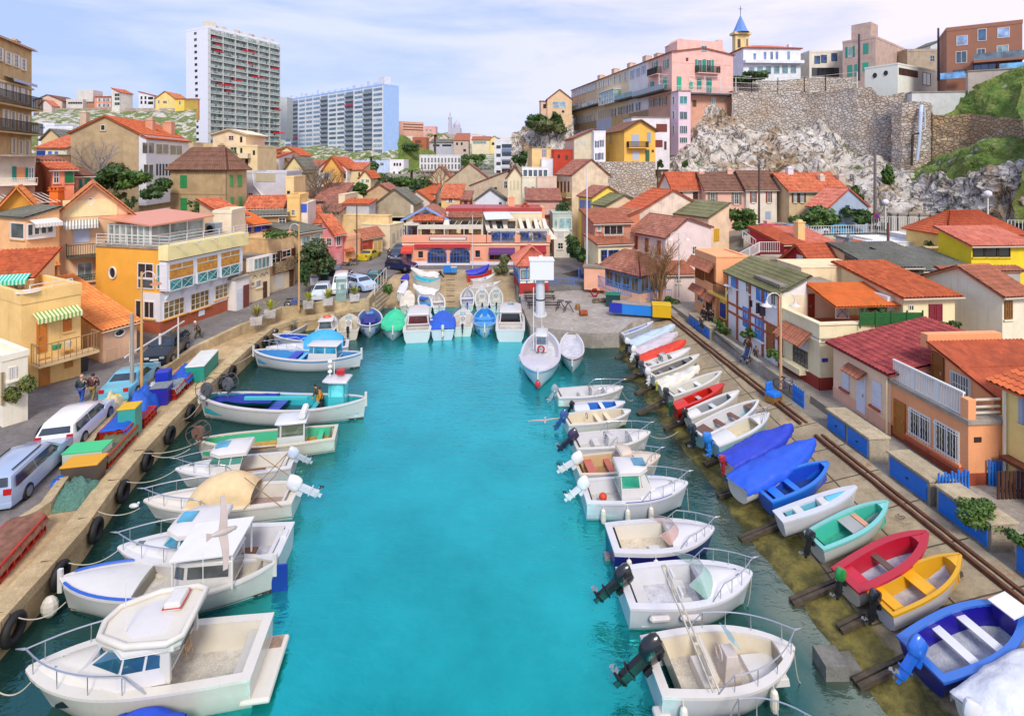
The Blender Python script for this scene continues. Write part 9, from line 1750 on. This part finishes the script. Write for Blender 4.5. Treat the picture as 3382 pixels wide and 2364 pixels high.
#  QUAY AND STREET FURNITURE
def tbox(nm,label,cat,P,sz,deg,m,lidm=None,group=None,bev=.02,tp=0.,legs=False):
 o=empty(nm,P,R(deg),label,cat,group);a,b,c=sz;q=MB();q.box(-a/2,-b/2,0,a/2,b/2,c,-tp,-tp);q.build('body',m,o,bevel=bev)
 if lidm:q=MB();q.box(-a/2-tp-.03,-b/2-tp-.03,c+.003,a/2+tp+.03,b/2+tp+.03,c+.07);q.build('lid',lidm,o,bevel=bev)
 return o
REDM=mp_('c8301c',v=.4);T('I')
def crate(x,y,L,w,h,deg,label,top=None,z=1.17):
 "red metal-barred fishing crate"
 P=g(x,y,z);o=empty('fish_crate',P,R(deg),label,'crate');q=MB()
 for sy in(-w/2,w/2):[q.beam((-L/2,sy,zz),(L/2,sy,zz),.06)for zz in(.06,h*.5,h)];[q.beam((-L/2+L*k/(int(L/.35)),sy,0),(-L/2+L*k/(int(L/.35)),sy,h),.06)for k in range(int(L/.35)+1)]
 for sx in(-L/2,L/2):[q.beam((sx,-w/2,zz),(sx,w/2,zz),.06)for zz in(.06,h*.5,h)];[q.beam((sx,-w/2+w*k/3,0),(sx,-w/2+w*k/3,h),.06)for k in range(4)]
 q.build('frame',REDM,o);q=MB();q.box(-L/2+.05,-w/2+.05,.03,L/2-.05,w/2-.05,h-.06);q.build('panel',mp_('9a2a1c',v=.5),o)
 if top:q=MB();q.grid([[(-L/2-.1+(L+.2)*i/14,-w/2-.1+(w+.2)*j/8,h+.08+.22*max(0,noise.noise(Vec((i*.6+x,j*.7,1))))+(0 if 0<j<8 else-.35))for j in range(9)]for i in range(15)]);q.build('contents',top,o,True)
 return o
BT_=mc_('1f62d0');NET=mat('net','4fb89a',h2='b9a47c');NETB=mat('net','a89a74',h2='6a8a6a')
dq=104
crate(845,790,3.0,1.0,.55,dq,'red barred crate heaped with nets and ropes near the white car',NETB);crate(1060,560,1.5,1.0,.5,dq,'short red crate under the blue tarpaulin heap');crate(905,690,1.6,1.2,.8,dq,'red crate covered with a rumpled blue tarpaulin',BT_);crate(1400,250,2.6,1.1,.6,dq,'red crate with blue sheets beside the lamp post',BT_);crate(1300,355,1.5,1.0,.6,dq,'red crate right of the indigo tub',mat('net','c9d4d8',h2='8aa4a8'))
crate(25,1600,2.6,1.2,.6,106,'large dark red crate with a wooden lid at the left edge',mw_('9a6a54'))
def heap(x,y,w,d,h,label,m,z=1.17,deg=dq,cat='heap',nm='net_heap',seed=0):
 P=g(x,y,z);X=Vec((math.cos(R(deg)),math.sin(R(deg)),0));Y=Vec((-X.y,X.x,0));q=MB()
 q.grid([[P+X*(i/16-.5)*w+Y*(j/12-.5)*d+Vec((0,0,h*max(0,(1-abs(i/8-1)**3)*(1-abs(j/6-1)**3))*(.75+.5*noise.noise(Vec((i*.45+seed,j*.5,seed))))))for j in range(13)]for i in range(17)]);return tag(q.build(nm,m,None,True),label,cat)
heap(560,1125,2.0,1.3,.75,'pale green fishing net heap on the quay',mat('net','8fc4b0',h2='5a9a86'));heap(440,1075,1.2,.8,.6,'blue tarpaulin and black net beside the pale green heap',mc_('2a66d0'),nm='tarpaulin',cat='tarpaulin');heap(410,1150,.9,.6,.55,'yellow mesh sack at the end of the net heap',mat('net','d8c474',h2='a8944c'),nm='net_sack',cat='sack')
heap(1080,470,3.2,1.5,1.4,'tall heap under a bright blue tarpaulin beside the lamp posts',BT_,nm='tarpaulin',cat='tarpaulin',seed=3);heap(870,425,2.4,1.1,.9,'cream canvas heap behind the white car',mc_('e6d6a4'),nm='canvas',cat='canvas',seed=5,z=1.5);heap(1200,320,2.2,1.2,.9,'white and grey sacks heaped behind the indigo tub',mc_('d8dce4'),nm='sacks',cat='sacks',seed=7)
tbox('waste_bin','dark grey bin with a yellow lid on the quay','bin',g(640,1000,1.17),(1.3,.75,.85),12,mp_('5a4f4a'),mp_('e8a81c'),tp=.06);tbox('fish_box','pale grey chest with a mint green lid','chest',g(665,905,1.17),(1.6,.9,.95),12,mp_('cfd8cc'),mp_('3fcf86'));tbox('fish_box','turquoise chest with a yellow edge behind the blue tarpaulin crate','chest',g(985,655,1.17),(.8,.8,1.5),dq,mp_('3fa89a'),mp_('e8b81c'));tbox('tub','indigo blue square tub full of nets','tub',g(1225,410,1.17),(.9,.9,1.0),dq,mp_('2c2a9c'),mat('net','b9c4c8',h2='8a949c'));tbox('fish_box','long chest draped in white and sea green sheets at the end of the row','chest',g(1535,190,1.17),(3.0,1.1,1.0),dq,mc_('1f9a84'),mc_('e8ece6'));tbox('waste_bin','dark wheeled bin against the yellow terrace house','bin',g(600,215,1.5),(.7,.6,1.1),60,mp_('3a3f42'),mp_('2a2e30'),tp=.05)
tbox('tub','royal blue round topped tub on the red crates','tub',g(1240,240,2.0),(.7,.7,.6),dq,mp_('2438c0'),None)
T('F');tbox('waste_bin','dark green wheeled bin with a bright green lid by the olive tree','bin',g(610,1000,2.01),(1.1,.8,1.05),10,mp_('1f4a44'),mp_('1f9a5c'),tp=.05);tbox('waste_bin','white bin with a blue lid left of the green lidded bin','bin',g(552,1020,2.01),(.8,.7,1.0),10,mp_('d0d4d8'),mp_('4a5ad0'),tp=.04)
# tyres hanging on the quay wall, iron rings, mooring ropes
for i,(t,x,y)in enumerate((('F',70,1500),('I',1705,175),('I',1590,245),('I',1375,480),('I',1245,650),('I',1100,845),('I',915,1075),('I',700,1370),('M',450,530),('M',90,935),('F',130,1435))):
 P=gt(t,x,y,.75);j=min(range(len(edge)-1),key=lambda k:abs((edge[k].y+edge[k+1].y)/2-P.y));dv=edge[j+1]-edge[j];dv.z=0;dv.normalize();nrm=Vec((dv.y,-dv.x,0));f_=(P.y-edge[j].y)/(edge[j+1].y-edge[j].y)if edge[j+1].y!=edge[j].y else 0;P=edge[j].lerp(edge[j+1],f_)+nrm*.16;P.z=.68
 r=.36;q=MB();q.tube([P+(dv*math.cos(a)+Vec((0,0,1))*math.sin(a))*r for a in np.linspace(0,2*PI,19)[:-1]],.13,8,close=True);o_=tag(q.build('tyre_fender',RUBBER,None,True),'black rubber tyre hanging on the left quay wall above the water','tyre','tyres hanging along the quay wall')
 q=MB();q.tube([P+Vec((0,0,.3)),P+Vec((0,0,.55))-nrm*.15,P+Vec((0,0,.57))-nrm*.6],.03,5);tag(q.build('chain',mr_('5a4030')),'rusty chain holding a tyre over the quay edge','chain','tyre chains on the quay')
def rope(label,A,B,sag=.25,r=.016,col='c9bfa8'):
 q=MB();q.tube([A.lerp(B,k/10)-Vec((0,0,sag*4*(k/10)*(1-k/10)))for k in range(11)],r,5);tag(q.build('mooring_rope',mat('paint',col)),label,'rope','mooring ropes between boats and quay')
for(t,x,y,z),(t2,x2,y2,z2)in((('M',895,350,1.2),('M',520,445,1.25)),(('M',500,740,1.2),('M',140,860,1.25)),(('M',230,1350,1.3),('M',-40,1400,1.2)),(('I',1060,1210,1.2),('I',720,1225,1.25)),(('I',1330,920,1.0),('I',960,1010,1.2)),(('I',1520,700,1.2),('I',1060,790,1.25)),(('I',1525,400,1.4),('I',1380,540,1.2)),(('K',930,790,.9),('K',1010,850,.2)),(('K',1140,1120,1.0),('K',1350,1090,.6)),(('N',1620,1200,1.1),('N',1660,1400,0)),(('N',965,210,1.2),('N',980,360,0)),(('N',1360,760,1.1),('N',1330,930,0)),(('J',660,40,1.3),('J',330,170,1.2)),(('I',1440,760,1.2),('I',1150,810,1.2))):
 rope('thin pale mooring rope sagging over the water between a boat and the shore',gt(t,x,y,z),gt(t2,x2,y2,z2))
# lamp posts and masts
def post(label,P,h,r=.07,col='e8e4dc',name='pole',cat='pole'):q=MB();q.tube([P-Vec((0,0,.3)),P+Vec((0,0,h))],[r,r*.8],8);return tag(q.build(name,mat('paint',col,v=.5)),label,cat)
def hook_lamp(label,P,h,sx=1,col='e0b070',double=False):
 o=empty('street_lamp',P,0,label,'street lamp');q=MB();q.tube([(0,0,-.2),(0,0,1.2),(0,0,h)],[.10,.08,.055],8);q.build('post',mat('paint',col,v=.6),o)
 for s in((-1,1)if double else(sx,)):
  q=MB();q.tube([(0,0,h-.6)]+[(s*(.42-.42*math.cos(a)),0,h-.35+.38*math.sin(a))for a in np.linspace(.1,PI,9)]+[(s*.86,0,h-.5)],.03,6);ar=q.build('arm',mp_('e8e0d4'),o);q=MB();q.lathe([(.05,0),(.08,-.12),(.10,-.16),(.30,-.28),(.31,-.32),(.05,-.30)],(s*.86,0,h-.45),12);q.build('lamp_shade',mp_('c98a64' if not double else 'e6ded4',v=.3),ar)
T('I');hook_lamp('tall rusty cream street lamp with a curved arm near the turquoise car',g(1072,345,1.5),7.4,1);T('F');hook_lamp('curved arm street lamp on the promenade by the motorbike',g(430,1185,2.0),7.8,-1);T('G');hook_lamp('white double armed street lamp in front of the orange house',g(1358,1090,2.0),6.4,double=True,col='e8e0dc');T('L');hook_lamp('double armed street lamp on the walkway by the cream terrace house',g(222,745,2.0),5.6,double=True,col='dcae84')
T('E');
for x,yb_,yt_,lb in((985,1640,1440,'short white pole carrying the slanted bar, left'),(1212,1615,1380,'thick grey pole beside the dark car'),(1350,1610,1255,'tall white pole at the quay, right of the dark car')):
 P=g(x,yb_,1.3);post(lb,P,(yb_-yt_)/2.2933/FOC*P.y,.10 if x==1212 else.06)
A_,B_=dp(945,1560,31),dp(1395,1285,37);q=MB();q.beam(A_,B_,.08);tag(q.build('crossbar',RAILW),'long slanted white bar carried by the poles on the quay','bar');T('I');P=g(1000,400,1.3);post('old wooden post rising behind the blue tarpaulin heap',P,5.2,.12,'a8a49a')
T('F');post('tall thin wooden utility pole beside the yellow car',g(868,885,2.0),8.2,.09,'6a5a44','utility_pole','utility pole');post('slim white flagpole in front of the pink restaurant',g(1745,890,2.05),6.8,.05);T('G');post('tall white mast right of the pink restaurant',dp(662,960,56),13.5*.9,.09,'ece8e8','mast','mast')
for x,yb_,yt_,d,lb in((1198,480,75,88,'utility pole on the rocks left of the orange roofed row house'),(1965,640,100,70,'dark utility pole before the cream cliff foot house')):post(lb,dp(x,yb_,d),(yb_-yt_)/2.2933/FOC*d,.16,'5a4a44','utility_pole','utility pole')
T('D');post('dark utility pole left of the white cube house',dp(815,600,90),340/2.2933/FOC*90,.2,'4a4048','utility_pole','utility pole');post('dark utility pole left of the brown modern house',dp(1415,600,88),385/2.2933/FOC*88,.18,'4a3a4a','utility_pole','utility pole');post('leaning weathered pole against the cliff',dp(935,1600,72),450/2.2933/FOC*72,.2,'7a7470','utility_pole','utility pole');
T('H');post('brown wooden pole with insulators over the red roofs',dp(1035,790,52),250/2.2933/FOC*52,.14,'7a5044','utility_pole','utility pole')
for x,yb_,yt_,d,lb in((1015,560,400,64,'globe street lamp at the foot of the cliff'),(1790,575,340,56,'globe street lamp over the concrete road wall')):
 P=dp(x,yb_,d);h_=(yb_-yt_)/2.2933/FOC*d;o_=empty('street_lamp',P,0,lb,'street lamp');q=MB();q.tube([(0,0,-.5),(0,0,h_)],[.10,.07],8);q.build('post',RAILW,o_);q=MB();q.ell((0,0,h_+.25),.38,.38,.38,12,8);q.build('globe',mp_('f2eef8',r=.2),o_)
q=MB();P=dp(948,490,62);q.lathe([(.36,0),(.36,.04)],P,16,(0,-1,0));o_=q.build('road_sign',mp_('b83040'));tag(o_,'round no parking sign with a red rim under the cliff','road sign');q=MB();q.lathe([(.26,0),(.26,.02)],P-Vec((0,.045,0)),16,(0,-1,0));c_=q.build('sign_face',mp_('3a4a9c'),o_);q=MB();q.beam(P+Vec((-.2,-.08,.2)),P+Vec((.2,-.08,-.2)),.07,.02);q.build('sign_bar',mp_('b83040'),o_);q=MB();q.beam(P,P-Vec((0,-.03,2.6)),.07);q.build('post',STEEL,o_)
# phone booth, platform furniture
T('F');P=g(755,1130,2.01);o_=empty('phone_booth',P,R(8),'glass phone booth among the planters on the promenade','phone booth');q=MB();[q.box(x-.03,y-.03,0,x+.03,y+.03,2.2)for x in(-.45,.45)for y in(-.45,.45)];[q.box(-.45,y-.02,z,.45,y+.02,z+.05)for y in(-.45,.45)for z in(.05,2.1)];q.build('frame',mp_('9ab8a8'),o_);q=MB();q.box(-.5,-.5,2.2,.5,.5,2.32);q.build('roof',mp_('c9d8d8'),o_);q=MB();q.box(-.42,-.44,.1,.42,-.43,2.1);q.box(-.44,-.42,.1,-.43,.42,2.1);q.build('glass_pane',mat('clear','a8c8c0',a=.45),o_);q=MB();q.box(-.15,.2,1.0,.15,.42,1.5);q.build('telephone',mp_('3a4a5a'),o_)
T('G');CB=mp_('2a8ae6',v=.3);P=g(1040,1230,1.72);o_=tbox('storage_chest','long low bright blue storage chest along the platform edge','chest',P,(4.4,.9,.9),-17,CB,mk_('b8aea4'));q=MB();q.box(-2.45,-.56,.12,-1.3,-.552,1.0);q.build('door',mp_('2a34b0'),o_);tbox('storage_chest','bright yellow square chest at the end of the blue chest','chest',g(1225,1245,1.75),(1.6,1.2,1.05),-12,mp_('e8b818',v=.3),mp_('f0c828'));tbox('waste_bin','green lidded wheeled bin by the blue railing on the platform','bin',g(858,1165,1.6),(1.3,.9,1.1),-10,mp_('2a4a46'),mp_('1f8a6c'),tp=.05)
BR_=mp_('4f86d8');bars('railing','bright blue railing along the upper edge of the platform','railing',[g(388,1040,1.7),g(566,1030,1.7),g(600,1030,1.75)],1.1,BR_,.2,.03);bars('railing','long blue railing curving down past the peach waterside restaurant','railing',[g(600,1030,1.75)+Vec((0,0,1.0)),g(900,1120,1.75)+Vec((0,0,.5)),g(1190,1140,1.75),g(1300,1130,1.9)],1.1,BR_,.2,.03)
for i,(x,y)in enumerate(((300,1085),(305,1135),(335,1190))):q=MB();P=g(x,y,1.4);q.beam(P+Vec((-1.6,0,.35)),P+Vec((1.6,0,.35)),.14);q.beam(P+Vec((-1.6,.9,.35)),P+Vec((1.6,.9,.35)),.1);[q.beam(P+Vec((s,u,0)),P+Vec((s,u,.4)),.1)for s in(-1.4,1.4)for u in(0,.9)];tag(q.build('boat_cradle',mr_('5f5048')),'rusty steel boat cradle lying beside the crane column','cradle','boat cradles by the crane')
for x,y,lb in((462,1205,'left grey trestle stand on the platform'),(520,1215,'right grey trestle stand on the platform')):q=MB();P=g(x,y,1.35);[q.beam(P+Vec((a,b,0)),P+Vec((0,0,.9)),.06)for a in(-.5,.5)for b in(-.3,.3)];q.box(P.x-.3,P.y-.2,P.z+.9,P.x+.3,P.y+.2,P.z+1.0);tag(q.build('trestle',mr_('6a6870')),lb,'trestle')
q=MB();P=g(592,1205,1.35);q.lathe([(.2,0),(.24,.2),(.24,.45),(.2,.6)],P,10);tag(q.build('barrel',mw_('a87a44')),'small brown barrel standing on the platform','barrel');q=MB();q.lathe([(.26,-.35),(.28,.0),(.26,.35)],g(635,1245,1.35)+Vec((0,0,.28)),12,(1,.2,0));tag(q.build('drum',mr_('b85a34')),'rusty orange drum lying on the platform','drum');q=MB();P=g(720,1110,1.6);[q.tube([P+Vec((.35*math.cos(a)+.1*math.cos(5*a),0,.5+.35*math.sin(a)+.05*k))for a in np.linspace(0,2*PI,15)[:-1]],.05,5,close=True)for k in range(3)];tag(q.build('hose_reel',mp_('b8202c')),'red coiled hose on the platform edge','hose');q=MB();P=g(770,1150,1.5);[q.ell(P+Vec((k*.45-.6,.1*k,.2)),.35,.3,.3,7,5)for k in range(4)];tag(q.build('boulders',mat('stone','9a8a78',h2='7a6a5c')),'pile of grey boulders next to the green lidded bin','rocks')
# blue doored lockers along the walkway
T('L');LC=mk_('cdbfa6');LB=mp_('2a7fe0',v=.45)
def locker(y0,y1,label,nd_=2,h=1.0,w=1.0,col=LB,top=None):
 x0,x1=rail_x(y0)+1.15,rail_x(y1)+1.15;d=Vec((x1-x0,y1-y0,0));L=d.length;o=empty('storage_locker',(x0,y0,1.5),math.atan2(d.y,d.x),label,'locker','concrete lockers with blue doors by the walkway');q=MB();q.box(0,-w,0,L,0,h);q.build('body',LC,o,bevel=.02);q=MB();q.box(-.05,-w-.03,h+.003,L+.05,.07,h+.10);q.build('top_slab',mk_('dccba8'),o,bevel=.02)
 for k in range(nd_):
  a=L*(k+.06)/nd_;b=L*(k+.94)/nd_;q=MB();q.box(a,.005,.12,b,.05,h-.1);[q.box(a+.02,.05,z,b-.02,.058,z+.03)for z in(.3,.6)];dr=q.build('door',col,o);q=MB();q.box((a+b)/2-.05,.058,.5,(a+b)/2+.05,.09,.56);q.build('handle',DARK,dr)
 return o
locker(24.1,27.0,'long concrete locker with two blue doors, farthest of the near group');locker(20.9,23.0,'concrete locker with a single blue door, third from the near end',1);locker(18.4,20.6,'concrete locker with a single blue door behind the near plant wall',1);locker(13.2,17.6,'long concrete locker wall with blue doors and succulents on top',3,1.05);locker(10.0,13.0,'stone locker with a rusty brown metal door in the near corner',1,.9,col=mr_('6a3a20'));locker(40.5,44.5,'grey concrete locker with small blue doors beside the rails at the far end',3,.9,.8)
q=MB();[q.add([Vec(p)for p in((walk_x(a)-.02,a,1.5),(walk_x(a)-.02,b,1.5),(walk_x(b)-.02,b,2.35),(walk_x(a)-.02,a,2.35))]+[Vec(p)for p in((walk_x(a)+.28,a,1.5),(walk_x(a)+.28,b,1.5),(walk_x(b)+.28,b,2.35),(walk_x(a)+.28,a,2.35))],[(0,1,2,3),(4,5,6,7),(3,2,6,7),(0,3,7,4),(1,2,6,5)])for a,b in((30.2,40.2),)];tag(q.build('parapet_wall',mk_('c9c0ae')),'low concrete parapet wall between the rails and the walkway','wall')
def picket(label,P,deg,L=1.3,h=1.0):
 o=empty('picket_gate',P,R(deg),label,'gate');q=MB();[q.box(k*L/9-.04,-.02,0,k*L/9+.04,.02,h-.1*(k%2))for k in range(10)];q.box(0,.02,.25,L,.05,.33);q.box(0,.02,.7,L,.05,.78);q.build('slats',LB,o)
picket('bright blue picket gate between the lockers and the walkway',g(1420,1590,1.95),12,1.5);picket('blue picket gate beside the orange house',g(1800,1500,2.0),0,1.2,1.1);picket('small blue gate standing open on the walkway',g(395,915,1.95),95,.9,1.0)
for x,y,dd_,lb in((1870,1605,0,'dark brown picket fence at the right edge'),):q=MB();P=g(x,y,1.96);[q.box(P.x+k*.16-.05,P.y-.02-.0*k,P.z,P.x+k*.16+.05,P.y+.02,P.z+1.15)for k in range(16)];q.box(P.x,P.y+.02,P.z+.3,P.x+2.4,P.y+.05,P.z+.38);tag(q.build('fence',mw_('5a3424')),lb,'fence')
q=MB();P=g(165,860,1.5);o_=empty('winch',P,R(30),'boat winch with a bright blue seat like cover beside the rails','winch');q.box(-.4,-.3,0,.4,.3,.35);q.build('base',mw_('a87a3a'),o_);q=MB();q.box(-.35,-.35,.36,.35,.35,.6,.05,.05);q.box(-.3,.2,.6,.3,.35,1.05,.04,.0);q.build('cover',mp_('2a80e8'),o_,bevel=.05)
o_=empty('bicycle',g(262,800,1.96),R(-60),'small dark blue bicycle on the walkway under the street lamp','bicycle');
for s in(-.5,.5):q=MB();q.tube([(s+.31*math.cos(a),0,.33+.31*math.sin(a))for a in np.linspace(0,2*PI,17)[:-1]],.02,5,close=True);q.build('wheel',RUBBER,o_)
q=MB();[q.beam(a,b,.03)for a,b in(((-.5,0,.33),(-.15,0,.8)),((-.5,0,.33),(0,0,.3)),((0,0,.3),(-.15,0,.8)),((0,0,.3),(.38,0,.8)),((-.15,0,.8),(.38,0,.8)),((.5,0,.33),(.36,0,.95)))];q.build('frame',mp_('2a4a8a'),o_);q=MB();q.beam((.36,-.25,.95),(.36,.25,.95),.03);q.build('handlebar',STEEL,o_);q=MB();q.box(-.28,-.07,.86,-.05,.07,.91);q.build('saddle',DARK,o_)
o_=empty('bollard',g(853,1215,1.52),0,'blue post box shaped bollard between the lockers','bollard');q=MB();q.lathe([(.2,0),(.2,.9),(.24,.92),(.24,1.0),(.12,1.05)],(0,0,0),12);q.build('post',LB,o_)
T('O');q=MB();P=g(560,1290,.0);q.box(P.x-.55,P.y-.4,-.4,P.x+.15,P.y+.3,.45);q.box(P.x+.15,P.y-.3,-.4,P.x+.6,P.y+.3,.25);tag(q.build('mooring_block',mk_('8a8880')),'grey concrete mooring block standing in the shallow water','block')
# washing line, gulls, slipway bits, steps
T('G');
for i,(x,y,w_,h_,c)in enumerate(((1900,1150,22,50,'1c1c22'),(1950,1185,24,80,'20202a'),(1985,1205,40,75,'3a2a3a'))):P=dp(x,y,35.2);k=35.2/FOC/2.2933;q=MB();q.grid([[(P.x+w_*k*(a-.5),P.y-.1+.06*math.sin(a*9+i),P.z+h_*k*(.5-b))for b in(0,.5,1)]for a in(0,.25,.5,.75,1)]);o_=q.build('laundry',mat('cloth',c));tag(o_,['small black garment on the washing line','long black trousers on the washing line','dark purple clothes on the washing line'][i],'laundry');o_.modifiers.new('t','SOLIDIFY').thickness=.02
def gull(label,P,rot,span,dep=.10):
 o=bpy.data.objects.new('gull',None);COL.objects.link(o);o.location=P;o.rotation_euler=rot;tag(o,label,'bird');s=span/2
 q=MB();q.tube([(-.30,0,.0),(-.22,0,0),(0,0,.0),(.16,0,.01),(.24,0,.03),(.30,0,.03),(.34,0,.02)],[.015,.05,.085,.07,.05,.045,.012],10);q.add([(-.25,-.03,0),(-.25,.03,0),(-.42,.09,0),(-.42,-.09,0)],[(0,1,2,3)])
 for sg in(-1,1):q.grid([[(.10-.05*u*u-.03*v-v*(.20-.12*u),sg*s*u,.06*math.sin(u*2.6)+.012*(1-v))for v in(0,.5,1)]for u in np.linspace(0,1,8)]);q.grid([[(.10-.05*u*u-.03*v-v*(.20-.12*u),sg*s*u,.06*math.sin(u*2.6)-.012)for v in(0,.5,1)]for u in np.linspace(0,1,8)])
 q.build('body',mp_('c9bdb4',v=.6),o,True);q=MB();q.lathe([(.012,0),(.002,.05)],(.34,0,.02),6,(1,0,-.2));q.build('beak',mp_('d8a02a'),o)
T('M');gull('gull flying with raised brown grey wings over the white boats',dp(1690,210,12.5),(R(62),R(15),R(60)),1.55);T('K');gull('white gull gliding low towards the right row of boats',dp(345,1005,30),(R(8),R(0),R(265)),2.0)
q=MB();P=gt('I',1015,1205,.05);q.ell(P+Vec((0,0,.08)),.22,.11,.1);q.ell(P+Vec((.2,0,.2)),.06,.05,.06);tag(q.build('gull',mp_('e6eaf0')),'small gull floating on the water by the quay','bird')
T('F')
for i in range(9):q=MB();a,b=g(1545,930+i*25,2.02),g(1610,930+i*25,2.02);z_=1.95-i*.22;a.z=b.z=max(z_,.15);tag(q.beam(a,b,.10,.06).build('slip_sleeper',mw_('8a6a4a')),'weathered wooden sleeper set across the slipway','sleeper','sleepers on the slipway')if i else None
q=MB();A=[g(980,1135,1.2),g(1060,1060,1.4),g(1130,985,1.9)];B=[g(1010,1235,.1),g(1085,1160,.2),g(1160,1060,.9)]
for k in range(5):t=k/5;P=[A[j].lerp(B[j],t)for j in range(3)];Q=[A[j].lerp(B[j],t+.2)for j in range(3)];zz=1.75-k*.36;q.add([(p.x,p.y,zz)for p in P+Q[::-1]]+[(p.x,p.y,zz-.6)for p in P+Q[::-1]],[(0,1,2,3,4,5)]+[(i,(i+1)%6,6+(i+1)%6,6+i)for i in range(6)])
struct('steps',q,mk_('d2c3a6'));bars('handrail','white handrail with red top going down the slipway steps','handrail',[g(1003,1090,1.9),g(1092,985,2.0)],1.6,RAILW,1.2,.05)
slab('slip_wall',[g(1270,908,2.1),g(2064,912,2.1),g(2064,895,2.1),g(1270,892,2.1)],mk_('d8c8ae'),1.2)
for i,(x,c,w_)in enumerate(((1552,'2a86e0',.9),(1603,'3a90e0',.7))):tbox('chest',['left','right'][i]+' small blue chest on the wall above the slipway','chest',g(x,915,2.1),(w_,.6,.9-.3*i),0,mat('paint',c),mp_('d8d0c4'))
# external stairs on the right, terrace tables
T('G');q=MB();A_,B_=dp(1870,870,47),dp(1990,790,50)
for k in range(12):a=A_.lerp(B_,k/12);q.box(a.x-.7,a.y-.1,a.z-.4,a.x+.9,a.y+.5,a.z)
o_=tag(q.build('staircase',mk_('c9bda8')),'outdoor concrete staircase with white railings above the orange house','stairs');bars('railing','white railing of the outdoor staircase','railing',[dp(1820,850,46.6),dp(1970,765,49.5),dp(2120,765,49.5)],1.0,RAILW,.2,.035);slab('stair_landing',[dp(1975,795,49.6),dp(2160,800,49.6),dp(2160,780,52.5),dp(1975,780,52.5)],mk_('c9bda8'),.3)
bars('railing','pair of white handrails on the upper steps','railing',[dp(1840,660,56),dp(1940,735,54)],.9,RAILW,.4,.04)
def table(label,P,r=.5,c='eef0f0',square=False):
 o=empty('table',P,0,label,'table');q=MB();q.lathe([(r,0),(r,.04)],(0,0,.70),16);q.build('table_top',mat('paint',c),o);q=MB();[q.beam((r*.6*math.cos(a),r*.6*math.sin(a),0),(0,0,.70),.04)for a in(0,1.57,3.14,4.71)];q.build('leg',mat('paint',c),o)
T('E');table('white round table on the yellow terrace house roof',dp(215,1150,31),.6);T('G');table('white table on the yellow house balcony',dp(1745,1085,40.2),.45)
# painted number on the ramp
tx=bpy.data.curves.new('berth_number','FONT');tx.body='15';tx.size=.38;tx.extrude=.002;o_=bpy.data.objects.new('berth_number',tx);COL.objects.link(o_);P=gt('O',985,320,1.4);P.z=rampz(P.x,P.y)+.09;me=bpy.data.meshes.new_from_object(o_);bpy.data.objects.remove(o_);o_=bpy.data.objects.new('berth_number',me);COL.objects.link(o_);o_.location=P;o_.rotation_euler=(0,R(-14),R(20));me.materials.clear();me.materials.append(mp_('5a5048'));tag(o_,'faint grey painted number on the ramp beside the turquoise boat','painted number')
